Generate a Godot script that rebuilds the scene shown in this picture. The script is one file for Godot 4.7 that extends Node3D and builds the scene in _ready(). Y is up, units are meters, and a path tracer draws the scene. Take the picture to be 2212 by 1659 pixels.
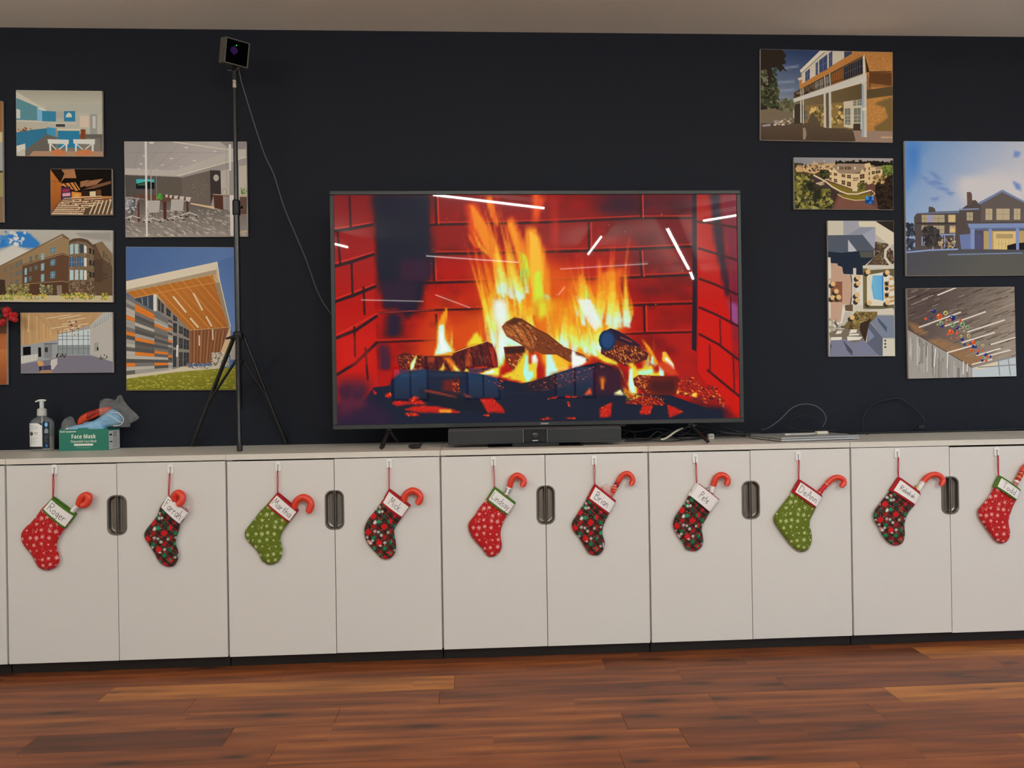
extends Node3D

# ---------------------------------------------------------------- nodes
func meta(o: Node, label := "", category := "", group := "", kind := "") -> void:
	if label: o.set_meta("label", label)
	if category: o.set_meta("category", category)
	if group: o.set_meta("group", group)
	if kind: o.set_meta("kind", kind)

var used := {}
func numbered(called: String) -> String:
	used[called] = used.get(called, -1) + 1
	return called if used[called] == 0 else "%s_%03d" % [called, used[called]]

func thing(called: String, label: String, category: String, at := Vector3.ZERO, group := "") -> Node3D:
	var o := Node3D.new()
	o.name = numbered(called)
	add_child(o)
	o.position = at
	meta(o, label, category, group)
	return o

func part(parent: Node, called: String, mesh: Mesh, m: Material, at := Vector3.ZERO, turn := Vector3.ZERO) -> MeshInstance3D:
	var o := MeshInstance3D.new()
	o.name = called
	o.mesh = mesh
	o.material_override = m
	parent.add_child(o, true)
	o.position = at
	o.rotation = turn
	return o

func struct(called: String, mesh: Mesh, m: Material, at := Vector3.ZERO) -> MeshInstance3D:
	var o := part(self, called, mesh, m, at)
	o.set_meta("kind", "structure")
	return o

func mat(c: String, rough := 0.6, metal := 0.0, spec := 0.5) -> StandardMaterial3D:
	var m := StandardMaterial3D.new()
	m.albedo_color = Color.html(c)
	m.roughness = rough
	m.metallic = metal
	m.metallic_specular = spec
	return m

func glow(c: String, energy: float) -> StandardMaterial3D:
	var m := mat(c, 0.5)
	m.emission_enabled = true
	m.emission = Color.html(c)
	m.emission_energy_multiplier = energy
	return m

func clear(c: String, alpha: float, rough := 0.08) -> StandardMaterial3D:
	var m := mat(c, rough)
	m.transparency = BaseMaterial3D.TRANSPARENCY_ALPHA
	m.albedo_color.a = alpha
	return m

func printed(img: Image, rough := 0.6, spec := 0.4) -> StandardMaterial3D:
	var m := StandardMaterial3D.new()
	m.albedo_texture = ImageTexture.create_from_image(img)
	m.roughness = rough
	m.metallic_specular = spec
	return m

# ---------------------------------------------------------------- meshes
func tool() -> SurfaceTool:
	var st := SurfaceTool.new()
	st.begin(Mesh.PRIMITIVE_TRIANGLES)
	return st

func tri(st: SurfaceTool, a: Vector3, b: Vector3, c: Vector3, n: Vector3, uv := [Vector2.ZERO, Vector2.ZERO, Vector2.ZERO]) -> void:
	var s := [[a, uv[0]], [b, uv[1]], [c, uv[2]]]
	if (b - a).cross(c - a).dot(n) > 0: s = [s[0], s[2], s[1]]
	for v in s:
		st.set_normal(n)
		st.set_uv(v[1])
		st.add_vertex(v[0])

func quad(st: SurfaceTool, a: Vector3, b: Vector3, c: Vector3, d: Vector3, n: Vector3, uv := [Vector2(0, 0), Vector2(1, 0), Vector2(1, 1), Vector2(0, 1)]) -> void:
	tri(st, a, b, c, n, [uv[0], uv[1], uv[2]])
	tri(st, a, c, d, n, [uv[0], uv[2], uv[3]])

# a box with chamfered edges, its middle at "at"; uv in metres
func add_box(st: SurfaceTool, size: Vector3, at := Vector3.ZERO, bevel := 0.001) -> void:
	var h := size / 2.0
	var e: float = min(bevel, min(h.x, min(h.y, h.z)) * 0.45)
	for ax in 3:
		var u := (ax + 1) % 3
		var v := (ax + 2) % 3
		for s in [-1.0, 1.0]:
			var p := []
			var t := []
			for k in [[-1, -1], [1, -1], [1, 1], [-1, 1]]:
				var q := Vector3.ZERO
				q[ax] = s * h[ax]
				q[u] = k[0] * (h[u] - e)
				q[v] = k[1] * (h[v] - e)
				p.append(q + at)
				t.append(Vector2(q[u], q[v]) if ax != 0 else Vector2(q[v], q[u]))
			var n := Vector3.ZERO
			n[ax] = s
			quad(st, p[0], p[1], p[2], p[3], n, t)
			if e > 0:
				for s2 in [-1.0, 1.0]:
					var n2 := Vector3.ZERO
					n2[ax] = s
					n2[u] = s2
					var r := []
					for k in [[0, -1], [1, -1], [1, 1], [0, 1]]:
						var q := Vector3.ZERO
						q[ax] = s * (h[ax] - (e if k[0] else 0.0))
						q[u] = s2 * (h[u] - (0.0 if k[0] else e))
						q[v] = k[1] * (h[v] - e)
						r.append(q + at)
					quad(st, r[0], r[1], r[2], r[3], n2.normalized())
	if e > 0:
		for x in [-1.0, 1.0]:
			for y in [-1.0, 1.0]:
				for z in [-1.0, 1.0]:
					var sg := Vector3(x, y, z)
					tri(st, sg * (h - Vector3(0, e, e)) + at, sg * (h - Vector3(e, 0, e)) + at, sg * (h - Vector3(e, e, 0)) + at, sg.normalized())

func box(size: Vector3, bevel := 0.001, at := Vector3.ZERO) -> ArrayMesh:
	var st := tool()
	add_box(st, size, at, bevel)
	return st.commit()

# a smooth line through the points
func smooth(pts: Array, n := 6) -> Array:
	var out := []
	for i in pts.size() - 1:
		var a = pts[max(i - 1, 0)]
		var d = pts[min(i + 2, pts.size() - 1)]
		for k in n: out.append(pts[i].cubic_interpolate(pts[i + 1], a, d, float(k) / n))
	out.append(pts[-1])
	return out

func smooth_ring(pts: Array, n := 4) -> Array:
	var out := []
	var c := pts.size()
	for i in c:
		for k in n: out.append(pts[i].cubic_interpolate(pts[(i + 1) % c], pts[(i - 1 + c) % c], pts[(i + 2) % c], float(k) / n))
	return out

# a tube swept along points; radius is one number or one for each point; closed ends are domed when round_ends
func add_tube(st: SurfaceTool, pts: Array, radius, sides := 8, round_ends := false, flat := 1.0) -> void:
	var path := pts.duplicate()
	var rad := []
	for i in path.size(): rad.append(radius[i] if radius is Array else radius)
	if round_ends:
		var d0: Vector3 = (path[0] - path[1]).normalized()
		var d1: Vector3 = (path[-1] - path[-2]).normalized()
		var r0: float = rad[0]
		var r1: float = rad[-1]
		var p0: Vector3 = path[0]
		var p1: Vector3 = path[-1]
		for a in [30, 55, 75, 88]:
			path.push_front(p0 + d0 * r0 * sin(deg_to_rad(a)))
			rad.push_front(r0 * cos(deg_to_rad(a)))
			path.push_back(p1 + d1 * r1 * sin(deg_to_rad(a)))
			rad.push_back(r1 * cos(deg_to_rad(a)))
	var rings := []
	var t0: Vector3 = (path[1] - path[0]).normalized()
	var side := t0.cross(Vector3.UP if abs(t0.y) < 0.9 else Vector3.RIGHT).normalized()
	var run := 0.0
	for i in path.size():
		var t: Vector3 = (path[min(i + 1, path.size() - 1)] - path[max(i - 1, 0)]).normalized()
		side = (side - t * side.dot(t)).normalized()
		var up := t.cross(side)
		if i: run += path[i].distance_to(path[i - 1])
		var ring := []
		for k in sides + 1:
			var a := TAU * k / sides
			var n: Vector3 = side * cos(a) + up * sin(a)
			ring.append([path[i] + (side * cos(a) + up * sin(a) * flat) * rad[i], n, Vector2(float(k) / sides, run)])
		rings.append(ring)
	for i in rings.size() - 1:
		for k in sides:
			var q := [rings[i][k], rings[i + 1][k], rings[i + 1][k + 1], rings[i][k + 1]]
			var g: Vector3 = (q[1][0] - q[0][0]).cross(q[2][0] - q[0][0])
			var order := [0, 1, 2, 0, 2, 3] if g.dot(q[0][1]) < 0 else [0, 2, 1, 0, 3, 2]
			for j in order:
				st.set_normal(q[j][1])
				st.set_uv(q[j][2])
				st.add_vertex(q[j][0])
	if not round_ends:
		for e in [0, -1]:
			var n: Vector3 = (path[0] - path[1]).normalized() if e == 0 else (path[-1] - path[-2]).normalized()
			for k in range(1, sides - 1): tri(st, rings[e][0][0], rings[e][k][0], rings[e][k + 1][0], n)

func tube(pts: Array, radius, sides := 8, round_ends := false, flat := 1.0) -> ArrayMesh:
	var st := tool()
	add_tube(st, pts, radius, sides, round_ends, flat)
	return st.commit()

# profile of [radius, height] turned about y, squashed to an oval by "oval"
func add_lathe(st: SurfaceTool, profile: Array, segs := 24, at := Vector3.ZERO, oval := 1.0) -> void:
	for i in profile.size() - 1:
		var a := Vector2(profile[i][0], profile[i][1])
		var b := Vector2(profile[i + 1][0], profile[i + 1][1])
		if a.distance_to(b) < 1e-6: continue
		var n2 := Vector2(b.y - a.y, a.x - b.x).normalized()
		for k in segs:
			var w0 := TAU * k / segs
			var w1 := TAU * (k + 1) / segs
			var p := []
			for c in [[a, w0], [b, w0], [b, w1], [a, w1]]: p.append(at + Vector3(c[0].x * cos(c[1]), c[0].y, c[0].x * sin(c[1]) * oval))
			var ns := []
			for w in [w0, w0, w1, w1]: ns.append(Vector3(n2.x * cos(w), n2.y, n2.x * sin(w) / oval).normalized())
			var g: Vector3 = (p[1] - p[0]).cross(p[2] - p[0])
			if g.length() < 1e-12: g = (p[2] - p[0]).cross(p[3] - p[0])
			for j in ([0, 1, 2, 0, 2, 3] if g.dot(ns[0]) < 0 else [0, 2, 1, 0, 3, 2]):
				st.set_normal(ns[j])
				st.set_uv(Vector2((w0 if j < 2 else w1) / TAU, p[j].y))
				st.add_vertex(p[j])

func lathe(profile: Array, segs := 24, oval := 1.0) -> ArrayMesh:
	var st := tool()
	add_lathe(st, profile, segs, Vector3.ZERO, oval)
	return st.commit()

# an outline in x, y pushed from z0 to z1, with a small chamfer on its front edge
func add_slab(st: SurfaceTool, outline: Array, z0: float, z1: float, bevel := 0.0) -> void:
	var poly := PackedVector2Array(outline)
	if not Geometry2D.is_polygon_clockwise(poly): poly.reverse()
	var front := poly
	if bevel > 0:
		var inset := Geometry2D.offset_polygon(poly, -bevel, Geometry2D.JOIN_MITER)
		if inset.size() == 1 and inset[0].size() == poly.size():
			front = inset[0]
			var best := 0
			for k in front.size():
				if front[k].distance_to(poly[0]) < front[best].distance_to(poly[0]): best = k
			var turned := PackedVector2Array()
			for k in front.size(): turned.append(front[(k + best) % front.size()])
			front = turned
			if not Geometry2D.is_polygon_clockwise(front):
				var back := PackedVector2Array()
				for k in front.size(): back.append(front[(front.size() - k) % front.size()])
				front = back
	var zb := z1 - (bevel if front != poly else 0.0)
	for f in [[front, z1, Vector3.BACK], [poly, z0, Vector3.FORWARD]]:
		var idx := Geometry2D.triangulate_polygon(f[0])
		for i in range(0, idx.size(), 3):
			var q := []
			var t := []
			for k in 3:
				var v: Vector2 = f[0][idx[i + k]]
				q.append(Vector3(v.x, v.y, f[1]))
				t.append(v)
			tri(st, q[0], q[1], q[2], f[2], t)
	for i in poly.size():
		var j := (i + 1) % poly.size()
		var d: Vector2 = poly[j] - poly[i]
		var n := Vector3(-d.y, d.x, 0).normalized()
		if n.length() < 0.5: continue
		quad(st, Vector3(poly[i].x, poly[i].y, z0), Vector3(poly[j].x, poly[j].y, z0), Vector3(poly[j].x, poly[j].y, zb), Vector3(poly[i].x, poly[i].y, zb), n)
		if front != poly:
			quad(st, Vector3(poly[i].x, poly[i].y, zb), Vector3(poly[j].x, poly[j].y, zb), Vector3(front[j].x, front[j].y, z1), Vector3(front[i].x, front[i].y, z1), (n + Vector3.BACK).normalized())

func slab(outline: Array, z0: float, z1: float, bevel := 0.0) -> ArrayMesh:
	var st := tool()
	add_slab(st, outline, z0, z1, bevel)
	return st.commit()

# a bent sheet from a function of (u, v) in 0..1, with smooth normals
func add_grid(st: SurfaceTool, f: Callable, nu: int, nv: int, towards := Vector3.BACK) -> void:
	var p := []
	for j in nv + 1:
		var row := []
		for i in nu + 1: row.append(f.call(float(i) / nu, float(j) / nv))
		p.append(row)
	var nrm := []
	for j in nv + 1:
		var row := []
		for i in nu + 1:
			var du: Vector3 = p[j][min(i + 1, nu)] - p[j][max(i - 1, 0)]
			var dv: Vector3 = p[min(j + 1, nv)][i] - p[max(j - 1, 0)][i]
			var n := du.cross(dv).normalized()
			row.append(n if n.dot(towards) >= 0 else -n)
		nrm.append(row)
	for j in nv:
		for i in nu:
			var q := [[j, i], [j, i + 1], [j + 1, i + 1], [j + 1, i]]
			var g: Vector3 = (p[j][i + 1] - p[j][i]).cross(p[j + 1][i + 1] - p[j][i])
			for k in ([0, 1, 2, 0, 2, 3] if g.dot(nrm[j][i]) < 0 else [0, 2, 1, 0, 3, 2]):
				st.set_normal(nrm[q[k][0]][q[k][1]])
				st.set_uv(Vector2(float(q[k][1]) / nu, float(q[k][0]) / nv))
				st.add_vertex(p[q[k][0]][q[k][1]])

func v2s(a: Array) -> Array:
	var out := []
	for i in range(0, a.size(), 2): out.append(Vector2(a[i], a[i + 1]))
	return out

func v3s(a: Array) -> Array:
	var out := []
	for i in range(0, a.size(), 3): out.append(Vector3(a[i], a[i + 1], a[i + 2]))
	return out

func lettering(parent: Node, text: String, height: float, at: Vector3, m: Material, bold := false, turn := Vector3.ZERO, wide := 0.0) -> void:
	var tm := TextMesh.new()
	var font := SystemFont.new()
	font.font_names = PackedStringArray(["Droid Sans"])
	if bold: font.font_weight = 700
	tm.font = font
	tm.text = text
	tm.font_size = 64
	tm.pixel_size = height / 46.0
	tm.depth = 0.0006
	tm.curve_step = 2.0
	var o := part(parent, "lettering", tm, m, at, turn)
	if wide > 0.0:
		var w := tm.get_aabb().size.x
		if w > 0: o.scale.x = wide / w

# ---------------------------------------------------------------- painting prints into images
class Painter:
	var img: Image
	var w: int
	var h: int
	var gain := 1.0
	var spread := 1.0
	var rng := RandomNumberGenerator.new()

	func _init(width: int, height: int, ground: String, g := 1.0) -> void:
		w = width
		h = height
		gain = g
		rng.seed = 7
		img = Image.create(w, h, false, Image.FORMAT_RGBA8)
		img.fill(ink(ground))

	func ink(c: String) -> Color:
		var l := Color.html(c)
		if gain == 1.0: return l
		var a := l.a
		l = l.srgb_to_linear() * gain
		var most: float = max(l.r, max(l.g, l.b))
		if most > 0.9: l = l * (0.9 / most)
		l = l.linear_to_srgb()
		l.a = a
		return l

	func fill(on: Image, pts: Array, c: Color, ox := 0.0, oy := 0.0, k := 1.0) -> void:
		var n := pts.size() / 2
		var lo := 1e9
		var hi := -1e9
		for i in n:
			var y: float = (pts[i * 2 + 1] - oy) / k
			lo = min(lo, y)
			hi = max(hi, y)
		for y in range(max(0, int(floor(lo))), min(on.get_height() - 1, int(ceil(hi))) + 1):
			var yc := y + 0.5
			var xs := []
			for i in n:
				var j := (i + 1) % n
				var y0: float = (pts[i * 2 + 1] - oy) / k
				var y1: float = (pts[j * 2 + 1] - oy) / k
				if (y0 <= yc) != (y1 <= yc):
					var x0: float = (pts[i * 2] - ox) / k
					var x1: float = (pts[j * 2] - ox) / k
					xs.append(x0 + (x1 - x0) * (yc - y0) / (y1 - y0))
			xs.sort()
			for i in range(0, xs.size() - 1, 2):
				var a: int = max(0, int(round(xs[i])))
				var b: int = min(on.get_width(), int(round(xs[i + 1])))
				if b > a: on.fill_rect(Rect2i(a, y, b - a, 1), c)

	func poly(pts: Array, c: String) -> void:
		soft(pts, c, 1.0)

	# a shape with blurred edges, "blur" pixels wide
	func soft(pts: Array, c: String, blur: float) -> void:
		var lo := Vector2(1e9, 1e9)
		var hi := Vector2(-1e9, -1e9)
		for i in range(0, pts.size(), 2):
			lo = lo.min(Vector2(pts[i], pts[i + 1]))
			hi = hi.max(Vector2(pts[i], pts[i + 1]))
		var k: float = max(1.0, blur * spread)
		lo -= Vector2.ONE * k * 2.5
		hi += Vector2.ONE * k * 2.5
		lo = lo.floor()
		var sw: int = max(2, int(ceil((hi.x - lo.x) / k)))
		var sh: int = max(2, int(ceil((hi.y - lo.y) / k)))
		var fine := 4
		var col := ink(c)
		var small := Image.create(sw * fine, sh * fine, false, Image.FORMAT_RGBA8)
		small.fill(Color(col.r, col.g, col.b, 0))
		fill(small, pts, col, lo.x, lo.y, k / fine)
		small.shrink_x2()
		small.shrink_x2()
		if k > 1.0: small.resize(int(sw * k), int(sh * k), Image.INTERPOLATE_CUBIC)
		img.blend_rect(small, Rect2i(0, 0, small.get_width(), small.get_height()), Vector2i(lo))

	func grad(pts: Array, c0: String, c1: String, x0: float, y0: float, x1: float, y1: float, steps := 24) -> void:
		var a := Vector2(x0, y0)
		var d := Vector2(x1, y1) - a
		var side := d.orthogonal().normalized() * 4000.0
		var shape := PackedVector2Array()
		for i in range(0, pts.size(), 2): shape.append(Vector2(pts[i], pts[i + 1]))
		for s in steps:
			var p0 := a + d * (-50.0 if s == 0 else float(s) / steps)
			var p1 := a + d * (50.0 if s == steps - 1 else float(s + 1) / steps + 0.002)
			var band := PackedVector2Array([p0 - side, p0 + side, p1 + side, p1 - side])
			var col := ink(c0).lerp(ink(c1), (s + 0.5) / steps)
			for got in Geometry2D.intersect_polygons(shape, band):
				var flat := []
				for v in got: flat.append_array([v.x, v.y])
				fill(img, flat, col)

	func rect(x0: float, y0: float, x1: float, y1: float, c: String) -> void:
		poly([x0, y0, x1, y0, x1, y1, x0, y1], c)

	func line(pts: Array, width: float, c: String, blur := 0.0) -> void:
		for i in range(0, pts.size() - 3, 2):
			var a := Vector2(pts[i], pts[i + 1])
			var b := Vector2(pts[i + 2], pts[i + 3])
			var d := (b - a).normalized()
			var n := d.orthogonal() * width / 2.0
			a -= d * width * 0.25
			b += d * width * 0.25
			var q := [a.x + n.x, a.y + n.y, b.x + n.x, b.y + n.y, b.x - n.x, b.y - n.y, a.x - n.x, a.y - n.y]
			if blur > 0: soft(q, c, blur)
			else: poly(q, c)

	func disc(x: float, y: float, r: float, c: String, ry := 0.0, blur := 0.0) -> void:
		var q := []
		for k in 14: q.append_array([x + r * cos(TAU * k / 14), y + (ry if ry > 0 else r) * sin(TAU * k / 14)])
		if blur > 0: soft(q, c, blur)
		else: poly(q, c)

	# many small blobs inside a shape: leaves, gravel, seats, embers
	func strew(pts: Array, n: int, cols: Array, r0: float, r1: float, flat := 1.0, turn := 0.0) -> void:
		var shape := PackedVector2Array()
		var lo := Vector2(1e9, 1e9)
		var hi := Vector2(-1e9, -1e9)
		for i in range(0, pts.size(), 2):
			shape.append(Vector2(pts[i], pts[i + 1]))
			lo = lo.min(shape[-1])
			hi = hi.max(shape[-1])
		for i in n:
			var p := Vector2(rng.randf_range(lo.x, hi.x), rng.randf_range(lo.y, hi.y))
			var r := rng.randf_range(r0, r1)
			var c: String = cols[rng.randi() % cols.size()]
			if not Geometry2D.is_point_in_polygon(p, shape): continue
			var q := []
			for k in 7:
				var e := Vector2(cos(TAU * k / 7), sin(TAU * k / 7) * flat).rotated(turn) * r * rng.randf_range(0.7, 1.2)
				q.append_array([p.x + e.x, p.y + e.y])
			if r > 12: soft(q, c, r * 0.35)
			else: poly(q, c)

	# a slight softness, as in a photographic print
	func blur(k: float) -> void:
		img.resize(int(w / k), int(h / k), Image.INTERPOLATE_LANCZOS)
		img.resize(w, h, Image.INTERPOLATE_CUBIC)

	func grain(amount: float, sx := 1, sy := 1) -> void:
		for y in range(0, h, sy):
			for x in range(0, w, sx):
				var c := img.get_pixel(x, y)
				var d := rng.randf_range(-amount, amount)
				img.fill_rect(Rect2i(x, y, sx, sy), Color(clampf(c.r + d, 0, 1), clampf(c.g + d, 0, 1), clampf(c.b + d, 0, 1)))

	# writing with a pen: strokes for each letter, in a box one letter high
	func write(word: String, x: float, y: float, high: float, pen: float, c: String, glyphs: Dictionary, wobble := 0.0) -> float:
		for ch in word:
			var g: Array = glyphs.get(ch, [[0.4]])
			for s in range(1, g.size()):
				var q := []
				for i in range(0, g[s].size(), 2):
					q.append_array([x + g[s][i] * high, y + g[s][i + 1] * high + wobble * sin(x * 0.1)])
				line(q, pen, c)
			x += (g[0][0] + 0.16) * high
		return x

const GLYPHS := {
	"R": [[0.55], [0.02, 1, 0, 0.02], [0, 0.04, 0.35, 0, 0.5, 0.12, 0.48, 0.32, 0.3, 0.46, 0.02, 0.52], [0.15, 0.5, 0.58, 1]],
	"F": [[0.42], [0.05, 1, 0, 0.05], [0, 0.05, 0.45, 0], [0.02, 0.45, 0.34, 0.42]],
	"M": [[0.66], [0, 1, 0.12, 0, 0.34, 0.62, 0.52, 0.02, 0.68, 1]],
	"L": [[0.42], [0.02, 0, 0, 0.98, 0.46, 0.96]],
	"B": [[0.5], [0.04, 0, 0, 1], [0.02, 0.02, 0.38, 0.06, 0.42, 0.28, 0.06, 0.46, 0.46, 0.56, 0.5, 0.82, 0.3, 0.98, 0, 1]],
	"P": [[0.44], [0.04, 0, 0, 1], [0.02, 0.02, 0.36, 0.04, 0.46, 0.22, 0.36, 0.42, 0.03, 0.5]],
	"D": [[0.56], [0.03, 0, 0, 1], [0, 0.02, 0.34, 0.08, 0.54, 0.36, 0.5, 0.72, 0.3, 0.95, 0, 1]],
	"A": [[0.5], [0, 1, 0.26, 0, 0.52, 1], [0.1, 0.64, 0.44, 0.62]],
	"T": [[0.56], [0, 0.04, 0.58, 0], [0.3, 0.02, 0.28, 1]],
	"K": [[0.42], [0.02, 0.4, 0, 1], [0.38, 0.44, 0.04, 0.74, 0.42, 1]],
	"a": [[0.36], [0.36, 0.52, 0.14, 0.5, 0.02, 0.7, 0.06, 0.94, 0.22, 0.98, 0.34, 0.8, 0.36, 0.5, 0.38, 1]],
	"b": [[0.34], [0.03, 0, 0.02, 1], [0.02, 0.72, 0.2, 0.52, 0.36, 0.66, 0.32, 0.92, 0.14, 1, 0.02, 0.9]],
	"c": [[0.3], [0.32, 0.58, 0.16, 0.5, 0.02, 0.68, 0.06, 0.92, 0.2, 1, 0.34, 0.92]],
	"d": [[0.38], [0.36, 0.56, 0.14, 0.52, 0.02, 0.72, 0.06, 0.94, 0.22, 0.98, 0.36, 0.8], [0.38, 0, 0.38, 1]],
	"e": [[0.34], [0.04, 0.74, 0.32, 0.7, 0.3, 0.54, 0.14, 0.5, 0.02, 0.72, 0.08, 0.94, 0.22, 1, 0.36, 0.9]],
	"g": [[0.36], [0.36, 0.54, 0.14, 0.5, 0.02, 0.7, 0.1, 0.92, 0.32, 0.84, 0.36, 0.52, 0.36, 1.2, 0.2, 1.36, 0.02, 1.26]],
	"h": [[0.34], [0.02, 0, 0, 1], [0.01, 0.74, 0.18, 0.5, 0.32, 0.62, 0.34, 1]],
	"i": [[0.06], [0.04, 0.5, 0.04, 1], [0.03, 0.22, 0.06, 0.28]],
	"k": [[0.36], [0.02, 0, 0, 1], [0.34, 0.46, 0.04, 0.74, 0.36, 1]],
	"n": [[0.34], [0.02, 0.5, 0, 1], [0.01, 0.72, 0.16, 0.5, 0.3, 0.58, 0.34, 1]],
	"o": [[0.38], [0.2, 0.5, 0.04, 0.62, 0.02, 0.86, 0.16, 1, 0.34, 0.92, 0.38, 0.68, 0.2, 0.5]],
	"r": [[0.28], [0.02, 0.5, 0.02, 1], [0.02, 0.72, 0.14, 0.54, 0.3, 0.54]],
	"s": [[0.26], [0.28, 0.54, 0.1, 0.5, 0.04, 0.64, 0.26, 0.8, 0.22, 0.98, 0, 0.98]],
	"t": [[0.24], [0.12, 0.16, 0.12, 1], [0, 0.48, 0.28, 0.46]],
	"y": [[0.34], [0, 0.5, 0.16, 0.92], [0.34, 0.5, 0.16, 0.96, 0.02, 1.34]],
}

# ---------------------------------------------------------------- the room
const WALL_Z := -0.452
const CEILING_Y := 2.607
const LEFT_X := -4.0
const RIGHT_X := 7.0
const FAR_Z := 12.0

func set_the_view() -> void:
	var cam := Camera3D.new()
	cam.name = "camera"
	add_child(cam)
	cam.keep_aspect = Camera3D.KEEP_HEIGHT
	cam.fov = 53.9904
	cam.near = 0.05
	cam.far = 100.0
	cam.position = Vector3(1.7262, 1.0434, 2.8779)
	cam.rotation_order = EULER_ORDER_YXZ
	cam.rotation = Vector3(0.00166, -0.05263, -0.01540)
	cam.current = true
	var env := Environment.new()
	env.background_mode = Environment.BG_SKY
	var sky := Sky.new()
	var ps := ProceduralSkyMaterial.new()
	ps.sky_top_color = Color.html("2f72c0")
	ps.sky_horizon_color = Color.html("6aa2d8")
	ps.ground_bottom_color = Color.html("44484c")
	ps.ground_horizon_color = Color.html("7d8a96")
	sky.sky_material = ps
	env.sky = sky
	env.background_energy_multiplier = 4.0
	env.tonemap_mode = Environment.TONE_MAPPER_LINEAR
	env.tonemap_exposure = 1.0
	env.sdfgi_enabled = true
	env.ssao_enabled = true
	env.ssil_enabled = true
	var we := WorldEnvironment.new()
	we.name = "surroundings"
	we.environment = env
	add_child(we)

# suspended linear lamps; the bright lines mirrored in the television show where they hang, save the last three, added out of view for more light
const LAMP_ENERGY := 1.55
const LAMPS := [[1.449, 2.484, 2.337, 2.929, 1.000], [3.833, 3.428, 4.598, 2.709, 1.000], [3.586, 3.764, 4.530, 6.304, 1.000], [4.623, 6.546, 4.856, 7.208, 1.000], [3.030, 4.114, 3.053, 5.135, 1.000], [-0.053, 3.699, 0.454, 4.618, 1.000], [1.231, 5.177, 2.296, 5.663, 0.030], [-0.099, 9.378, 0.917, 9.671, 0.030], [1.158, 8.770, 1.703, 10.819, 0.025], [3.151, 8.983, 3.136, 7.943, 0.020], [3.892, 5.834, 2.856, 6.202, 0.015], [-1.600, 2.400, -0.700, 2.000, 1.000], [-1.900, 4.600, -1.500, 5.600, 1.000], [5.600, 1.800, 6.300, 2.600, 1.000]]

func hang_lamps() -> void:
	var white := mat("d8d6d0", 0.4)
	var lit := glow("fff7ea", 5.0)
	for l in LAMPS:
		var a := Vector3(l[0], 2.5, l[1])
		var b := Vector3(l[2], 2.5, l[3])
		var long := a.distance_to(b)
		var t := thing("pendant_lamp", "thin white linear pendant lamp hung from the ceiling on wires", "lamp", (a + b) / 2, "linear pendant lamps over the room")
		t.rotation.y = -atan2(b.z - a.z, b.x - a.x)
		part(t, "housing", box(Vector3(long, 0.03, 0.022), 0.003, Vector3(0, 0.021, 0)), white)
		# a lens with two sloping faces, so that light also goes out to the sides
		var lens := tool()
		var tip := Vector3(0, -0.005, 0)
		for s in [-1.0, 1.0]:
			var rim := Vector3(0, 0.006, s * 0.009)
			var half := Vector3(long / 2 - 0.003, 0, 0)
			quad(lens, tip - half, tip + half, rim + half, rim - half, Vector3(0, -0.63, s * 0.77))
			tri(lens, tip + half * s, rim + half * s, rim * Vector3(1, 1, -1) + half * s, Vector3(s, 0, 0))
		part(t, "diffuser", lens.commit(), lit)
		for s in [-1, 1]:
			part(t, "wire", tube([Vector3(s * long * 0.4, 0.034, 0), Vector3(s * long * 0.4, CEILING_Y - 2.5, 0)], 0.0012, 6), white)
			var light := AreaLight3D.new()
			light.name = "light"
			t.add_child(light, true)
			light.position = Vector3(0, -0.001, s * 0.008)
			light.rotation = Vector3(-PI / 2 - s * 0.9, 0, 0)
			light.area_size = Vector2(long, 0.014)
			light.light_energy = LAMP_ENERGY * long * l[4]
			light.light_color = Color.html("fbfdf5")
			light.set("area_range", 20.0)
			light.shadow_enabled = true

func wall_across(called: String, at: float, from: float, to: float, along_x: bool, holes: Array, m: Material, out: float) -> MeshInstance3D:
	# a wall 0.15 thick with openings given as [from, bottom, to, top]
	var st := tool()
	var cuts := [from]
	for hl in holes: cuts.append_array([hl[0], hl[2]])
	cuts.append(to)
	for i in cuts.size() - 1:
		var a: float = cuts[i]
		var b: float = cuts[i + 1]
		var spans := [[-0.1, CEILING_Y + 0.1]]
		if i % 2 == 1: spans = [[-0.1, holes[i / 2][1]], [holes[i / 2][3], CEILING_Y + 0.1]]
		for s in spans:
			var size := Vector3(b - a, s[1] - s[0], 0.15)
			var mid := Vector3((a + b) / 2, (s[0] + s[1]) / 2, at + out * 0.075)
			if not along_x:
				size = Vector3(0.15, size.y, size.x)
				mid = Vector3(at + out * 0.075, mid.y, (a + b) / 2)
			add_box(st, size, mid, 0.0)
	return struct(called, st.commit(), m)

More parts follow.
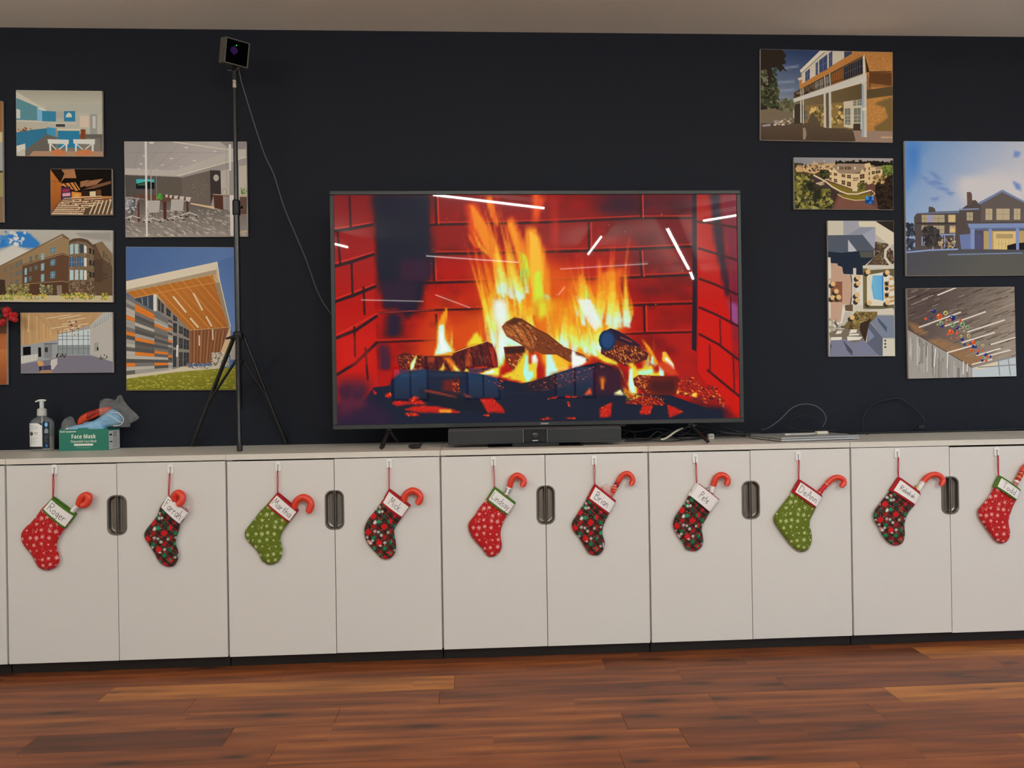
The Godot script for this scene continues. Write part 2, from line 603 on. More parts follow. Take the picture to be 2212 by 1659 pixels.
func glaze(n: int, hl: Array, at: float, along_x: bool, out: float) -> void:
	var frame := mat("2a2c2e", 0.4)
	var pane := clear("dfe8ec", 0.06, 0.02)
	var w: float = hl[2] - hl[0]
	var h: float = hl[3] - hl[1]
	var root := Node3D.new()
	root.name = "window_%d" % n
	add_child(root)
	meta(root, "", "", "", "structure")
	var mid: float = (hl[0] + hl[2]) / 2
	root.position = Vector3(mid, (hl[1] + hl[3]) / 2, at + out * 0.08) if along_x else Vector3(at + out * 0.08, (hl[1] + hl[3]) / 2, mid)
	if not along_x: root.rotation.y = PI / 2
	for s in [-1, 1]:
		part(root, "frame_rail", box(Vector3(w, 0.05, 0.05), 0.002), frame, Vector3(0, s * (h / 2 - 0.025), 0))
		part(root, "frame_stile", box(Vector3(0.05, h - 0.1, 0.05), 0.002), frame, Vector3(s * (w / 2 - 0.025), 0, 0))
	part(root, "mullion", box(Vector3(0.04, h - 0.1, 0.04), 0.002), frame)
	for s in [-1, 1]:
		part(root, "pane", box(Vector3(w / 2 - 0.07, h - 0.1, 0.004), 0.0), pane, Vector3(s * (w / 4 - 0.0025), 0, 0))

func plank_image(seed_: int, dark: String, mid: String, light: String, knots: int) -> Image:
	var w := 768
	var h := 96
	var img := Image.create(w, h, false, Image.FORMAT_RGB8)
	var n := FastNoiseLite.new()
	n.seed = seed_
	n.noise_type = FastNoiseLite.TYPE_SIMPLEX_SMOOTH
	n.frequency = 1.0
	n.fractal_octaves = 2
	var rng := RandomNumberGenerator.new()
	rng.seed = seed_ * 31 + 5
	var ks := []
	for k in knots: ks.append([rng.randf_range(40, w - 40), rng.randf_range(14, h - 14), rng.randf_range(8, 17), rng.randf_range(0.55, 1.0)])
	var cd := Color.html(dark)
	var cm := Color.html(mid)
	var cl := Color.html(light)
	var ck := Color.html("2c1a15")
	for y in h:
		for x in w:
			var yy := float(y)
			var near := 0.0
			for k in ks:
				var dx: float = (x - k[0]) / (k[2] * 3.2)
				var dy: float = (y - k[1]) / k[2]
				var d := dx * dx + dy * dy
				if d < 9.0:
					var e := exp(-d)
					yy += dy * k[2] * e * 1.4
					near = max(near, exp(-d * 1.9) * k[3])
			var broad := n.get_noise_2d(x * 0.0025, yy * 0.022)
			var fine := n.get_noise_2d(x * 0.008 + 50.0, yy * 0.16)
			var hair := n.get_noise_2d(x * 0.02 + 90.0, yy * 0.6)
			var t := broad * 0.75 + fine * 0.16
			var c := cm.lerp(cl, clampf(t * 1.3, 0, 1)) if t > 0 else cm.lerp(cd, clampf(-t * 1.5, 0, 1))
			c = c.lerp(cd, clampf((hair - 0.3) * 0.6, 0, 0.3))
			c = c.lerp(ck, clampf(near * (0.85 + 0.5 * fine), 0, 0.9))
			img.set_pixel(x, y, c)
	return img

func build_room() -> void:
	var navy := mat("171b26", 0.62, 0.0, 0.32)
	var pale := mat("ebe8e1", 0.9)
	struct("wall_back", box(Vector3(RIGHT_X - LEFT_X + 0.3, CEILING_Y + 0.2, 0.15), 0.0), navy, Vector3((LEFT_X + RIGHT_X) / 2, CEILING_Y / 2, WALL_Z - 0.075))
	struct("ceiling", box(Vector3(RIGHT_X - LEFT_X + 0.3, 0.15, FAR_Z - WALL_Z + 0.3), 0.0), mat("f3efe8", 0.95), Vector3((LEFT_X + RIGHT_X) / 2, CEILING_Y + 0.075, (FAR_Z + WALL_Z) / 2))
	var behind := [[0.1, 0.75, 0.85, 1.45], [1.6, 0.75, 2.3, 1.45], [3.4, 0.75, 4.25, 1.45]]
	var beside := [[1.2, 0.5, 3.4, 2.35], [4.2, 0.5, 6.6, 2.35]]
	wall_across("wall_front", FAR_Z, LEFT_X, RIGHT_X, true, behind, pale, 1.0)
	wall_across("wall_right", RIGHT_X, WALL_Z, FAR_Z, false, beside, pale, 1.0)
	wall_across("wall_left", LEFT_X, WALL_Z, FAR_Z, false, [], pale, -1.0)
	for i in 3: glaze(i + 1, behind[i], FAR_Z, true, 1.0)
	for i in 2: glaze(i + 4, beside[i], RIGHT_X, false, 1.0)
	# the floor: boards 0.119 wide, laid along the cabinets
	var woods := []
	var tones := [["5c3019", "7d4222", "a05a2a", 2], ["62351c", "894a25", "b0692f", 1], ["522a16", "6f391e", "8c4a25", 2], ["764620", "a9662c", "c8823c", 1], ["552e1c", "763f22", "96542a", 3], ["60331a", "834523", "a4602c", 0], ["442415", "60311b", "793f22", 1]]
	for i in tones.size():
		var m := printed(plank_image(i + 3, tones[i][0], tones[i][1], tones[i][2], tones[i][3]), 0.38, 0.38)
		woods.append(m)
	var floor_mesh := struct("floor", box(Vector3(RIGHT_X - LEFT_X + 0.3, 0.1, FAR_Z - WALL_Z + 0.3), 0.0), mat("d6d1c8", 0.9), Vector3((LEFT_X + RIGHT_X) / 2, -0.062, (FAR_Z + WALL_Z) / 2))
	var known := {0: [1.02, 2.2, 3.418], 1: [0.449, 1.648, 2.453, 3.64], 2: [0.778, 1.6, 2.78], 3: [1.28, 2.5, 3.1], 4: [0.395, 0.978, 2.18, 2.98], 5: [-0.05, 1.137, 2.333, 3.5], 6: [0.9, 2.125, 3.3]}
	var light_boards := {"1:0.449": 3, "5:1.137": 1, "3:3.1": 3, "0:3.418": 3, "4:0.395": 6}
	var rng := RandomNumberGenerator.new()
	rng.seed = 11
	var pitch := 0.1193
	for k in range(-4, 27):
		var ends := []
		var x := -1.3 - rng.randf() * 0.8
		var fixed: Array = known.get(k, [])
		if fixed.is_empty():
			while x < 5.6:
				ends.append(x)
				x += rng.randf_range(0.7, 1.25)
			ends.append(x)
		else:
			ends.append(fixed[0] - rng.randf_range(1.0, 1.25))
			ends.push_front(ends[0] - 1.2)
			ends.append_array(fixed)
			while ends[-1] < 5.4: ends.append(ends[-1] + rng.randf_range(0.8, 1.25))
		for i in ends.size() - 1:
			var a: float = ends[i] + 0.0004
			var b: float = ends[i + 1] - 0.0004
			var pick: int = [0, 0, 1, 2, 4, 5, 5, 6, 4][rng.randi() % 9]
			var key := "%d:%s" % [k, str(snappedf(ends[i], 0.001))]
			if light_boards.has(key): pick = light_boards[key]
			var st := tool()
			var z0: float = 0.03 + pitch * k + 0.0004
			var z1: float = z0 + pitch - 0.0008
			var off := rng.randf()
			var flip := -1.0 if rng.randf() < 0.5 else 1.0
			var uv := [Vector2(off, 0), Vector2(off + flip * (b - a) / 1.25, 0), Vector2(off + flip * (b - a) / 1.25, 1), Vector2(off, 1)]
			var e := 0.0006
			quad(st, Vector3(a + e, 0, z0 + e), Vector3(b - e, 0, z0 + e), Vector3(b - e, 0, z1 - e), Vector3(a + e, 0, z1 - e), Vector3.UP, uv)
			for q in [[a, z0, b, z0, 0, -1], [b, z0, b, z1, 1, 0], [b, z1, a, z1, 0, 1], [a, z1, a, z0, -1, 0]]:
				var nn := Vector3(q[4], 0, q[5])
				var p0 := Vector3(q[0], -e, q[1])
				var p1 := Vector3(q[2], -e, q[3])
				var i0 := Vector3(clampf(q[0], a + e, b - e), 0, clampf(q[1], z0 + e, z1 - e))
				var i1 := Vector3(clampf(q[2], a + e, b - e), 0, clampf(q[3], z0 + e, z1 - e))
				quad(st, p0, p1, i1, i0, (nn + Vector3.UP).normalized(), [uv[0], uv[1], uv[1], uv[0]])
				quad(st, p0, p1, p1 - Vector3(0, 0.011, 0), p0 - Vector3(0, 0.011, 0), nn, [uv[0], uv[1], uv[1], uv[0]])
			var o := part(floor_mesh, "plank", st.commit(), woods[pick])
			o.position = -floor_mesh.position

# ---------------------------------------------------------------- the row of cabinets
func half_cup(side: float, inset: float) -> Array:
	# outline of half a door pull: straight along the door's edge (x = 0), rounded away from it
	var w := 0.0345 - inset
	var h := 0.0745 - inset
	var r := 0.027 - inset * 0.6
	var q := [Vector2(inset * 0.7, h)]
	for k in 7: q.append(Vector2(w - r, h - r) + Vector2(sin(PI / 2 * k / 6), cos(PI / 2 * k / 6)) * r)
	for k in 7: q.append(Vector2(w - r, -h + r) + Vector2(cos(PI / 2 * k / 6), -sin(PI / 2 * k / 6)) * r)
	q.append(Vector2(inset * 0.7, -h))
	for i in q.size(): q[i].x *= side
	return q

func pull_mesh(side: float) -> ArrayMesh:
	var rings := []
	for r in [[0.0, 0.0], [0.0, 0.0022], [0.0008, 0.003], [0.0042, 0.003], [0.0052, 0.002], [0.0062, -0.006], [0.0085, -0.0125], [0.0125, -0.0145]]:
		var ring := []
		for v in half_cup(side, r[0]): ring.append(Vector3(v.x, v.y, r[1]))
		rings.append(ring)
	var st := tool()
	var mid := Vector3(side * 0.017, 0, 0)
	for i in rings.size() - 1:
		for k in rings[i].size():
			var j: int = (k + 1) % rings[i].size()
			var a: Vector3 = rings[i][k]
			var b: Vector3 = rings[i][j]
			var c: Vector3 = rings[i + 1][j]
			var d: Vector3 = rings[i + 1][k]
			var n := (b - a).cross(d - a)
			if n.length() < 1e-12: n = (c - a).cross(d - a)
			n = n.normalized()
			var want := (a - mid) * Vector3(1, 1, 0) if i < 2 else ((mid - a) * Vector3(1, 1, 0) + Vector3(0, 0, 0.02))
			if n.dot(want) < 0: n = -n
			quad(st, a, b, c, d, n)
	var floor_ring: Array = rings[-1]
	for k in range(1, floor_ring.size() - 1): tri(st, floor_ring[0], floor_ring[k], floor_ring[k + 1], Vector3.BACK)
	return st.commit()

func door_mesh(w: float, y0: float, y1: float, side: float) -> ArrayMesh:
	# x = 0 is the edge with the pull; the door runs away from it to x = side * w
	var q := [Vector2(0, y1)]
	for v in half_cup(side, 0.003): q.append(Vector2(v.x if abs(v.x) > 0.003 else 0.0, v.y + 0.5835))
	q.append_array([Vector2(0, y0), Vector2(side * w, y0), Vector2(side * w, y1)])
	return slab(q, -0.018, 0.0, 0.0008)

func build_cabinets() -> void:
	var white := mat("dedad6", 0.42, 0.0, 0.4)
	var edge := mat("dcd6cc", 0.4, 0.0, 0.4)
	var black := mat("14110f", 0.5)
	var steel := mat("85807a", 0.34, 0.85)
	var pulls := {-1.0: pull_mesh(-1.0), 1.0: pull_mesh(1.0)}
	var names := ["white cabinet cut off by the picture edge beyond the hand sanitizer",
		"white two-door cabinet under the hand sanitizer and green mask box",
		"white two-door cabinet under the television foot beside the tripod",
		"white two-door cabinet under the black conference bar",
		"white two-door cabinet under the closed silver laptop",
		"white two-door cabinet under the lone loop of black cable",
		"white cabinet beyond the last stocking, only its top showing"]
	for c in 7:
		var x0: float = -0.8 + 0.8 * c
		var t := thing("cabinet", names[c], "cabinet", Vector3(x0 + 0.4, 0, 0), "row of white cabinets along the wall")
		var st := tool()
		for s in [-1, 1]: add_box(st, Vector3(0.018, 0.737, 0.425), Vector3(s * 0.3905, 0.4105, -0.2315), 0.0005)
		add_box(st, Vector3(0.763, 0.018, 0.42), Vector3(0, 0.051, -0.234), 0.0)
		add_box(st, Vector3(0.763, 0.72, 0.012), Vector3(0, 0.419, -0.438), 0.0)
		part(t, "carcass", st.commit(), white)
		if c == 2 or c == 5:
			# these two tops have a thin slot cut through them for a cable
			var cut := CSGCombiner3D.new()
			cut.name = "top"
			t.add_child(cut)
			cut.position = Vector3(0, 0.7895, -0.2247)
			var board := CSGBox3D.new()
			board.name = "board"
			board.size = Vector3(0.7985, 0.021, 0.4505)
			board.material = edge
			cut.add_child(board)
			var gap := CSGBox3D.new()
			gap.name = "slot"
			gap.operation = CSGShape3D.OPERATION_SUBTRACTION
			gap.size = Vector3(0.042, 0.03, 0.003)
			gap.position = Vector3(-0.374 if c == 2 else 0.366, 0, -0.03 if c == 2 else -0.065)
			gap.material = edge
			cut.add_child(gap)
		else:
			part(t, "top", box(Vector3(0.7985, 0.021, 0.4505), 0.0012), edge, Vector3(0, 0.7895, -0.2247))
		part(t, "plinth", box(Vector3(0.796, 0.0405, 0.40), 0.001), black, Vector3(0, 0.02025, -0.222))
		for s in [-1.0, 1.0]:
			var drop: float = [[0.001, 0.001], [0.001, 0.0], [0.002, 0.0], [0.001, 0.0015], [0.0015, 0.0], [-0.001, 0.0035], [0.001, 0.001]][c][0 if s < 0 else 1]
			var d := part(t, "door", door_mesh(0.3952, 0.0425 - drop * 0.5, 0.7752 - drop, s), white, Vector3(s * 0.0012, 0, 0))
			part(d, "pull", pulls[s], steel, Vector3(0, 0.5835, 0.0))

# ---------------------------------------------------------------- stockings, hooks and candy canes
const STOCKINGS := [
	{"at": [0.1777, 0.7433], "word": "Roger", "cloth": "red", "trim": "green", "wrap": 0, "r": 0.0128, "swing": 0.012, 
		"what": "red stocking below the mask box", "label": "red snowflake stocking with green-edged cuff, below the green mask box", "cane_label": "red candy cane with bulky curled end in the stocking below the mask box",
		"out": [-0.0053, -0.0839, 0.0793, -0.1517, 0.0381, -0.2048, 0.0239, -0.2252, 0.0126, -0.2476, 0.0086, -0.2683, 0.0138, -0.2892, 0.0190, -0.3120, 0.0132, -0.3345, 0.0002, -0.3474, -0.0219, -0.3555, -0.0402, -0.3538, -0.0584, -0.3420, -0.0709, -0.3209, -0.0798, -0.3018, -0.0941, -0.2825, -0.1102, -0.2594, -0.1180, -0.2366, -0.1158, -0.2141, -0.1002, -0.1937, -0.0817, -0.1772, -0.0631, -0.1550, -0.0444, -0.1290],
		"cuff": [-0.0018, -0.0830, 0.0826, -0.1507, 0.0416, -0.2036, -0.0408, -0.1281], "foot": [0.0430, -0.1690],
		"cane": [0.0932, -0.1120, 0.1023, -0.0910, 0.1183, -0.0812, 0.1296, -0.0841, 0.1317, -0.0955, 0.1241, -0.1115, 0.1159, -0.1163]},
	{"at": [0.5977, 0.7362], "word": "Farrah", "cloth": "plaid", "trim": "white", "wrap": 4, "r": 0.0131, "swing": 0.016, 
		"what": "plaid stocking below the tripod", "label": "small plaid stocking with white-edged cuff, below the tripod legs", "cane_label": "red candy cane turned end-on in the plaid stocking below the tripod",
		"out": [-0.0076, -0.0776, 0.0698, -0.1462, 0.0355, -0.1911, 0.0296, -0.2176, 0.0199, -0.2440, 0.0195, -0.2669, 0.0267, -0.2899, 0.0290, -0.3090, 0.0205, -0.3317, 0.0091, -0.3447, -0.0096, -0.3480, -0.0281, -0.3417, -0.0446, -0.3261, -0.0609, -0.2952, -0.0791, -0.2643, -0.0936, -0.2411, -0.0952, -0.2220, -0.0856, -0.2032, -0.0667, -0.1809, -0.0478, -0.1547, -0.0362, -0.1227],
		"cuff": [-0.0050, -0.0768, 0.0722, -0.1451, 0.0369, -0.1899, -0.0335, -0.1217], "foot": [0.0120, -0.1410],
		"cane": [0.0190, -0.1092, 0.0190, -0.0852, 0.0333, -0.0730, 0.0481, -0.0821, 0.0497, -0.0992, 0.0421, -0.1105]},
	{"at": [0.9929, 0.7374], "word": "Martha", "cloth": "green", "trim": "red", "wrap": 6, "r": 0.0131, 
		"what": "green stocking beside the tripod foot", "label": "shiny green snowflake stocking with red-edged cuff, beside the tripod foot", "cane_label": "stout red candy cane in the shiny green stocking by the tripod",
		"out": [-0.0024, -0.0803, 0.0749, -0.1512, 0.0394, -0.1964, 0.0239, -0.2172, 0.0104, -0.2398, 0.0075, -0.2570, 0.0109, -0.2782, 0.0151, -0.3014, 0.0111, -0.3204, -0.0006, -0.3393, -0.0158, -0.3485, -0.0348, -0.3518, -0.0498, -0.3456, -0.0647, -0.3318, -0.0738, -0.3105, -0.0867, -0.2910, -0.1034, -0.2733, -0.1182, -0.2557, -0.1243, -0.2364, -0.1195, -0.2173, -0.1042, -0.1986, -0.0850, -0.1742, -0.0658, -0.1497, -0.0428, -0.1273],
		"cuff": [-0.0008, -0.0794, 0.0764, -0.1502, 0.0410, -0.1953, -0.0410, -0.1263], "foot": [0.0361, -0.1637],
		"cane": [0.0603, -0.1367, 0.0712, -0.1139, 0.0941, -0.1010, 0.1156, -0.1104, 0.1240, -0.1298, 0.1177, -0.1496]},
	{"at": [1.4076, 0.7402], "word": "Mick", "cloth": "plaid", "trim": "red", "wrap": 6, "r": 0.0128, 
		"what": "plaid stocking below the television foot", "label": "plaid stocking with red-edged cuff, below the television foot and black puck", "cane_label": "bare red candy cane hook in the plaid stocking below the black puck",
		"out": [-0.0017, -0.0790, 0.0793, -0.1447, 0.0427, -0.1942, 0.0270, -0.2170, 0.0171, -0.2341, 0.0168, -0.2535, 0.0203, -0.2768, 0.0227, -0.3000, 0.0177, -0.3231, 0.0040, -0.3401, -0.0153, -0.3462, -0.0344, -0.3410, -0.0495, -0.3252, -0.0627, -0.3113, -0.0796, -0.2915, -0.0908, -0.2700, -0.0961, -0.2428, -0.0939, -0.2197, -0.0781, -0.1892, -0.0586, -0.1665, -0.0332, -0.1343],
		"cuff": [-0.0010, -0.0781, 0.0798, -0.1437, 0.0433, -0.1930, -0.0324, -0.1333], "foot": [0.0337, -0.1572],
		"cane": [0.0530, -0.1252, 0.0626, -0.1022, 0.0851, -0.0881, 0.1061, -0.0955, 0.1170, -0.1139, 0.1106, -0.1304]},
	{"at": [1.8020, 0.7402], "word": "Lindsay", "cloth": "red", "trim": "green", "wrap": 1, "r": 0.0116, 
		"what": "red stocking below the conference bar", "label": "red snowflake stocking with green-edged cuff, below the conference bar", "cane_label": "red candy cane with barcode wrapper in the stocking below the conference bar",
		"out": [0.0031, -0.0803, 0.0838, -0.1443, 0.0490, -0.1929, 0.0377, -0.2109, 0.0282, -0.2326, 0.0231, -0.2545, 0.0239, -0.2764, 0.0272, -0.2985, 0.0251, -0.3167, 0.0156, -0.3347, 0.0009, -0.3446, -0.0193, -0.3477, -0.0338, -0.3370, -0.0480, -0.3147, -0.0660, -0.2960, -0.0839, -0.2736, -0.0945, -0.2533, -0.0996, -0.2294, -0.0939, -0.2113, -0.0753, -0.1899, -0.0566, -0.1611, -0.0306, -0.1307],
		"cuff": [0.0029, -0.0794, 0.0834, -0.1433, 0.0487, -0.1918, -0.0307, -0.1297], "foot": [0.0332, -0.1450],
		"cane": [0.0608, -0.0784, 0.0700, -0.0519, 0.0877, -0.0395, 0.1052, -0.0472, 0.1141, -0.0613, 0.1099, -0.0736]},
	{"at": [2.1887, 0.7358], "word": "Brian", "cloth": "plaid", "trim": "red", "wrap": 2, "r": 0.0102, 
		"what": "plaid stocking with a bag of sweets", "label": "plaid stocking with red-edged cuff and a bag of sweets beside the cane", "cane_label": "red candy cane with striped wrapper beside a bag of sweets",
		"out": [0.0003, -0.0734, 0.0825, -0.1416, 0.0515, -0.1943, 0.0419, -0.2125, 0.0304, -0.2380, 0.0263, -0.2600, 0.0297, -0.2785, 0.0350, -0.2971, 0.0336, -0.3155, 0.0251, -0.3355, 0.0101, -0.3473, -0.0085, -0.3475, -0.0269, -0.3396, -0.0395, -0.3209, -0.0522, -0.2985, -0.0684, -0.2723, -0.0848, -0.2535, -0.0907, -0.2313, -0.0860, -0.2130, -0.0689, -0.1877, -0.0500, -0.1588, -0.0318, -0.1316],
		"cuff": [-0.0008, -0.0725, 0.0812, -0.1406, 0.0503, -0.1932, -0.0327, -0.1306], "foot": [0.0448, -0.1463],
		"cane": [0.0925, -0.0638, 0.1069, -0.0431, 0.1256, -0.0369, 0.1403, -0.0483, 0.1449, -0.0650, 0.1392, -0.0748]},
	{"at": [2.5829, 0.7343], "word": "Pete", "cloth": "plaid", "trim": "white", "wrap": 4, "r": 0.0116, "high": 0.50, 
		"what": "plaid stocking below the tangled cables", "label": "plaid stocking with white-edged cuff, below the tangled cables", "cane_label": "red candy cane with white wrapper in the stocking below the tangled cables",
		"out": [0.0037, -0.0759, 0.0893, -0.1446, 0.0508, -0.1939, 0.0411, -0.2103, 0.0275, -0.2323, 0.0197, -0.2506, 0.0202, -0.2692, 0.0236, -0.2915, 0.0225, -0.3137, 0.0109, -0.3320, -0.0062, -0.3408, -0.0269, -0.3384, -0.0455, -0.3305, -0.0564, -0.3080, -0.0712, -0.2890, -0.0839, -0.2665, -0.0930, -0.2441, -0.0919, -0.2256, -0.0829, -0.2036, -0.0656, -0.1781, -0.0464, -0.1526, -0.0310, -0.1251],
		"cuff": [0.0017, -0.0750, 0.0871, -0.1436, 0.0487, -0.1927, -0.0328, -0.1242], "foot": [0.0516, -0.1400],
		"cane": [0.0661, -0.0859, 0.0771, -0.0591, 0.0950, -0.0484, 0.1126, -0.0547, 0.1203, -0.0686, 0.1160, -0.0815]},
	{"at": [2.9889, 0.7359], "word": "DeAnn", "cloth": "green", "trim": "red", "wrap": 5, "r": 0.0105, 
		"what": "green stocking below the laptop", "label": "dull green snowflake stocking with red-edged cuff, below the laptop", "cane_label": "red candy cane with red lettered wrapper in the stocking below the laptop",
		"out": [0.0003, -0.0745, 0.0934, -0.1409, 0.0627, -0.1907, 0.0547, -0.2073, 0.0429, -0.2295, 0.0387, -0.2518, 0.0422, -0.2706, 0.0464, -0.2969, 0.0445, -0.3193, 0.0334, -0.3451, 0.0179, -0.3552, -0.0012, -0.3561, -0.0201, -0.3456, -0.0389, -0.3283, -0.0576, -0.3054, -0.0762, -0.2788, -0.0948, -0.2522, -0.1040, -0.2296, -0.0999, -0.2110, -0.0824, -0.1891, -0.0590, -0.1598, -0.0299, -0.1250],
		"cuff": [-0.0025, -0.0736, 0.0903, -0.1399, 0.0597, -0.1896, -0.0327, -0.1240], "foot": [0.0556, -0.1531],
		"cane": [0.1088, -0.0950, 0.1306, -0.0746, 0.1506, -0.0698, 0.1681, -0.0765, 0.1725, -0.0897, 0.1635, -0.1000]},
	{"at": [3.3865, 0.7382], "word": "Rebekah", "cloth": "plaid", "trim": "red", "wrap": 6, "r": 0.0108, "high": 0.40, 
		"what": "plaid stocking beside the door pull", "label": "plaid stocking with red-edged cuff, its cane reaching the door pull", "cane_label": "red candy cane with long hook reaching the metal door pull",
		"out": [0.0021, -0.0764, 0.0896, -0.1440, 0.0597, -0.1934, 0.0466, -0.2056, 0.0351, -0.2210, 0.0267, -0.2395, 0.0206, -0.2613, 0.0203, -0.2800, 0.0218, -0.3019, 0.0173, -0.3237, 0.0057, -0.3390, -0.0136, -0.3441, -0.0329, -0.3396, -0.0519, -0.3250, -0.0707, -0.2995, -0.0831, -0.2743, -0.0988, -0.2489, -0.1042, -0.2269, -0.0997, -0.2083, -0.0816, -0.1838, -0.0620, -0.1593, -0.0358, -0.1302],
		"cuff": [-0.0017, -0.0755, 0.0856, -0.1430, 0.0559, -0.1907, -0.0395, -0.1292], "foot": [0.0539, -0.1589],
		"cane": [0.1006, -0.0930, 0.1170, -0.0758, 0.1397, -0.0688, 0.1606, -0.0755, 0.1710, -0.0920, 0.1643, -0.1050]},
	{"at": [3.7913, 0.7378], "word": "Todd", "cloth": "red", "trim": "green", "wrap": 7, "r": 0.0108, 
		"what": "red stocking on the last door", "label": "red snowflake stocking with green-edged cuff, on the last cabinet door", "cane_label": "red candy cane cut off by the picture edge, on the last door",
		"out": [0.0047, -0.0786, 0.0906, -0.1388, 0.0693, -0.1824, 0.0608, -0.1964, 0.0507, -0.2182, 0.0421, -0.2432, 0.0384, -0.2652, 0.0413, -0.2873, 0.0442, -0.3063, 0.0390, -0.3282, 0.0256, -0.3436, 0.0060, -0.3468, -0.0135, -0.3394, -0.0295, -0.3201, -0.0454, -0.2977, -0.0645, -0.2720, -0.0803, -0.2465, -0.0864, -0.2212, -0.0796, -0.2056, -0.0597, -0.1841, -0.0364, -0.1563, -0.0179, -0.1237],
		"cuff": [-0.0000, -0.0777, 0.0857, -0.1378, 0.0644, -0.1813, -0.0226, -0.1228], "foot": [0.0486, -0.1457],
		"cane": [0.0974, -0.0612, 0.1124, -0.0426, 0.1355, -0.0352, 0.1517, -0.0434, 0.1580, -0.0593, 0.1512, -0.0718]}]

# a cushion filling an outline in x, y: flat at the rim, "thick" in the middle on both sides of z
func puff(outline: Array, z: float, thick: float, reach: float, cell: float, crease := 0.0, seed_ := 1, uv_scale := 4.0, back := 1.0, facets := false) -> ArrayMesh:
	var rim := PackedVector2Array(outline)
	var pts := PackedVector2Array()
	for i in rim.size(): pts.append(rim[i])
	var lo := Vector2(1e9, 1e9)
	var hi := Vector2(-1e9, -1e9)
	for v in rim:
		lo = lo.min(v)
		hi = hi.max(v)
	var n := FastNoiseLite.new()
	n.seed = seed_
	n.frequency = 1.0
	var rows := int((hi.y - lo.y) / cell) + 1
	var cols := int((hi.x - lo.x) / cell) + 1
	var dist := []
	for i in rim.size(): dist.append(0.0)
	for j in rows:
		for i in cols:
			var p := lo + Vector2(i + 0.5 + 0.5 * (j % 2), j + 0.5) * cell
			if not Geometry2D.is_point_in_polygon(p, rim): continue
			var d := 1e9
			for k in rim.size():
				d = min(d, p.distance_squared_to(Geometry2D.get_closest_point_to_segment(p, rim[k], rim[(k + 1) % rim.size()])))
			d = sqrt(d)
			if d < cell * 0.45: continue
			pts.append(p)
			dist.append(d)
	var hts := []
	for i in pts.size():
		var e: float = 1.0 - min(dist[i] / reach, 1.0)
		var hgt := thick * sqrt(max(0.0, 1.0 - e * e))
		if crease > 0 and dist[i] > 0: hgt += crease * n.get_noise_2d(pts[i].x * 28.0, pts[i].y * 44.0) * min(1.0, dist[i] / reach * 2.0)
		hts.append(hgt)
	var idx := Geometry2D.triangulate_delaunay(pts)
	var st := tool()
	st.set_smooth_group(-1 if facets else 0)
	for s in [1.0, -1.0]:
		for i in range(0, idx.size(), 3):
			var c := (pts[idx[i]] + pts[idx[i + 1]] + pts[idx[i + 2]]) / 3.0
			if not Geometry2D.is_point_in_polygon(c, rim): continue
			var q := []
			var t := []
			for k in 3:
				var v := pts[idx[i + k]]
				q.append(Vector3(v.x, v.y, z + s * hts[idx[i + k]] * (1.0 if s > 0 else back)))
				t.append(Vector2(v.x, -v.y) * uv_scale)
			tri(st, q[0], q[1], q[2], Vector3(0, 0, s), t)
	st.generate_normals()
	return st.commit()

func snow_cloth(ground: String, flake: String, gain: float) -> Image:
	var p := Painter.new(512, 512, ground, gain)
	p.rng.seed = 3
	for j in 13:
		for i in 13:
			var x: float = 20 + i * 39.2 + (j % 2) * 9 + p.rng.randf_range(-9, 5)
			var y: float = 20 + j * 39.2 + p.rng.randf_range(-9, 9)
			flake_at(p, x, y, p.rng.randf_range(8.5, 12.0) if p.rng.randf() < 0.55 else p.rng.randf_range(5.0, 7.0), flake)
	for k in 420: p.disc(p.rng.randf_range(3, 509), p.rng.randf_range(3, 509), p.rng.randf_range(1.3, 2.4), flake)
	return p.img

func flake_at(p: Painter, x: float, y: float, r: float, c: String) -> void:
	var a0: float = p.rng.randf() * PI
	for k in 3:
		var d := Vector2.from_angle(a0 + k * PI / 3) * r
		p.line([x - d.x, y - d.y, x + d.x, y + d.y], max(1.6, r * 0.2), c)
	for k in 6:
		var d := Vector2.from_angle(a0 + k * PI / 3) * r
		p.disc(x + d.x * 0.85, y + d.y * 0.85, r * 0.25, c)
	p.disc(x, y, r * 0.4, c)

func plaid_cloth(gain: float) -> Image:
	var p := Painter.new(512, 512, "2a1613", gain)
	p.rng.seed = 9
	# crossing bands, then blocks of red and green between them
	for i in range(-10, 11):
		var o := i * 64.0
		p.line([o, 0, o + 512, 512], 15, "4b2a22")
		p.line([o + 512, 0, o, 512], 15, "4b2a22")
	for i in range(-1, 10):
		for j in range(-1, 18):
			var x := i * 64.0 + (32.0 if j % 2 else 0.0)
			var y := j * 32.0
			var kind := posmod(i * 2 + (j % 2) + (j / 2) * 3, 5)
			var c: String = ["b80f17", "0d6a45", "0e4a32", "96121a", "0f7d52"][kind]
			var s: float = [22.0, 15.0, 12.0, 15.0, 15.0][kind]
			p.soft([x - s, y, x, y - s, x + s, y, x, y + s], c, 2.0)
	for i in range(-10, 11):
		var o := i * 64.0 + 22
		p.line([o, 0, o + 512, 512], 3.0, "a3141b")
		p.line([o + 512, 0, o, 512], 3.0, "143524")
	for k in 110: flake_at(p, p.rng.randf_range(8, 504), p.rng.randf_range(8, 504), p.rng.randf_range(7.5, 10.5), ["d6d0cc", "c9cdc6", "d7b6b4"][k % 3])
	for k in 260: p.disc(p.rng.randf_range(4, 508), p.rng.randf_range(4, 508), p.rng.randf_range(1.4, 2.4), ["cfc6c0", "d98f8c"][k % 2])
	return p.img

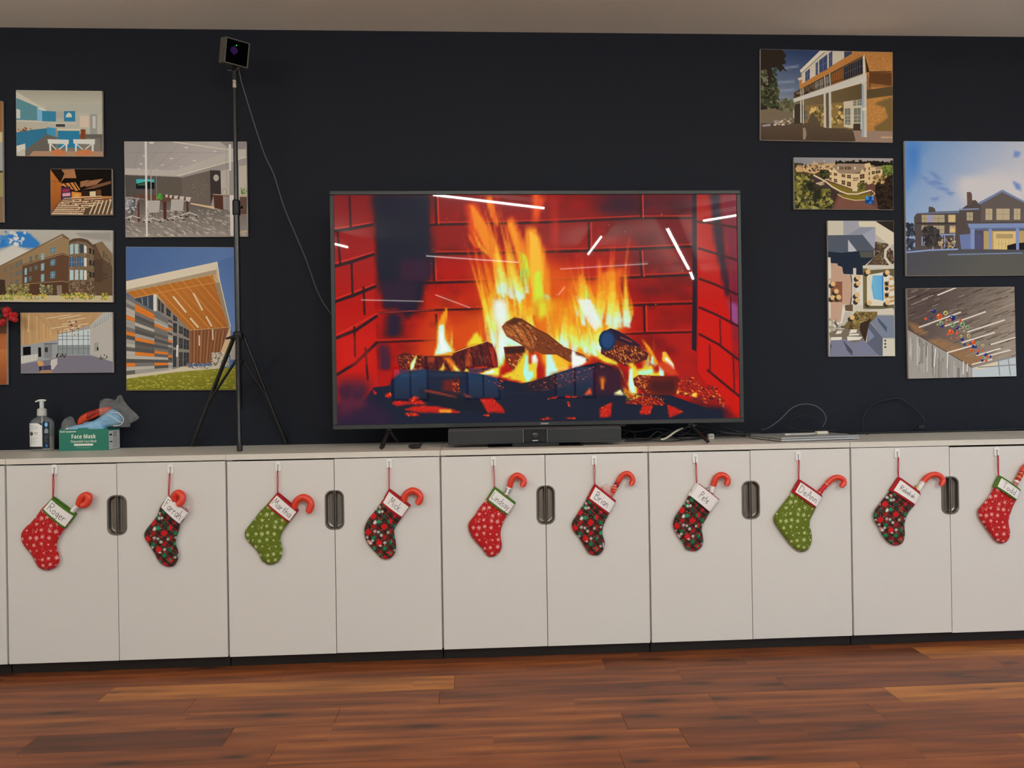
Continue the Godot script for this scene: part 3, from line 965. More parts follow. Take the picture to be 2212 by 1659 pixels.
func cuff_point(q: Array, u: float, v: float, lift: float) -> Vector3:
	var a: Vector2 = q[0].lerp(q[1], u)
	var b: Vector2 = q[3].lerp(q[2], u)
	var p := a.lerp(b, v)
	return Vector3(p.x, p.y, 0.0095 + 0.0175 * pow(max(0.0, sin(PI * clampf(u, 0.0, 1.0))), 0.2) + lift)

func wrap_image(kind: int) -> Image:
	var p := Painter.new(96, 96, ["e9e4df", "e8e3de", "c8252b", "b02a25", "efe9e4", "c41a22", "efeae5", "b5181f"][kind], 1.1)
	match kind:
		0, 4, 6:
			for k in 5: p.rect(8, 12 + k * 16, 88 - (k * 17) % 40, 16 + k * 16, "8f8a86")
			p.rect(0, 78, 96, 96, "d78c86")
		1:
			for k in 12: p.rect(10 + k * 6, 20, 13 + k * 6 + k % 2, 70, "2b2b2d")
			p.rect(0, 0, 96, 10, "cf3b33")
		2:
			p.line([0, 20, 96, 40], 8, "d9a441")
			p.line([0, 60, 96, 76], 10, "35201b")
			p.line([0, 40, 96, 58], 5, "e8d9c9")
		3, 5:
			p.write("kitt", 14, 20, 26, 4, "f4efe8", GLYPHS)
			p.write("ini", 20, 58, 22, 4, "f4efe8", GLYPHS)
			p.rect(0, 90, 96, 96, "f1e6da")
		7:
			p.rect(0, 0, 96, 14, "efe9e0")
			p.line([0, 40, 96, 46], 8, "d9b24c")
			p.line([0, 70, 96, 78], 4, "e9c86a")
	return p.img

func hang_stockings() -> void:
	var cloth := {"red": snow_cloth("a3181a", "dcaea9", 1.38), "green": snow_cloth("57641a", "b9bf8e", 1.38), "plaid": plaid_cloth(1.38)}
	for k in cloth.keys():
		var m := printed(cloth[k], 0.75, 0.3)
		m.rim_enabled = true
		m.rim = 0.25
		m.rim_tint = 0.6
		cloth[k] = m
	var felt := {"red": mat("b0141c", 0.85), "green": mat("4f7a22", 0.85), "white": mat("e9e2e0", 0.85), "dark": mat("2c2422", 0.85)}
	var ribbon := mat("c4262a", 0.6)
	var plastic := mat("e0402a", 0.33)
	var tube_clear := clear("f2b7b2", 0.3, 0.1)
	var filling := mat("c9322f", 0.5)
	var hook_plate := mat("f3f2ef", 0.25)
	var hook_pad := mat("f4f2ee", 0.5)
	var wire := mat("5d6066", 0.3, 0.8)
	for n in STOCKINGS.size():
		var d: Dictionary = STOCKINGS[n]
		var at := Vector3(d.at[0], d.at[1], 0)
		# the hook on the door
		var hk := thing("adhesive_hook", "clear adhesive hook with a metal wire, holding the " + d.what, "hook", at, "clear hooks on the cabinet doors")
		var q := []
		for k in 24:
			var a := TAU * k / 24
			q.append(Vector2(clampf(cos(a) * 0.0135, -0.0102, 0.0102), 0.0145 + clampf(sin(a) * 0.021, -0.0185, 0.0185)))
		part(hk, "pad", slab([Vector2(-0.007, 0.0), Vector2(0.007, 0.0), Vector2(0.007, 0.026), Vector2(-0.007, 0.026)], 0.0003, 0.0016), hook_pad)
		part(hk, "plate", slab(q, 0.0016, 0.0042, 0.0006), hook_plate)
		var wy := smooth(v3s([-0.0045, 0.017, 0.0045, 0, 0.0215, 0.0052, 0.0045, 0.017, 0.0045]), 5)
		part(hk, "wire_loop", tube(wy, 0.0008, 6), wire)
		part(hk, "wire_hook", tube(smooth(v3s([0, 0.0165, 0.0055, 0, 0.004, 0.0062, 0, -0.0022, 0.0085, 0, -0.003, 0.0115, 0, 0.0005, 0.0135]), 5), 0.0010, 6), wire)
		# the stocking, hung from the hook
		var t := thing("christmas_stocking", d.label, "stocking", at, "Christmas stockings on the cabinet doors")
		var outline := v2s(d.out)
		var cuff := v2s(d.cuff)
		var ring := []
		ring.append(cuff[0].lerp(cuff[3], 0.55))
		ring.append(cuff[1].lerp(cuff[2], 0.55))
		ring.append_array(smooth(outline.slice(2), 3))
		part(t, "sock", puff(ring, 0.0115, 0.0092, 0.03, 0.0062, 0.0024, n + 4, 3.1), cloth[d.cloth])
		var st := tool()
		add_grid(st, func(u, v): return cuff_point(cuff, u, v, 0.0), 16, 5)
		add_grid(st, func(u, v): return cuff_point(cuff, u, v, 0.0) * Vector3(1, 1, 0) + Vector3(0, 0, 0.0022 + 0.0048 * abs(2 * u - 1)), 8, 2, Vector3.FORWARD)
		var cf := part(t, "cuff", st.commit(), felt[d.trim])
		var m0: float = 0.03 if d.trim == "white" else 0.12
		var pi := Painter.new(384, 176, "e4dedd", 1.25)
		pi.grain(0.012, 2, 2)
		var long := 0.0
		for ch in d.word: long += GLYPHS[ch][0][0] + 0.16
		var high: float = min(112.0, 345.0 / long)
		if d.has("high"): high = min(high, 176.0 * d.high)
		pi.write(d.word, 192 - long * high / 2, 84 - high * 0.5, high, 6.5, "3a3838", GLYPHS)
		st = tool()
		add_grid(st, func(u, v): return cuff_point(cuff, lerpf(0.07, 0.975, u), lerpf(m0, 1.0 - m0, v), 0.0013), 16, 4)
		part(cf, "name_panel", st.commit(), printed(pi.img, 0.85, 0.2))
		for e in [m0 - 0.015, 1.0 - m0 + 0.015]:
			var wave := []
			for k in 49:
				var u := lerpf(0.05, 0.985, k / 48.0)
				wave.append(cuff_point(cuff, u, e + 0.02 * (1 if k % 2 else -1), 0.0016))
			part(cf, "wavy_trim", tube(wave, 0.0013, 5), felt["green" if d.cloth == "red" else "red" if d.trim == "red" or e < 0.5 else "dark"])
		var top: Vector2 = cuff[0]
		var lp := tool()
		for s in [-1.0, 1.0]:
			add_tube(lp, smooth([Vector3(s * 0.001, 0.0005, 0.0105), Vector3(s * 0.0023 + top.x * 0.3, top.y * 0.35, 0.010), Vector3(s * 0.0018 + top.x * 0.7, top.y * 0.7, 0.010), Vector3(top.x + s * 0.001, top.y - 0.012, 0.012)], 5), 0.0023, 6, false, 0.5)
		part(t, "hanging_loop", lp.commit(), ribbon)
		# the candy cane standing in it
		var ct := thing("candy_cane", d.cane_label, "candy cane", at, "red candy canes in the stockings")
		var c := v2s(d.cane)
		var path := []
		for i in c.size(): path.append(Vector3(c[i].x, c[i].y, 0.0145 + (d.swing * float(i) / (c.size() - 1) if d.has("swing") else 0.002 * i)))
		var sm := smooth(path, 6)
		part(ct, "handle", tube(sm, d.r, 16, true), plastic)
		var foot: Vector2 = v2s(d.foot)[0]
		var b := Vector3(foot.x, foot.y, 0.0125)
		var way: Vector3 = (path[0] - b)
		var r: float = min(d.r, 0.0102)
		part(ct, "tube", tube([b, path[0] + way.normalized() * 0.004], r * 0.93, 14), tube_clear)
		part(ct, "candy_filling", tube([b + way * 0.02, path[0]], r * 0.8, 10), filling)
		var wst := tool()
		add_tube(wst, [b + way * 0.45, b + way * 0.98], r * 0.965, 14)
		var wm := printed(wrap_image(d.wrap), 0.35)
		wm.uv1_scale = Vector3(2, 1.0 / max(way.length() * 0.53, 0.005), 1)
		part(ct, "wrapper", wst.commit(), wm)
	# a bag of sweets beside the cane in one stocking, a small striped cane in another, foil sweets in two
	var bag := thing("sweets_bag", "crinkled clear bag of pink sweets poking out of a plaid stocking", "candy bag", Vector3(2.2344, 0.6429, 0))
	part(bag, "wrapper", puff(smooth_ring(v2s([-0.022, -0.03, -0.02, 0.004, -0.012, 0.012, 0.0, 0.016, 0.008, 0.012, 0.016, 0.005, 0.014, -0.03]), 3), 0.013, 0.007, 0.012, 0.004, 0.003, 5, 4.0), clear("f3c9c2", 0.5, 0.12))
	for k in 7: part(bag, "sweet", lathe([[0, -0.004], [0.003, -0.003], [0.0042, 0], [0.003, 0.003], [0, 0.004]], 10), mat(["d8605c", "e9a79e", "c43a3c"][k % 3], 0.4), Vector3(-0.012 + 0.008 * (k % 3), -0.018 + 0.009 * (k / 3), 0.0135))
	var mini := thing("mini_candy_cane", "small white and pink striped cane curled over a white stocking cuff", "candy cane", Vector3(0.6577, 0.6028, 0))
	var loop := []
	for k in 13: loop.append(Vector3(cos(PI * 1.25 - TAU * 0.62 * k / 12) * 0.0085, sin(PI * 1.25 - TAU * 0.62 * k / 12) * 0.0085, 0.02))
	loop.push_front(loop[0] + Vector3(-0.004, -0.02, -0.003))
	var stripe := Painter.new(64, 64, "f0e9e6", 1.1)
	for k in 4: stripe.line([-16, k * 20 + 16, 80, k * 20 - 20], 7, "cf4a48")
	var sm2 := printed(stripe.img, 0.35)
	sm2.uv1_scale = Vector3(1, 50, 1)
	part(mini, "stick", tube(smooth(loop, 3), 0.0028, 8, true), sm2)
	for k in 2:
		var f := thing("foil_sweet", ["silver foil sweet tucked behind the cuff of a plaid stocking", "gold foil sweet tucked beside the cane in a plaid stocking"][k], "sweet", [Vector3(2.6269, 0.6259, 0.012), Vector3(3.4541, 0.6150, 0.012)][k])
		part(f, "foil", lathe([[0, -0.014], [0.004, -0.013], [0.0055, -0.004], [0.006, 0.003], [0.0035, 0.0085], [0.0045, 0.011], [0, 0.0095]], 9), mat(["c9ccd2", "cf9f3c"][k], 0.18, 0.95))

# ---------------------------------------------------------------- the television and what stands round it
func build_television() -> void:
	var shell := mat("2d2f31", 0.42)
	var back := mat("101113", 0.6)
	var t := thing("television", "wide flat television showing a log fire in a red brick hearth", "television", Vector3(2.006, 0.8, -0.19))
	var st := tool()
	add_box(st, Vector3(1.686, 0.017, 0.03), Vector3(0, 1.0295, -0.015), 0.002)
	add_box(st, Vector3(1.686, 0.0185, 0.03), Vector3(0, 0.0845, -0.015), 0.002)
	for s in [-1, 1]: add_box(st, Vector3(0.0175, 0.927, 0.03), Vector3(s * 0.8342, 0.557, -0.015), 0.002)
	part(t, "bezel", st.commit(), shell)
	part(t, "back_housing", box(Vector3(1.66, 0.93, 0.035), 0.01), back, Vector3(0, 0.557, -0.0478))
	part(t, "back_housing", box(Vector3(1.25, 0.5, 0.03), 0.012), back, Vector3(0, 0.42, -0.079))
	part(t, "lower_lip", box(Vector3(0.60, 0.008, 0.016), 0.002), back, Vector3(0.05, 0.0718, -0.016))
	st = tool()
	add_box(st, Vector3(1.652, 0.93, 0.003), Vector3(0, 0.5572, -0.0075), 0.0)
	part(t, "panel", st.commit(), back)
	st = tool()
	quad(st, Vector3(-0.8265, 1.0215, -0.005), Vector3(0.8265, 1.0215, -0.005), Vector3(0.8265, 0.0935, -0.005), Vector3(-0.8265, 0.0935, -0.005), Vector3.BACK)
	var sm := StandardMaterial3D.new()
	sm.albedo_color = Color.html("06070a")
	sm.roughness = 0.3
	sm.metallic_specular = 0.14
	sm.clearcoat_enabled = true
	sm.clearcoat = 0.55
	sm.clearcoat_roughness = 0.015
	sm.emission_enabled = true
	sm.emission = Color.BLACK
	sm.emission_operator = BaseMaterial3D.EMISSION_OP_ADD
	sm.emission_texture = ImageTexture.create_from_image(fire_image())
	sm.emission_energy_multiplier = 0.92
	sm.texture_repeat = false
	part(t, "screen", st.commit(), sm)
	var light := AreaLight3D.new()
	light.name = "screen_light"
	t.add_child(light)
	light.position = Vector3(0, 0.5572, 0.002)
	light.rotation = Vector3(0, PI, 0)
	light.area_size = Vector2(1.6, 0.9)
	light.light_energy = 0.06
	light.light_color = Color.html("ff7a45")
	light.shadow_enabled = true
	lettering(t, "SONY", 0.0062, Vector3(0.0135, 0.0848, 0.0004), mat("d9dadc", 0.35), true, Vector3.ZERO, 0.033)
	for s in [-1.0, 1.0]:
		var foot := part(t, "foot", box(Vector3(0.02, 0.02, 0.03), 0.003), back, Vector3(s * 0.62, 0.07, -0.02))
		var x0: float = -0.012 if s < 0 else 0.022
		for e in [[0.0, 0.145], [-0.0, -0.215]]:
			var tip := Vector3(x0 * (1.0 if e[1] > 0 else -1.2), -0.0595, e[1] + 0.02)
			part(foot, "leg", tube([Vector3(0, 0.0, 0.0), tip * 0.9 + Vector3(0, 0.0, 0), tip], [0.0095, 0.0095, 0.0105], 4, false, 0.8), mat("1a1b1d", 0.45))

func build_bar() -> void:
	var body := mat("3a3c3f", 0.45)
	var grille := mat("2e3033", 0.8)
	var black := mat("0b0b0c", 0.25)
	var t := thing("conference_bar", "long grey conference bar with a round camera, on a black stand", "soundbar", Vector3(1.972, 0.8, -0.135))
	part(t, "body", box(Vector3(0.688, 0.062, 0.075), 0.004), body, Vector3(0, 0.0425, 0))
	for s in [-1, 1]: part(t, "grille", box(Vector3(0.288, 0.046, 0.006), 0.002), grille, Vector3(s * 0.194, 0.042, 0.0372))
	for s in [-1, 1]: part(t, "grille_edge", box(Vector3(0.004, 0.05, 0.008), 0.001), mat("6e7175", 0.35, 0.4), Vector3(s * 0.0475, 0.042, 0.037))
	var cam := part(t, "camera_module", box(Vector3(0.088, 0.05, 0.008), 0.003), black, Vector3(0, 0.042, 0.0372))
	part(cam, "lens_ring", lathe([[0.0, 0.0], [0.0135, 0.0], [0.0135, 0.004], [0.011, 0.0055], [0.0095, 0.003], [0.005, 0.0045], [0.0, 0.005]], 28), mat("2b2c2f", 0.2), Vector3(-0.001, 0.003, 0.004), Vector3(PI / 2, 0, 0))
	part(cam, "name_plate", box(Vector3(0.022, 0.0028, 0.0006), 0.0), mat("d8d8d8", 0.5), Vector3(-0.001, -0.0185, 0.0043))
	part(t, "neck", box(Vector3(0.185, 0.014, 0.09), 0.002), mat("16181d", 0.35), Vector3(0.0, 0.0078, 0.005))
	part(t, "base_plate", box(Vector3(0.376, 0.0032, 0.115), 0.001), mat("101114", 0.4), Vector3(0.0, 0.0017, -0.005))
	var rm := thing("remote_puck", "small black domed puck beside the television foot", "remote", Vector3(1.497, 0.8, -0.105))
	part(rm, "dome", lathe([[0, 0.0], [0.018, 0.0], [0.025, 0.007], [0.026, 0.012], [0.02, 0.0165], [0.0, 0.018]], 26, 0.8), mat("232326", 0.45))
	part(rm, "tail", box(Vector3(0.016, 0.006, 0.02), 0.002), mat("1b1b1d", 0.5), Vector3(0.022, 0.0165, -0.002), Vector3(0, 0, 0.12))

func build_tripod() -> void:
	var black := mat("17181a", 0.32, 0.0, 0.6)
	var matt := mat("0f0f10", 0.5)
	var rivet_m := mat("c9c7c0", 0.25, 0.9)
	var t := thing("tripod", "tall black light tripod standing on the cabinets", "tripod", Vector3(0.7702, 0.8, -0.270))
	var top := 1.5007   # height of the pole's top above the cabinets
	part(t, "lower_tube", tube([Vector3(0, 0.16, 0), Vector3(0, 0.9890, 0)], 0.0118, 18), black)
	part(t, "upper_tube", tube([Vector3(0, 0.9890, 0), Vector3(0, top - 0.02, 0)], 0.0088, 18), black)
	var collar := part(t, "clamp_collar", lathe([[0, -0.03], [0.014, -0.03], [0.0155, -0.026], [0.0155, 0.026], [0.013, 0.032], [0, 0.032]], 20), matt, Vector3(0, 0.9890, 0))
	part(collar, "clamp_knob", tube([Vector3(0.012, 0, 0.004), Vector3(0.026, 0, 0.01)], [0.004, 0.006], 10), matt)
	part(t, "spigot", lathe([[0, 0], [0.0078, 0], [0.0078, 0.02], [0.0062, 0.022], [0.0062, 0.026], [0.0078, 0.028], [0.0078, 0.034], [0, 0.034]], 18), mat("c9c4ad", 0.3, 0.4), Vector3(0, top - 0.022, 0))
	var hub := part(t, "upper_hub", lathe([[0, -0.014], [0.019, -0.014], [0.02, -0.01], [0.02, 0.01], [0.017, 0.016], [0, 0.016]], 20), matt, Vector3(0, 0.4645, 0))
	var low := part(t, "lower_hub", lathe([[0, -0.01], [0.016, -0.01], [0.017, 0.0], [0.016, 0.01], [0, 0.01]], 20), matt, Vector3(0, 0.3562, 0))
	part(hub, "locking_lever", tube([Vector3(-0.018, -0.004, 0.004), Vector3(-0.045, -0.012, 0.008)], [0.007, 0.004], 8, true), matt)
	for f in [[-0.2477, -0.1526], [0.0525, 0.1752], [0.1454, -0.1650]]:
		var foot := Vector3(f[0], 0.011, f[1])
		var out := Vector3(f[0], 0, f[1]).normalized()
		var a := out * 0.026 + Vector3(0, 0.4645 - 0.006, 0)
		var leg := part(t, "leg", tube([a, foot], 0.0092, 8, false, 0.8), black)
		part(leg, "rubber_foot", tube([foot + (a - foot).normalized() * 0.028, foot + Vector3(0, -0.005, 0)], 0.0105, 10), matt)
		var joint := a.lerp(foot, 0.6)
		var b := out * 0.022 + Vector3(0, 0.3562, 0)
		part(t, "brace", tube([b, joint], 0.0082, 6, false, 0.5), black)
		for p in [a, b, joint]: part(leg, "rivet", tube([p + Vector3(0.0, 0, 0.006), p + Vector3(0, 0, 0.0105)], 0.0026, 8, true), rivet_m)
		var bracket := out * 0.02
		part(hub, "bracket", tube([bracket * 0.8 + Vector3(0, -0.004, 0), out * 0.03 + Vector3(0, -0.007, 0)], 0.0085, 8), matt)
		part(low, "bracket", tube([bracket * 0.6, out * 0.026], 0.006, 8), matt)
	# the lamp head clamped on top of it
	var h := thing("led_light_box", "black box lamp with violet and green points of light on the tripod", "light", Vector3(0.7702, 0.8 + top + 0.012, -0.270))
	part(h, "mount", tube([Vector3(0, 0.0, 0), Vector3(0.0, 0.026, 0)], 0.0125, 14), matt)
	part(h, "ball_joint", lathe([[0, 0.024], [0.008, 0.027], [0.011, 0.036], [0.008, 0.045], [0.006, 0.06], [0, 0.062]], 16), matt)
	for s in [-1, 1]: part(h, "wing_screw", tube([Vector3(s * 0.008, 0.038, 0.004), Vector3(s * 0.02, 0.042 + 0.004 * s, 0.008)], [0.004, 0.0055], 8, true), mat("2a2a2c", 0.25))
	var case_ := Node3D.new()
	case_.name = "head"
	h.add_child(case_)
	case_.position = Vector3(0.006, 0.108, 0.01)
	case_.rotation = Vector3(0.28, 0.66, 0)
	var st := tool()
	for e in [[-0.0465, 0, 0.004, 0.098], [0.0465, 0, 0.004, 0.098], [0, 0.047, 0.089, 0.004], [0, -0.047, 0.089, 0.004]]: add_box(st, Vector3(e[2], e[3], 0.066), Vector3(e[0], e[1], -0.005), 0.0008)
	add_box(st, Vector3(0.089, 0.09, 0.004), Vector3(0, 0, -0.036), 0.0)
	part(case_, "housing", st.commit(), mat("5d5b50", 0.5))
	part(case_, "front_plate", box(Vector3(0.0885, 0.0895, 0.05), 0.001), mat("020202", 0.85, 0.0, 0.1), Vector3(0, 0, -0.003))
	var dots := tool()
	for j in range(-3, 4):
		for i in range(-3, 4):
			var p := Vector2(i + 0.5 * (j % 2), j) * 0.0046
			if p.length() < 0.0145: add_lathe(dots, [[0, -0.0012], [0.0012, -0.0008], [0.0015, 0], [0.0012, 0.0008], [0, 0.0012]], 7, Vector3(p.x - 0.012, p.y + 0.006, 0.0225))
	var leds := part(case_, "violet_leds", dots.commit(), glow("6a3aa8", 0.35))
	leds.set_meta("kind", "stuff")
	part(case_, "green_led", lathe([[0, -0.002], [0.002, -0.0014], [0.0027, 0], [0.002, 0.0014], [0, 0.002]], 10), glow("30ff6a", 1.0), Vector3(-0.004, 0.027, 0.0228))
	var c := thing("power_cable", "thin grey cord falling from the tripod lamp to behind the television", "cord")
	part(c, "cord", tube(smooth(v3s([0.7870, 2.3599, -0.2750, 0.7960, 2.3086, -0.2800, 0.8099, 2.2456, -0.3000, 0.8321, 2.1504, -0.3300, 0.8643, 2.0334, -0.3600, 0.8965, 1.9547, -0.3800, 0.9311, 1.8287, -0.3900, 0.9759, 1.7117, -0.4000, 1.0231, 1.5922, -0.4000, 1.0702, 1.4545, -0.4000, 1.1257, 1.3645, -0.3800, 1.2174, 1.2552, -0.3600]), 6), 0.0024, 7), mat("55565a", 0.5))

func build_desk_things() -> void:
	# hand sanitizer
	var s := thing("hand_sanitizer", "clear pump bottle of hand sanitizer with a white label", "bottle", Vector3(-0.0735, 0.8, -0.375))
	var prof := [[0.0, 0.0], [0.043, 0.0], [0.047, 0.004], [0.048, 0.02], [0.048, 0.112], [0.045, 0.124], [0.036, 0.134], [0.022, 0.141], [0.017, 0.146], [0.016, 0.152]]
	part(s, "bottle", lathe(prof, 40, 0.55), clear("e8eef2", 0.12, 0.06))
	part(s, "gel", lathe([[0, 0.002], [0.041, 0.002], [0.0455, 0.006], [0.0462, 0.06], [0.0, 0.06]], 36, 0.54), clear("cfc9b4", 0.22, 0.05))
	part(s, "dip_tube", tube([Vector3(0, 0.01, 0), Vector3(0, 0.15, 0)], 0.003, 8), clear("f0f0f0", 0.5, 0.2))
	part(s, "collar", lathe([[0, 0.146], [0.0175, 0.146], [0.018, 0.15], [0.0175, 0.172], [0.015, 0.176], [0.008, 0.178], [0, 0.178]], 28), mat("c9c8c0", 0.45))
	part(s, "pump_stem", lathe([[0.0085, 0.177], [0.0085, 0.205], [0.006, 0.209], [0, 0.209]], 16), mat("d4d6d6", 0.4))
	part(s, "pump_nozzle", tube(v3s([0.014, 0.21, 0.0, 0.0, 0.2105, 0.0, -0.014, 0.2095, 0.0, -0.024, 0.2055, 0.0]), [0.004, 0.0055, 0.0042, 0.003], 10, true), mat("d8d8d4", 0.4))
	var lab := Painter.new(192, 320, "dfdcd8", 1.2)
	lab.poly([150, 0, 192, 0, 192, 34], "20242c")
	for k in 5: lab.rect(24, 30 + k * 13, 120 + (k * 37) % 40, 34 + k * 13, "a9b1bd")
	lab.disc(66, 142, 29, "2e302e")
	lab.disc(70, 134, 15, "6b6f66")
	lab.rect(106, 122, 152, 138, "a9a9a6")
	lab.rect(106, 146, 146, 160, "b5b5b2")
	for k in 4:
		lab.disc(68, 200 + k * 26, 6, "4c4c4a")
		lab.rect(84, 197 + k * 26, 150 - (k * 23) % 36, 202 + k * 26, "a5a5a2")
	var round_at := func(a: float, y: float, off: float): return Vector3(-cos(a) * (0.048 + off), y, sin(a) * (0.0264 + off))
	var st := tool()
	add_grid(st, func(u, v): return round_at.call(lerpf(0.28, 1.86, u), lerpf(0.126, 0.029, v) - 0.01, 0.0006), 14, 1)
	part(s, "label", st.commit(), printed(lab.img, 0.5))
	st = tool()
	add_grid(st, func(u, v): return round_at.call(lerpf(0.28, 1.86, u), lerpf(0.019, 0.008, v), 0.0006), 14, 1)
	part(s, "label_band", st.commit(), mat("1a1c20", 0.5))
	var bl := Painter.new(128, 320, "16202c", 1.0)
	bl.disc(64, 36, 30, "6fb2ea", 0, 3)
	bl.disc(64, 36, 14, "a7dcff")
	bl.poly([30, 100, 64, 76, 100, 100, 100, 140, 30, 140], "8f9aa8")
	for k in 7: bl.rect(30, 170 + k * 14, 100 - (k * 19) % 30, 175 + k * 14, "5d6670")
	bl.disc(64, 292, 22, "3f78b4")
	st = tool()
	add_grid(st, func(u, v): return round_at.call(lerpf(1.9, 2.5, u), lerpf(0.122, 0.012, v), 0.0005), 8, 1)
	part(s, "back_print", st.commit(), printed(bl.img, 0.4))
	# box of masks
	var b := thing("mask_box", "open green cardboard box of disposable face masks", "box", Vector3(0.1154, 0.8, -0.335))
	var green := mat("1f7a66", 0.55)
	var ink := mat("f1ede2", 0.5)
	var bw := 0.2
	var bh := 0.0885
	var bd := 0.10
	part(b, "front_panel", slab(v2s([-0.1, 0, 0.1, 0, 0.1, bh, 0.02, bh, 0.016, bh + 0.005, -0.022, bh + 0.005, -0.026, bh, -0.1, bh]), -0.001, 0.0, 0.0004), green)
	part(b, "back_panel", box(Vector3(bw, bh, 0.001), 0.0), green, Vector3(0, bh / 2, -bd + 0.0005))
	for sx in [-1, 1]: part(b, "end_panel", box(Vector3(0.001, bh, bd - 0.002), 0.0), green, Vector3(sx * (bw / 2 - 0.0005), bh / 2, -bd / 2))
	part(b, "bottom_panel", box(Vector3(bw - 0.002, 0.001, bd - 0.002), 0.0), green, Vector3(0, 0.0006, -bd / 2))
	for sz in [0.0, 1.0]: part(b, "top_flap", box(Vector3(0.03, 0.001, bd - 0.003), 0.0), green, Vector3(0.0845 if sz else -0.0845, bh - 0.0006, -bd / 2))
	var side := Painter.new(128, 128, "dcdbd8", 1.1)
	side.rect(10, 22, 38, 34, "2c2c30")
	side.rect(10, 72, 38, 80, "2c2c30")
	for k in 9: side.rect(46, 50 + k * 8, 112 - (k * 13) % 24, 53 + k * 8, "9b9b9e")
	for k in 2: side.poly([54 + k * 22, 10, 66 + k * 22, 10, 64 + k * 22, 30, 68 + k * 22, 44, 54 + k * 22, 44, 58 + k * 22, 28], "5c5f66")
	st = tool()
	quad(st, Vector3(bw / 2 + 0.0004, bh - 0.008, -0.001), Vector3(bw / 2 + 0.0004, bh - 0.008, -bd + 0.002), Vector3(bw / 2 + 0.0004, 0.002, -bd + 0.002), Vector3(bw / 2 + 0.0004, 0.002, -0.001), Vector3.RIGHT)
	part(b, "side_label", st.commit(), printed(side.img, 0.5))
	lettering(b, "Basic Equipment", 0.0062, Vector3(-0.0625, 0.0795, 0.0004), ink, true, Vector3.ZERO, 0.063)
	lettering(b, "Face Mask", 0.0165, Vector3(-0.001, 0.0585, 0.0004), ink, true, Vector3.ZERO, 0.098)
	lettering(b, "Disposable Face Mask", 0.010, Vector3(-0.001, 0.0385, 0.0004), ink, false, Vector3.ZERO, 0.104)
	part(b, "small_print", box(Vector3(0.058, 0.0036, 0.0006), 0.0), mat("5f9c8c", 0.5), Vector3(-0.001, 0.012, 0.0003))
	part(b, "white_pill", slab(pill(0.039, 0.0042), 0.0, 0.0007), ink, Vector3(-0.001, 0.0245, 0))
	# what is in the box: masks in a clear bag
	var mk := thing("face_masks", "pale blue pleated face masks bulging out of the green box", "face mask", b.position + Vector3(0, 0, -0.05))
	part(mk, "mask_fabric", puff(smooth_ring(v2s([-0.028, 0.03, -0.026, 0.108, 0.02, 0.121, 0.062, 0.146, 0.092, 0.168, 0.112, 0.165, 0.134, 0.148, 0.138, 0.116, 0.112, 0.1, 0.075, 0.09, 0.072, 0.03]), 3), 0.012, 0.018, 0.03, 0.006, 0.006, 8, 4.0), mat("7fb4dc", 0.75))
	part(mk, "mask_fabric", puff(smooth_ring(v2s([-0.06, 0.03, -0.08, 0.08, -0.06, 0.1, 0.0, 0.112, 0.06, 0.12, 0.068, 0.03]), 3), 0.026, 0.01, 0.02, 0.006, 0.004, 12, 4.0), mat("8fbfe2", 0.75))
	part(mk, "ear_loop", tube(smooth(v3s([0.1, 0.155, 0.028, 0.135, 0.152, 0.036, 0.155, 0.128, 0.036, 0.142, 0.104, 0.034, 0.112, 0.099, 0.03]), 6), 0.0017, 7), mat("eeeeec", 0.8))
	part(mk, "ear_loop", tube(smooth(v3s([0.088, 0.148, 0.034, 0.11, 0.138, 0.04, 0.135, 0.12, 0.04, 0.15, 0.112, 0.034]), 6), 0.0015, 7), mat("e4e6e8", 0.8))
	var op := thing("orange_packet", "crumpled orange and red packet on top of the blue masks", "packet", b.position + Vector3(0, 0, -0.055))
	part(op, "wrapper", puff(smooth_ring(v2s([-0.045, 0.1, -0.042, 0.134, -0.01, 0.156, 0.03, 0.17, 0.086, 0.18, 0.09, 0.16, 0.04, 0.14, -0.01, 0.118]), 3), 0.012, 0.01, 0.016, 0.005, 0.004, 21, 4.0), mat("d4451c", 0.35))
	part(op, "red_band", puff(smooth_ring(v2s([-0.008, 0.125, -0.004, 0.157, 0.028, 0.168, 0.058, 0.165, 0.05, 0.15, 0.02, 0.138]), 3), 0.015, 0.0105, 0.012, 0.005, 0.003, 22, 4.0), mat("a11a16", 0.35))
	var pb := thing("plastic_bag", "crumpled clear plastic bag over the masks in the green box", "plastic bag", b.position + Vector3(0, 0, -0.045))
	var film := clear("f2f5f7", 0.09, 0.06)
	part(pb, "film", puff(smooth_ring(v2s([0.062, 0.1, 0.052, 0.15, 0.056, 0.205, 0.09, 0.214, 0.118, 0.208, 0.126, 0.224, 0.143, 0.227, 0.152, 0.206, 0.18, 0.17, 0.216, 0.132, 0.178, 0.108, 0.176, 0.094, 0.13, 0.094]), 2), 0.02, 0.02, 0.03, 0.009, 0.03, 31, 4.0, 1.0, true), film)
	part(pb, "film", puff(smooth_ring(v2s([-0.092, 0.06, -0.096, 0.118, -0.07, 0.141, -0.05, 0.137, -0.034, 0.1, 0.0, 0.1, 0.03, 0.098, 0.03, 0.06]), 2), 0.028, 0.012, 0.02, 0.009, 0.02, 33, 4.0, 1.0, true), film)
	# laptop and adapter
	var l := thing("laptop", "closed silver laptop lying on the cabinet", "laptop", Vector3(3.105, 0.8, -0.205))
	l.rotation.y = 0.165
	var silver := mat("b4b4b4", 0.4, 0.25)
	var st2 := tool()
	add_box(st2, Vector3(0.352, 0.0085, 0.236), Vector3(0, 0.0068, 0), 0.003)
	part(l, "base", st2.commit(), silver)
	part(l, "lid", box(Vector3(0.352, 0.0055, 0.236), 0.0022), silver, Vector3(0, 0.0156, 0))
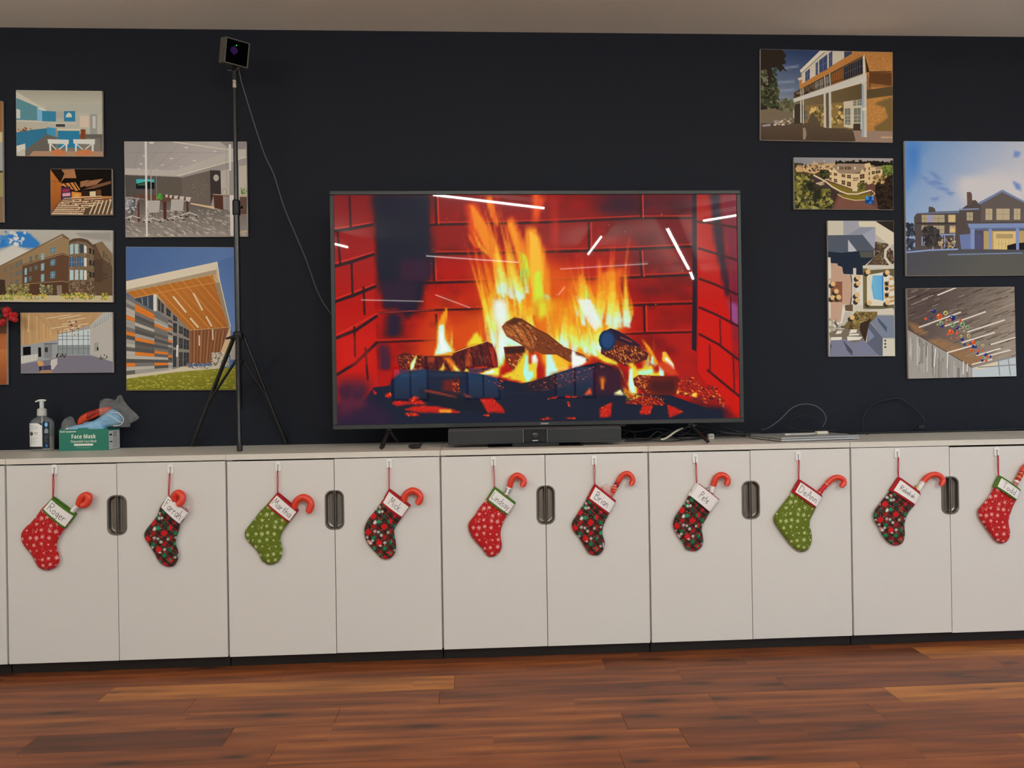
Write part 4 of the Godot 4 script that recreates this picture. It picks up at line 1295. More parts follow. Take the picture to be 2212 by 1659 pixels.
	part(l, "screen_gasket", box(Vector3(0.346, 0.0016, 0.23), 0.0), mat("17181a", 0.6), Vector3(0, 0.0119, 0))
	part(l, "port", box(Vector3(0.0006, 0.003, 0.009), 0.0), mat("101010", 0.5), Vector3(-0.1762, 0.007, 0.03))
	for fx in [-1, 1]:
		for fz in [-1, 1]: part(l, "rubber_foot", box(Vector3(0.016, 0.0025, 0.016), 0.0008), mat("202022", 0.7), Vector3(fx * 0.15, 0.00126, fz * 0.095))
	var d := thing("video_adapter", "white cable adapter resting on the closed laptop", "adapter", Vector3(3.1274, 0.8186, -0.2000))
	d.rotation.y = 0.04
	var whitep := mat("e2dfd6", 0.4)
	part(d, "connector", box(Vector3(0.022, 0.006, 0.01), 0.002), whitep, Vector3(-0.1, 0.0036, 0.01))
	part(d, "cable", tube(smooth(v3s([-0.09, 0.0036, 0.01, -0.05, 0.003, 0.004, 0.0, 0.0028, 0.003, 0.03, 0.0055, 0.004]), 6), 0.0025, 8), whitep)
	part(d, "socket_block", box(Vector3(0.05, 0.013, 0.024), 0.003), mat("d9d2c0", 0.45), Vector3(0.052, 0.007, 0.004))
	# twig of red berries standing in a vase that the picture cuts off
	var br := thing("berry_branch", "artificial twig of shiny red berries over a picture corner", "branch", Vector3(-0.42, 0.8, -0.3))
	part(br, "stem", tube(smooth(v3s([0, 0.04, 0, 0.01, 0.25, -0.02, 0.05, 0.45, -0.06, 0.1015, 0.5528, -0.0850, 0.2140, 0.5671, -0.0850]), 6), [0.003], 7) if false else tube(smooth(v3s([0, 0.04, 0, 0.01, 0.25, -0.02, 0.05, 0.45, -0.06, 0.1015, 0.5528, -0.0850, 0.2140, 0.5671, -0.0850]), 6), 0.0035, 7), mat("2d2a18", 0.7))
	for q in [[0.2049, 0.5866, -0.0850, 0.0185], [0.2275, 0.5699, -0.0750, 0.0123], [0.2147, 0.5671, -0.0650, 0.0123], [0.2366, 0.5707, -0.0850, 0.0123], [0.2310, 0.5563, -0.0750, 0.0133], [0.2480, 0.5494, -0.0650, 0.0123], [0.2308, 0.5591, -0.0850, 0.0123], [0.1896, 0.5374, -0.0750, 0.0144], [0.2032, 0.5441, -0.0650, 0.0103], [0.1538, 0.5522, -0.0850, 0.0164], [0.1491, 0.5784, -0.0750, 0.0164], [0.1323, 0.5314, -0.0650, 0.0164]]: part(br, "berry", lathe([[0, -1], [0.5, -0.87], [0.87, -0.5], [1, 0], [0.87, 0.5], [0.5, 0.87], [0, 1]], 14), mat("b81a24", 0.3), Vector3(q[0], q[1], q[2])).scale = Vector3.ONE * q[3]
	for q in [[0.1825, 0.5945, -0.0850, 0.20], [0.1840, 0.5655, -0.0850, -0.10], [0.1503, 0.5639, -0.0850, 0.50], [0.1207, 0.5874, -0.0850, 2.60]]: part(br, "leaf", puff(smooth_ring(v2s([-0.03, 0, -0.015, 0.008, 0.0, 0.01, 0.02, 0.006, 0.03, 0, 0.02, -0.006, 0, -0.009, -0.015, -0.007]), 2), 0, 0.002, 0.008, 0.004), mat("23301c", 0.6), Vector3(q[0], q[1], q[2]), Vector3(0.2, 0.3, q[3]))
	var vs := thing("vase", "dark glazed vase holding the berry twig", "vase", Vector3(-0.42, 0.8, -0.3))
	part(vs, "body", lathe([[0, 0.001], [0.04, 0.001], [0.055, 0.03], [0.06, 0.09], [0.045, 0.15], [0.03, 0.19], [0.034, 0.21], [0.03, 0.21], [0.026, 0.19], [0.04, 0.15], [0.0, 0.03]], 28), mat("26303a", 0.3))

func pill(half: float, r: float) -> Array:
	var q := []
	for k in 9: q.append(Vector2(half - r, 0) + Vector2.from_angle(PI / 2 - PI * k / 8) * r)
	for k in 9: q.append(Vector2(-half + r, 0) + Vector2.from_angle(-PI / 2 - PI * k / 8) * r)
	return q

const CABLES := [
	["tangled_cable", "black thin cable in the tangle between the conference bar and television foot", "cables in the tangle beside the conference bar", "black", 0.0032, [2.3413, 0.8213, -0.2000, 2.3936, 0.8094, -0.2200, 2.4567, 0.8145, -0.2400, 2.5012, 0.8395, -0.2600, 2.5456, 0.8218, -0.2800, 2.6163, 0.8042, -0.2500, 2.7048, 0.8070, -0.2800, 2.8018, 0.8177, -0.3300, 2.9182, 0.8048, -0.3700]],
	["tangled_cable", "black thin cable in the tangle between the conference bar and television foot", "cables in the tangle beside the conference bar", "black", 0.0026, [2.3595, 0.8292, -0.2800, 2.3750, 0.8431, -0.2400, 2.3935, 0.8356, -0.2000, 2.3752, 0.8133, -0.1700, 2.3506, 0.8168, -0.1800, 2.3552, 0.8331, -0.2200, 2.3956, 0.8469, -0.3000]],
	["tangled_cable", "black thin cable in the tangle between the conference bar and television foot", "cables in the tangle beside the conference bar", "black", 0.0034, [2.3559, 0.8477, -0.3000, 2.4313, 0.8384, -0.3000, 2.5113, 0.8507, -0.3000, 2.5911, 0.8354, -0.3000, 2.6770, 0.8207, -0.3200, 2.7678, 0.8331, -0.3500, 2.8877, 0.8157, -0.4000, 2.9919, 0.8044, -0.4000]],
	["tangled_cable", "black thin cable in the tangle between the conference bar and television foot", "cables in the tangle beside the conference bar", "black", 0.0030, [2.3974, 0.8105, -0.1500, 2.4666, 0.8132, -0.2000, 2.5405, 0.8310, -0.2600, 2.6370, 0.8473, -0.3200, 2.6955, 0.8571, -0.3800]],
	["tangled_cable", "grey thin cable in the tangle between the conference bar and television foot", "cables in the tangle beside the conference bar", "grey", 0.0036, [2.6895, 0.8582, -0.3600, 2.7546, 0.8440, -0.3400, 2.7986, 0.8284, -0.3200, 2.8832, 0.8162, -0.3300, 2.9766, 0.8165, -0.3600]],
	["tangled_cable", "grey thin cable in the tangle between the conference bar and television foot", "cables in the tangle beside the conference bar", "grey", 0.0030, [2.7574, 0.8620, -0.3800, 2.8124, 0.8479, -0.3600, 2.8666, 0.8299, -0.3400, 2.9240, 0.8094, -0.3300, 2.9944, 0.8040, -0.3800]],
	["tangled_cable", "black thin cable in the tangle between the conference bar and television foot", "cables in the tangle beside the conference bar", "black", 0.0038, [2.7948, 0.8563, -0.4000, 2.8533, 0.8350, -0.3600, 2.9251, 0.8215, -0.3600, 3.0338, 0.8088, -0.4000, 3.1683, 0.8050, -0.4200, 3.2954, 0.8048, -0.4200, 3.4178, 0.8048, -0.4100]],
	["tangled_cable", "black thin cable in the tangle between the conference bar and television foot", "cables in the tangle beside the conference bar", "black", 0.0030, [2.3344, 0.8121, -0.1200, 2.4046, 0.8092, -0.1400, 2.4568, 0.8087, -0.1600, 2.5305, 0.8061, -0.1500, 2.6215, 0.8083, -0.2000, 2.6987, 0.8163, -0.2600]],
	["tangled_cable", "black thin cable in the tangle between the conference bar and television foot", "cables in the tangle beside the conference bar", "black", 0.0028, [2.5723, 0.8593, -0.3800, 2.5711, 0.8398, -0.3000, 2.5969, 0.8228, -0.2500, 2.6512, 0.8383, -0.3000, 2.6486, 0.8549, -0.3600]],
	["white_cable", "flat white cable rising behind the television foot", "", "white", 0.0042, [2.4938, 0.8110, -0.1700, 2.5195, 0.8174, -0.1800, 2.5693, 0.8407, -0.2200, 2.6257, 0.8537, -0.2800, 2.7058, 0.8569, -0.3800]],
	["grey_cable_loop", "pale grey cable arching in a tall loop behind the laptop", "", "loop", 0.0026, [2.9950, 0.8312, -0.3800, 3.0183, 0.8401, -0.3600, 3.0706, 0.8756, -0.3600, 3.1318, 0.9227, -0.3800, 3.1933, 0.9396, -0.4000, 3.2500, 0.9304, -0.4000, 3.2779, 0.8997, -0.3800, 3.2762, 0.8679, -0.3600, 3.2496, 0.8410, -0.3400]],
	["black_cable_loop", "thin black cable curled in a low loop behind the laptop", "", "black", 0.0022, [3.0807, 0.8572, -0.3600, 3.1114, 0.8384, -0.3600, 3.1735, 0.8250, -0.3600, 3.2567, 0.8235, -0.3600, 3.3242, 0.8237, -0.3700]],
	["small_cable_loop", "thin black cable making a small arch behind the white adapter", "", "black", 0.0020, [3.1327, 0.8317, -0.4000, 3.1331, 0.8604, -0.4000, 3.1566, 0.8806, -0.4000, 3.1987, 0.8881, -0.4000, 3.2449, 0.8790, -0.4000, 3.2714, 0.8543, -0.3900, 3.2657, 0.8309, -0.3700]],
	["standing_cable_loop", "black cable standing in a wide loop against the bare wall", "", "black", 0.0030, [3.4674, 0.8040, -0.3600, 3.4519, 0.8111, -0.3700, 3.4547, 0.8489, -0.3900, 3.4789, 0.8952, -0.4100, 3.5211, 0.9315, -0.4200, 3.5885, 0.9512, -0.4250, 3.6494, 0.9563, -0.4300, 3.7091, 0.9198, -0.4300, 3.7455, 0.8798, -0.4200, 3.7518, 0.8530, -0.4100, 3.7324, 0.8310, -0.4000], true],
	["wall_cable", "long black cable running along the wall past the cabinets end", "", "black", 0.0042, [3.4042, 0.8052, -0.4000, 3.4816, 0.8052, -0.4100, 3.5939, 0.8052, -0.4200, 3.7257, 0.8052, -0.4250, 3.8585, 0.8052, -0.4300, 3.9955, 0.8052, -0.4400, 4.1267, 0.8069, -0.4400, 4.3025, 0.8121, -0.4400]]]

func lay_cables() -> void:
	var kinds := {"black": mat("131315", 0.45), "grey": mat("2f3134", 0.45), "white": mat("cfc8b6", 0.5), "loop": mat("4b5257", 0.4)}
	for c in CABLES:
		var t := thing(c[0], c[1], "cable", Vector3.ZERO, c[2])
		part(t, "cord", tube(smooth(v3s(c[5]), 6), c[4], 7), kinds[c[3]])
		if c.size() > 6:
			var e: Array = v3s(c[5])
			part(t, "plug", box(Vector3(0.03, 0.014, 0.012), 0.003), kinds[c[3]], e[-1])
	var ad := thing("power_plug", "small white plug block lying beside the television foot", "plug", Vector3(2.7351, 0.8, -0.28))
	part(ad, "block", box(Vector3(0.024, 0.024, 0.028), 0.003), mat("b9b8ae", 0.5), Vector3(0, 0.0125, 0))
	part(ad, "contact", box(Vector3(0.008, 0.004, 0.004), 0.0005), mat("8d8d88", 0.3, 0.8), Vector3(0.0, 0.014, 0.0155))

# ---------------------------------------------------------------- photographs mounted on the wall
const PRINT_GAIN := 1.6

func picture(called: String, label: String, r: Array, img: Image) -> void:
	# r: middle x, y, width, height, tilt
	var t := thing(called, label, "picture", Vector3(r[0], r[1], -0.4445), "mounted photographs on the dark wall")
	t.rotation.z = r[4]
	part(t, "panel", box(Vector3(r[2], r[3], 0.012), 0.0008), mat("b9aea0", 0.6))
	part(t, "wall_bracket", box(Vector3(r[2] * 0.5, 0.02, 0.0015), 0.0), mat("3a3a3a", 0.6), Vector3(0, r[3] * 0.3, -0.0067))
	var st := tool()
	var w: float = r[2] / 2 - 0.0012
	var h: float = r[3] / 2 - 0.0012
	quad(st, Vector3(-w, h, 0.0063), Vector3(w, h, 0.0063), Vector3(w, -h, 0.0063), Vector3(-w, -h, 0.0063), Vector3.BACK)
	var m := printed(img, 0.6, 0.18)
	m.texture_repeat = false
	part(t, "print", st.commit(), m)

func windows(p: Painter, a: Array, c: String, bar := "") -> void:
	# every eight numbers one window
	for i in range(0, a.size(), 8):
		var q := a.slice(i, i + 8)
		p.poly(q, c)
		if bar:
			p.line([(q[0] + q[2]) / 2.0, (q[1] + q[3]) / 2.0, (q[4] + q[6]) / 2.0, (q[5] + q[7]) / 2.0], 1.0, bar)
			p.line([(q[0] + q[6]) / 2.0, (q[1] + q[7]) / 2.0, (q[2] + q[4]) / 2.0, (q[3] + q[5]) / 2.0], 1.0, bar)

func upright(p: Painter, xs: Array, y0: float, y1: float, w: float, c: String) -> void:
	for i in xs.size(): p.poly([xs[i] - w / 2, y0, xs[i] + w / 2, y0, xs[i] + w / 2, y1, xs[i] - w / 2, y1], c)

func kitchen() -> Image:
	var p := Painter.new(400, 300, "a9a598", PRINT_GAIN)
	p.grad([0, 0, 401, -5, 400, 93, 134, 84, -0, 6], "979689", "b3aea2", 200, 0, 200, 90)
	p.poly([-0, 6, 134, 84, 133, 146, -1, 142], "b9b4a8")
	p.poly([134, 63, 401, 61, 400, 172, 133, 173], "a5a49b")
	p.poly([1, 35, 97, 75, 97, 138, 0, 136], "55838f")
	for k in 7: p.line([8.0 + k * 14, 40.0 + k * 6.6, 8.0 + k * 14, 138], 1.2, "46707c")
	p.poly([1, 85, 19, 90, 18, 130, 0, 128], "b9bfb8")
	p.poly([98, 75, 120, 89, 120, 141, 97, 139], "7fb3d4")
	p.poly([104, 77, 139, 88, 138, 95, 104, 87], "c9c4b6")
	p.poly([120, 93, 185, 96, 184, 142, 120, 141], "35799a")
	p.line([152, 95, 152, 142], 1.2, "2b6480")
	p.poly([222, 94, 274, 93, 274, 141, 222, 141], "2f789c")
	p.poly([185, 96, 222, 96, 222, 127, 185, 127], "9c9c94")
	p.poly([229, 122, 234, 108, 245, 99, 257, 108, 259, 122], "c9ccc6")
	p.poly([124, 143, 282, 142, 282, 174, 124, 175], "a9a79e")
	p.rect(150, 148, 290, 152, "b7b3a7")
	p.poly([184, 154, 226, 154, 226, 166, 184, 166], "3b3b3a")
	p.poly([283, 101, 341, 100, 343, 181, 282, 181], "aaa89f")
	p.poly([297, 115, 337, 114, 338, 167, 296, 167], "c4b3a2")
	p.poly([344, 107, 377, 107, 376, 218, 343, 209], "8d8d8a")
	p.poly([355, 116, 370, 116, 369, 172, 355, 172], "b5b5b2")
	p.poly([377, 103, 400, 100, 399, 245, 376, 222], "aaa89c")
	p.poly([45, 201, 400, 199, 399, 301, -3, 301, -2, 269], "5f5b56")
	p.soft([184, 218, 390, 218, 394, 287, 183, 287], "77706a", 6)
	p.poly([-0, 190, 78, 176, 142, 168, 142, 200, 45, 269, -1, 283], "2f6d8d")
	p.poly([-0, 183, 78, 176, 143, 166, 142, 173, 78, 180, -0, 193], "b7a38f")
	p.poly([142, 168, 182, 173, 182, 214, 142, 200], "3d86ad")
	p.poly([182, 173, 196, 175, 196, 214, 182, 212], "8b877c")
	p.poly([193, 182, 294, 181, 293, 262, 193, 262], "2a7398")
	p.poly([189, 175, 296, 174, 296, 184, 189, 184], "c4b9a5")
	p.poly([299, 177, 322, 177, 322, 223, 298, 223], "7d4428")
	p.line([310, 177, 310, 223], 2, "4f2a1a")
	for o in [0, 255]:
		p.poly([144, 223, 244, 225, 242, 246, 147, 244], "c9c9c4") if o == 0 else p.poly([263, 223, 366, 222, 364, 246, 265, 243], "c9c9c4")
	for q in [[151, 241, 160, 241, 162, 283, 153, 283], [228, 244, 237, 244, 235, 283, 228, 283], [272, 241, 281, 241, 280, 283, 272, 283], [350, 243, 359, 243, 359, 285, 350, 285]]: p.poly(q, "cfcfca")
	for q in [[160, 246, 183, 269], [228, 246, 197, 269], [281, 246, 307, 269], [348, 246, 319, 269]]: p.line(q, 5, "c6c6c0")
	p.poly([-1, 255, 40, 244, 42, 271, -1, 287], "c2c0b6")
	p.poly([17, 278, 40, 264, 40, 300, -1, 300, -1, 287], "b0aea4")
	p.poly([77, 278, 399, 278, 399, 301, 58, 301], "a17f68")
	p.poly([165, 276, 193, 267, 221, 278, 230, 292, 188, 300, 160, 292], "b8714a")
	p.poly([286, 276, 319, 269, 343, 271, 361, 292, 295, 300, 277, 289], "b8714a")
	p.strew([1, 174, 78, 164, 78, 182, 1, 190], 14, ["6f4a38", "8a6a52"], 3, 7)
	p.blur(1.4)
	return p.img

func auditorium() -> Image:
	var p := Painter.new(300, 220, "120c09", PRINT_GAIN)
	p.grad([0, 0, 53, 27, 52, 156, -2, 220], "b06a30", "8a4a1e", 0, 0, 0, 220)
	p.line([2, 56, 50, 65], 2, "7a421c")
	p.line([22, 22, 20, 189], 1.5, "8e5224")
	p.poly([0, 0, 58, 0, 68, 32, 48, 67, -0, 3], "1d120c")
	p.poly([53, 3, 117, 0, 127, 44, 68, 44, 48, 67, 68, 22], "9a6a48")
	p.poly([53, 70, 121, 63, 145, 99, 125, 106, 53, 79], "b5763e")
	for q in [[67, 67, 96, 99], [92, 65, 116, 101], [111, 63, 135, 99]]: p.line(q, 5, "23150e")
	p.poly([145, 60, 189, 51, 175, 80, 145, 89], "8d6246")
	p.poly([189, 56, 258, 46, 224, 75, 170, 87], "8d6246")
	p.poly([243, 70, 297, 56, 297, 70, 214, 94, 155, 99], "6d4a34")
	p.poly([52, 89, 96, 84, 103, 146, 49, 146], "3a2440")
	p.poly([57, 98, 91, 94, 91, 108, 57, 113], "8e2f4a")
	p.poly([57, 117, 96, 113, 96, 130, 57, 132], "c78f9c")
	p.poly([102, 108, 150, 113, 150, 144, 102, 145], "c97b36")
	p.poly([113, 120, 140, 118, 140, 137, 113, 137], "e0a558")
	p.poly([150, 103, 194, 104, 194, 132, 150, 130], "2b1b14")
	p.poly([191, 108, 221, 106, 221, 135, 191, 132], "d9c9a5")
	p.poly([223, 99, 248, 99, 248, 130, 223, 130], "5c3a24")
	p.poly([145, 130, 299, 130, 299, 149, 145, 142], "a5703f")
	p.poly([47, 148, 300, 140, 300, 220, 0, 220, 0, 203], "6d4a32")
	for k in 9:
		var y: float = 140.0 + k * 9
		p.line([62 - k * 7, y + 2, 250 + k * 4, y - 10 + k * 2], 4.0 + k * 0.5, "b59a80" if k % 2 else "c9b092")
		p.line([62 - k * 7, y + 6, 250 + k * 4, y - 6 + k * 2], 2.0, "3a261b")
	p.strew([28, 151, 297, 142, 297, 219, 46, 218], 110, ["c9b296", "a88a6c", "4d3424", "dcc6a8"], 2.2, 5.5)
	p.poly([169, 190, 300, 149, 300, 220, 159, 219], "55402f")
	for k in 6: p.line([190 + k * 21, 215, 215 + k * 20, 160 - k * 3], 7, "bfae94")
	p.blur(1.3)
	return p.img

func apartments() -> Image:
	var p := Painter.new(520, 330, "8f8d88", PRINT_GAIN)
	p.grad([-0, 0, 520, 0, 521, 181, -1, 185], "a5a29c", "9a9893", 0, 0, 0, 150)
	p.soft([-0, 55, 47, 25, 103, 6, 145, 15, 197, 62, 182, 87, 126, 82, 75, 73, 28, 83, -1, 93], "2f6fb4", 9)
	p.strew([5, 7, 131, 5, 112, 73, 4, 64], 30, ["b5b9bd", "d0d0ce", "3d7ab8"], 6, 14)
	p.soft([-1, 112, 75, 68, 159, 101, 74, 150, -1, 170], "b9b7b3", 10)
	p.soft([347, 13, 518, 6, 518, 50, 395, 36], "8b8883", 10)
	p.poly([-1, 175, 51, 150, 296, 28, 324, 42, 324, 114, 295, 110, -1, 199], "8a7355")
	p.poly([296, 17, 329, 40, 324, 44, 296, 35], "6b563f")
	p.poly([-1, 175, 296, 16, 300, 22, -1, 182], "6d5a43")
	p.poly([-1, 194, 295, 105, 324, 114, 324, 240, 295, 236, -2, 267], "59402f")
	p.poly([-1, 252, 295, 233, 324, 240, 324, 313, -2, 305], "4d3729")
	p.line([-1, 199, 295, 110, 324, 117], 2.5, "9a8567")
	p.line([-1, 259, 295, 235, 324, 240], 2.5, "9a8567")
	p.poly([-1, 180, 116, 133, 116, 261, -2, 267], "7b6349")
	p.poly([324, 52, 366, 37, 399, 41, 442, 75, 442, 239, 324, 240], "6e5c48")
	p.poly([324, 49, 347, 38, 380, 36, 409, 44, 437, 70, 437, 84, 404, 56, 366, 49, 326, 59], "4f4031")
	p.strew([326, 59, 437, 60, 438, 293, 326, 298], 240, ["7d6a54", "5a4838", "8b7860", "4c3c30"], 2, 4.5)
	p.poly([433, 65, 473, 50, 520, 108, 521, 312, 442, 303], "574434")
	p.poly([442, 63, 473, 50, 520, 108, 520, 166, 471, 123], "75614a")
	p.poly([437, 133, 475, 132, 476, 239, 438, 239], "4a392d")
	p.poly([324, 233, 442, 235, 442, 298, 324, 299], "5a4738")
	p.strew([324, 233, 442, 235, 442, 298, 324, 299], 140, ["7d6a58", "45362c", "8b7664"], 2, 4.5)
	windows(p, [329, 66, 345, 63, 345, 109, 329, 112, 350, 63, 367, 62, 367, 108, 350, 109, 374, 63, 389, 64, 389, 104, 374, 105], "8fa9b0", "c9cfcf")
	p.poly([374, 63, 389, 64, 389, 104, 374, 105], "35424c")
	windows(p, [328, 126, 345, 125, 345, 167, 328, 169, 351, 125, 367, 124, 367, 166, 351, 167, 373, 124, 388, 124, 388, 165, 373, 166], "35567c", "c2c6c6")
	windows(p, [328, 184, 345, 183, 345, 228, 328, 230, 351, 183, 367, 182, 367, 228, 351, 229, 373, 183, 388, 183, 388, 228, 373, 228], "9fb3b6", "c9cfcf")
	for q in [[392, 68, 404, 73, 404, 106, 392, 105], [392, 126, 404, 128, 404, 167, 392, 166], [392, 184, 404, 184, 404, 228, 392, 228]]: p.poly(q, "c4c2bc")
	windows(p, [415, 80, 425, 84, 425, 109, 415, 106, 430, 87, 438, 92, 438, 111, 430, 109, 415, 135, 426, 139, 426, 162, 415, 160, 430, 140, 438, 143, 438, 164, 430, 163, 415, 191, 426, 192, 426, 218, 415, 216, 430, 193, 438, 195, 438, 219, 430, 218], "2e2b2a", "")
	windows(p, [241, 84, 263, 76, 263, 103, 241, 108, 241, 139, 263, 132, 263, 161, 241, 166, 241, 192, 263, 188, 263, 220, 241, 224], "4f7587", "c9c3b4")
	windows(p, [199, 111, 214, 106, 214, 135, 199, 139, 199, 156, 214, 151, 214, 185, 199, 188, 199, 205, 214, 201, 214, 236, 199, 239, 126, 179, 137, 174, 137, 205, 126, 208, 126, 217, 137, 215, 137, 242, 125, 244], "6d98a6", "c9c3b4")
	windows(p, [173, 118, 185, 113, 185, 132, 173, 136, 149, 125, 160, 121, 160, 145, 149, 149, 170, 164, 185, 160, 185, 183, 170, 186, 147, 171, 159, 168, 159, 191, 147, 193, 145, 212, 159, 210, 158, 234, 145, 237, 107, 145, 117, 141, 117, 160, 107, 163, 107, 186, 117, 184, 117, 203, 107, 205, 87, 155, 99, 151, 98, 169, 87, 173, 87, 193, 98, 190, 98, 208, 87, 210, 87, 230, 98, 228, 98, 246, 87, 247, 64, 165, 73, 161, 73, 179, 64, 183, 64, 201, 73, 198, 73, 215, 64, 218, 63, 235, 73, 233, 73, 249, 63, 251, 37, 177, 46, 174, 46, 190, 37, 194], "4d5a60", "8d8372")
	windows(p, [478, 94, 484, 98, 484, 125, 478, 123, 491, 108, 497, 113, 497, 132, 491, 130, 504, 125, 509, 130, 510, 156, 504, 154, 478, 145, 485, 147, 485, 174, 478, 171, 491, 157, 498, 159, 498, 181, 491, 178, 480, 198, 492, 200, 492, 224, 480, 225, 504, 207, 511, 210, 511, 234, 504, 233], "2f2a28", "a59c8c")
	p.poly([269, 255, 292, 253, 293, 306, 272, 306], "7c6f63")
	p.poly([-1, 228, 39, 230, 41, 300, -2, 300], "3b2d25")
	p.strew([46, 252, 144, 251, 149, 300, 45, 300], 130, ["7a7348", "94895a", "5c5738"], 3, 7)
	p.strew([196, 251, 248, 250, 248, 294, 196, 294], 70, ["7a7850", "94906a", "5c5b40"], 3, 7)
	p.rect(0, 300, 520, 330, "b0a386")
	p.strew([-2, 296, 224, 294, 224, 321, -2, 322], 120, ["b59a45", "8a8a3c", "6b7a33", "c2a552"], 2.5, 6)
	p.strew([291, 289, 438, 288, 438, 317, 291, 318], 110, ["b59a45", "7d8438", "5f6f33", "c2a552"], 2.5, 6)
	p.strew([473, 288, 495, 288, 495, 317, 473, 317], 26, ["c0a63c", "6b7a33"], 3, 6)
	p.poly([-2, 324, 521, 323, 521, 331, -2, 332], "b3a68e")
	p.blur(1.25)
	return p.img

func lounge() -> Image:
	var p := Painter.new(420, 280, "8d8c90", PRINT_GAIN)
	p.grad([0, -0, 87, -1, 168, 102, 167, 137, 3, 153], "a5845e", "b59268", 0, 0, 170, 0)
	for k in 16: p.line([k * 10.5, -5, k * 10.5, 150 - k * 3], 1.2 + (k * 7 % 3), ["8f6f4c", "b99c74", "9c7c56"][k % 3])
	p.poly([58, -1, 379, -0, 318, 59, 168, 102, 120, 58], "a68560")
	for k in 14: p.line([60.0 + k * 24, -4, 160 + k * 12, 104], 1.4, ["94734f", "b4926b"][k % 2])
	for q in [[120, 26, 224, 10], [173, 29, 273, 12], [214, 39, 299, 25], [188, 56, 265, 43], [139, 73, 216, 61], [197, 79, 274, 66], [265, 58, 308, 52], [177, 90, 226, 84]]: p.line(q, 3.5, "cdbfa4")
	p.poly([34, 9, 39, 9, 38, 89, 32, 89], "c9b494")
	p.poly([379, -0, 421, 0, 421, 231, 316, 196, 318, 59], "a39f9a")
	p.poly([332, 49, 420, 1, 420, 21, 332, 74], "8b9094")
	for k in 9: p.line([420 - k * 10.5, 4 + k * 5, 420 - k * 10.5, 22 + k * 5], 3, "b9b4aa")
	p.poly([336, 143, 355, 138, 355, 182, 335, 182], "8a8a84")
	p.poly([348, 162, 355, 162, 355, 177, 348, 177], "202020")
	p.poly([168, 102, 318, 76, 316, 196, 166, 195], "b2bcc0")
	p.poly([167, 154, 317, 155, 316, 196, 166, 195], "7c8487")
	for x in [0.402, 0.45, 0.497, 0.56, 0.625, 0.68, 0.73]: p.rect(x * 420, 84, x * 420 + 2.4, 196, "5b5f62")
	for y in [108, 124, 152, 166]: p.rect(168, y, 316, y + 2.4, "62666a")
	p.poly([1, 153, 167, 127, 166, 195, 147, 215, -0, 238], "8a8d92")
	p.poly([10, 159, 45, 156, 45, 195, 10, 197], "0c0b0b")
	p.poly([79, 161, 92, 161, 93, 204, 80, 205], "171616")
	p.poly([1, 202, 77, 190, 77, 219, 2, 236], "b5b3af")
	for k in 5: p.line([12.0 + k * 15, 198 - k, 13.0 + k * 15, 232 - k * 2], 1.2, "8b8986")
	p.poly([107, 144, 143, 141, 142, 215, 106, 210], "75787b")
	p.line([107, 144, 167, 144], 2.5, "2a2a2b")
	p.poly([109, 161, 123, 161, 123, 183, 109, 183], "2f3236")
	p.poly([-0, 238, 147, 215, 176, 200, 316, 200, 421, 231, 420, 280, 0, 280], "6e6a78")
	p.poly([137, 220, 166, 212, 166, 239, 146, 265, 132, 261], "b1adaa")
	p.poly([98, 249, 137, 244, 137, 266, 98, 266], "423f5c")
	p.poly([72, 225, 99, 225, 104, 244, 81, 250], "b98a55")
	p.poly([81, 249, 96, 249, 93, 273, 84, 273], "2b2736")
	p.poly([88, 268, 141, 266, 146, 279, 83, 280], "9a7658")
	p.strew([164, 190, 205, 191, 205, 208, 164, 208], 20, ["2a2623", "4b3d33"], 2, 5)
	p.strew([355, 199, 396, 199, 395, 221, 354, 221], 22, ["4b4844", "6e6a66"], 2, 4)
	p.strew([219, 39, 270, 39, 267, 103, 218, 103], 34, ["3a3230", "c79a6a", "7d4a3a", "e0d0bb", "4f5a44"], 2, 5)
	p.blur(1.4)
	return p.img

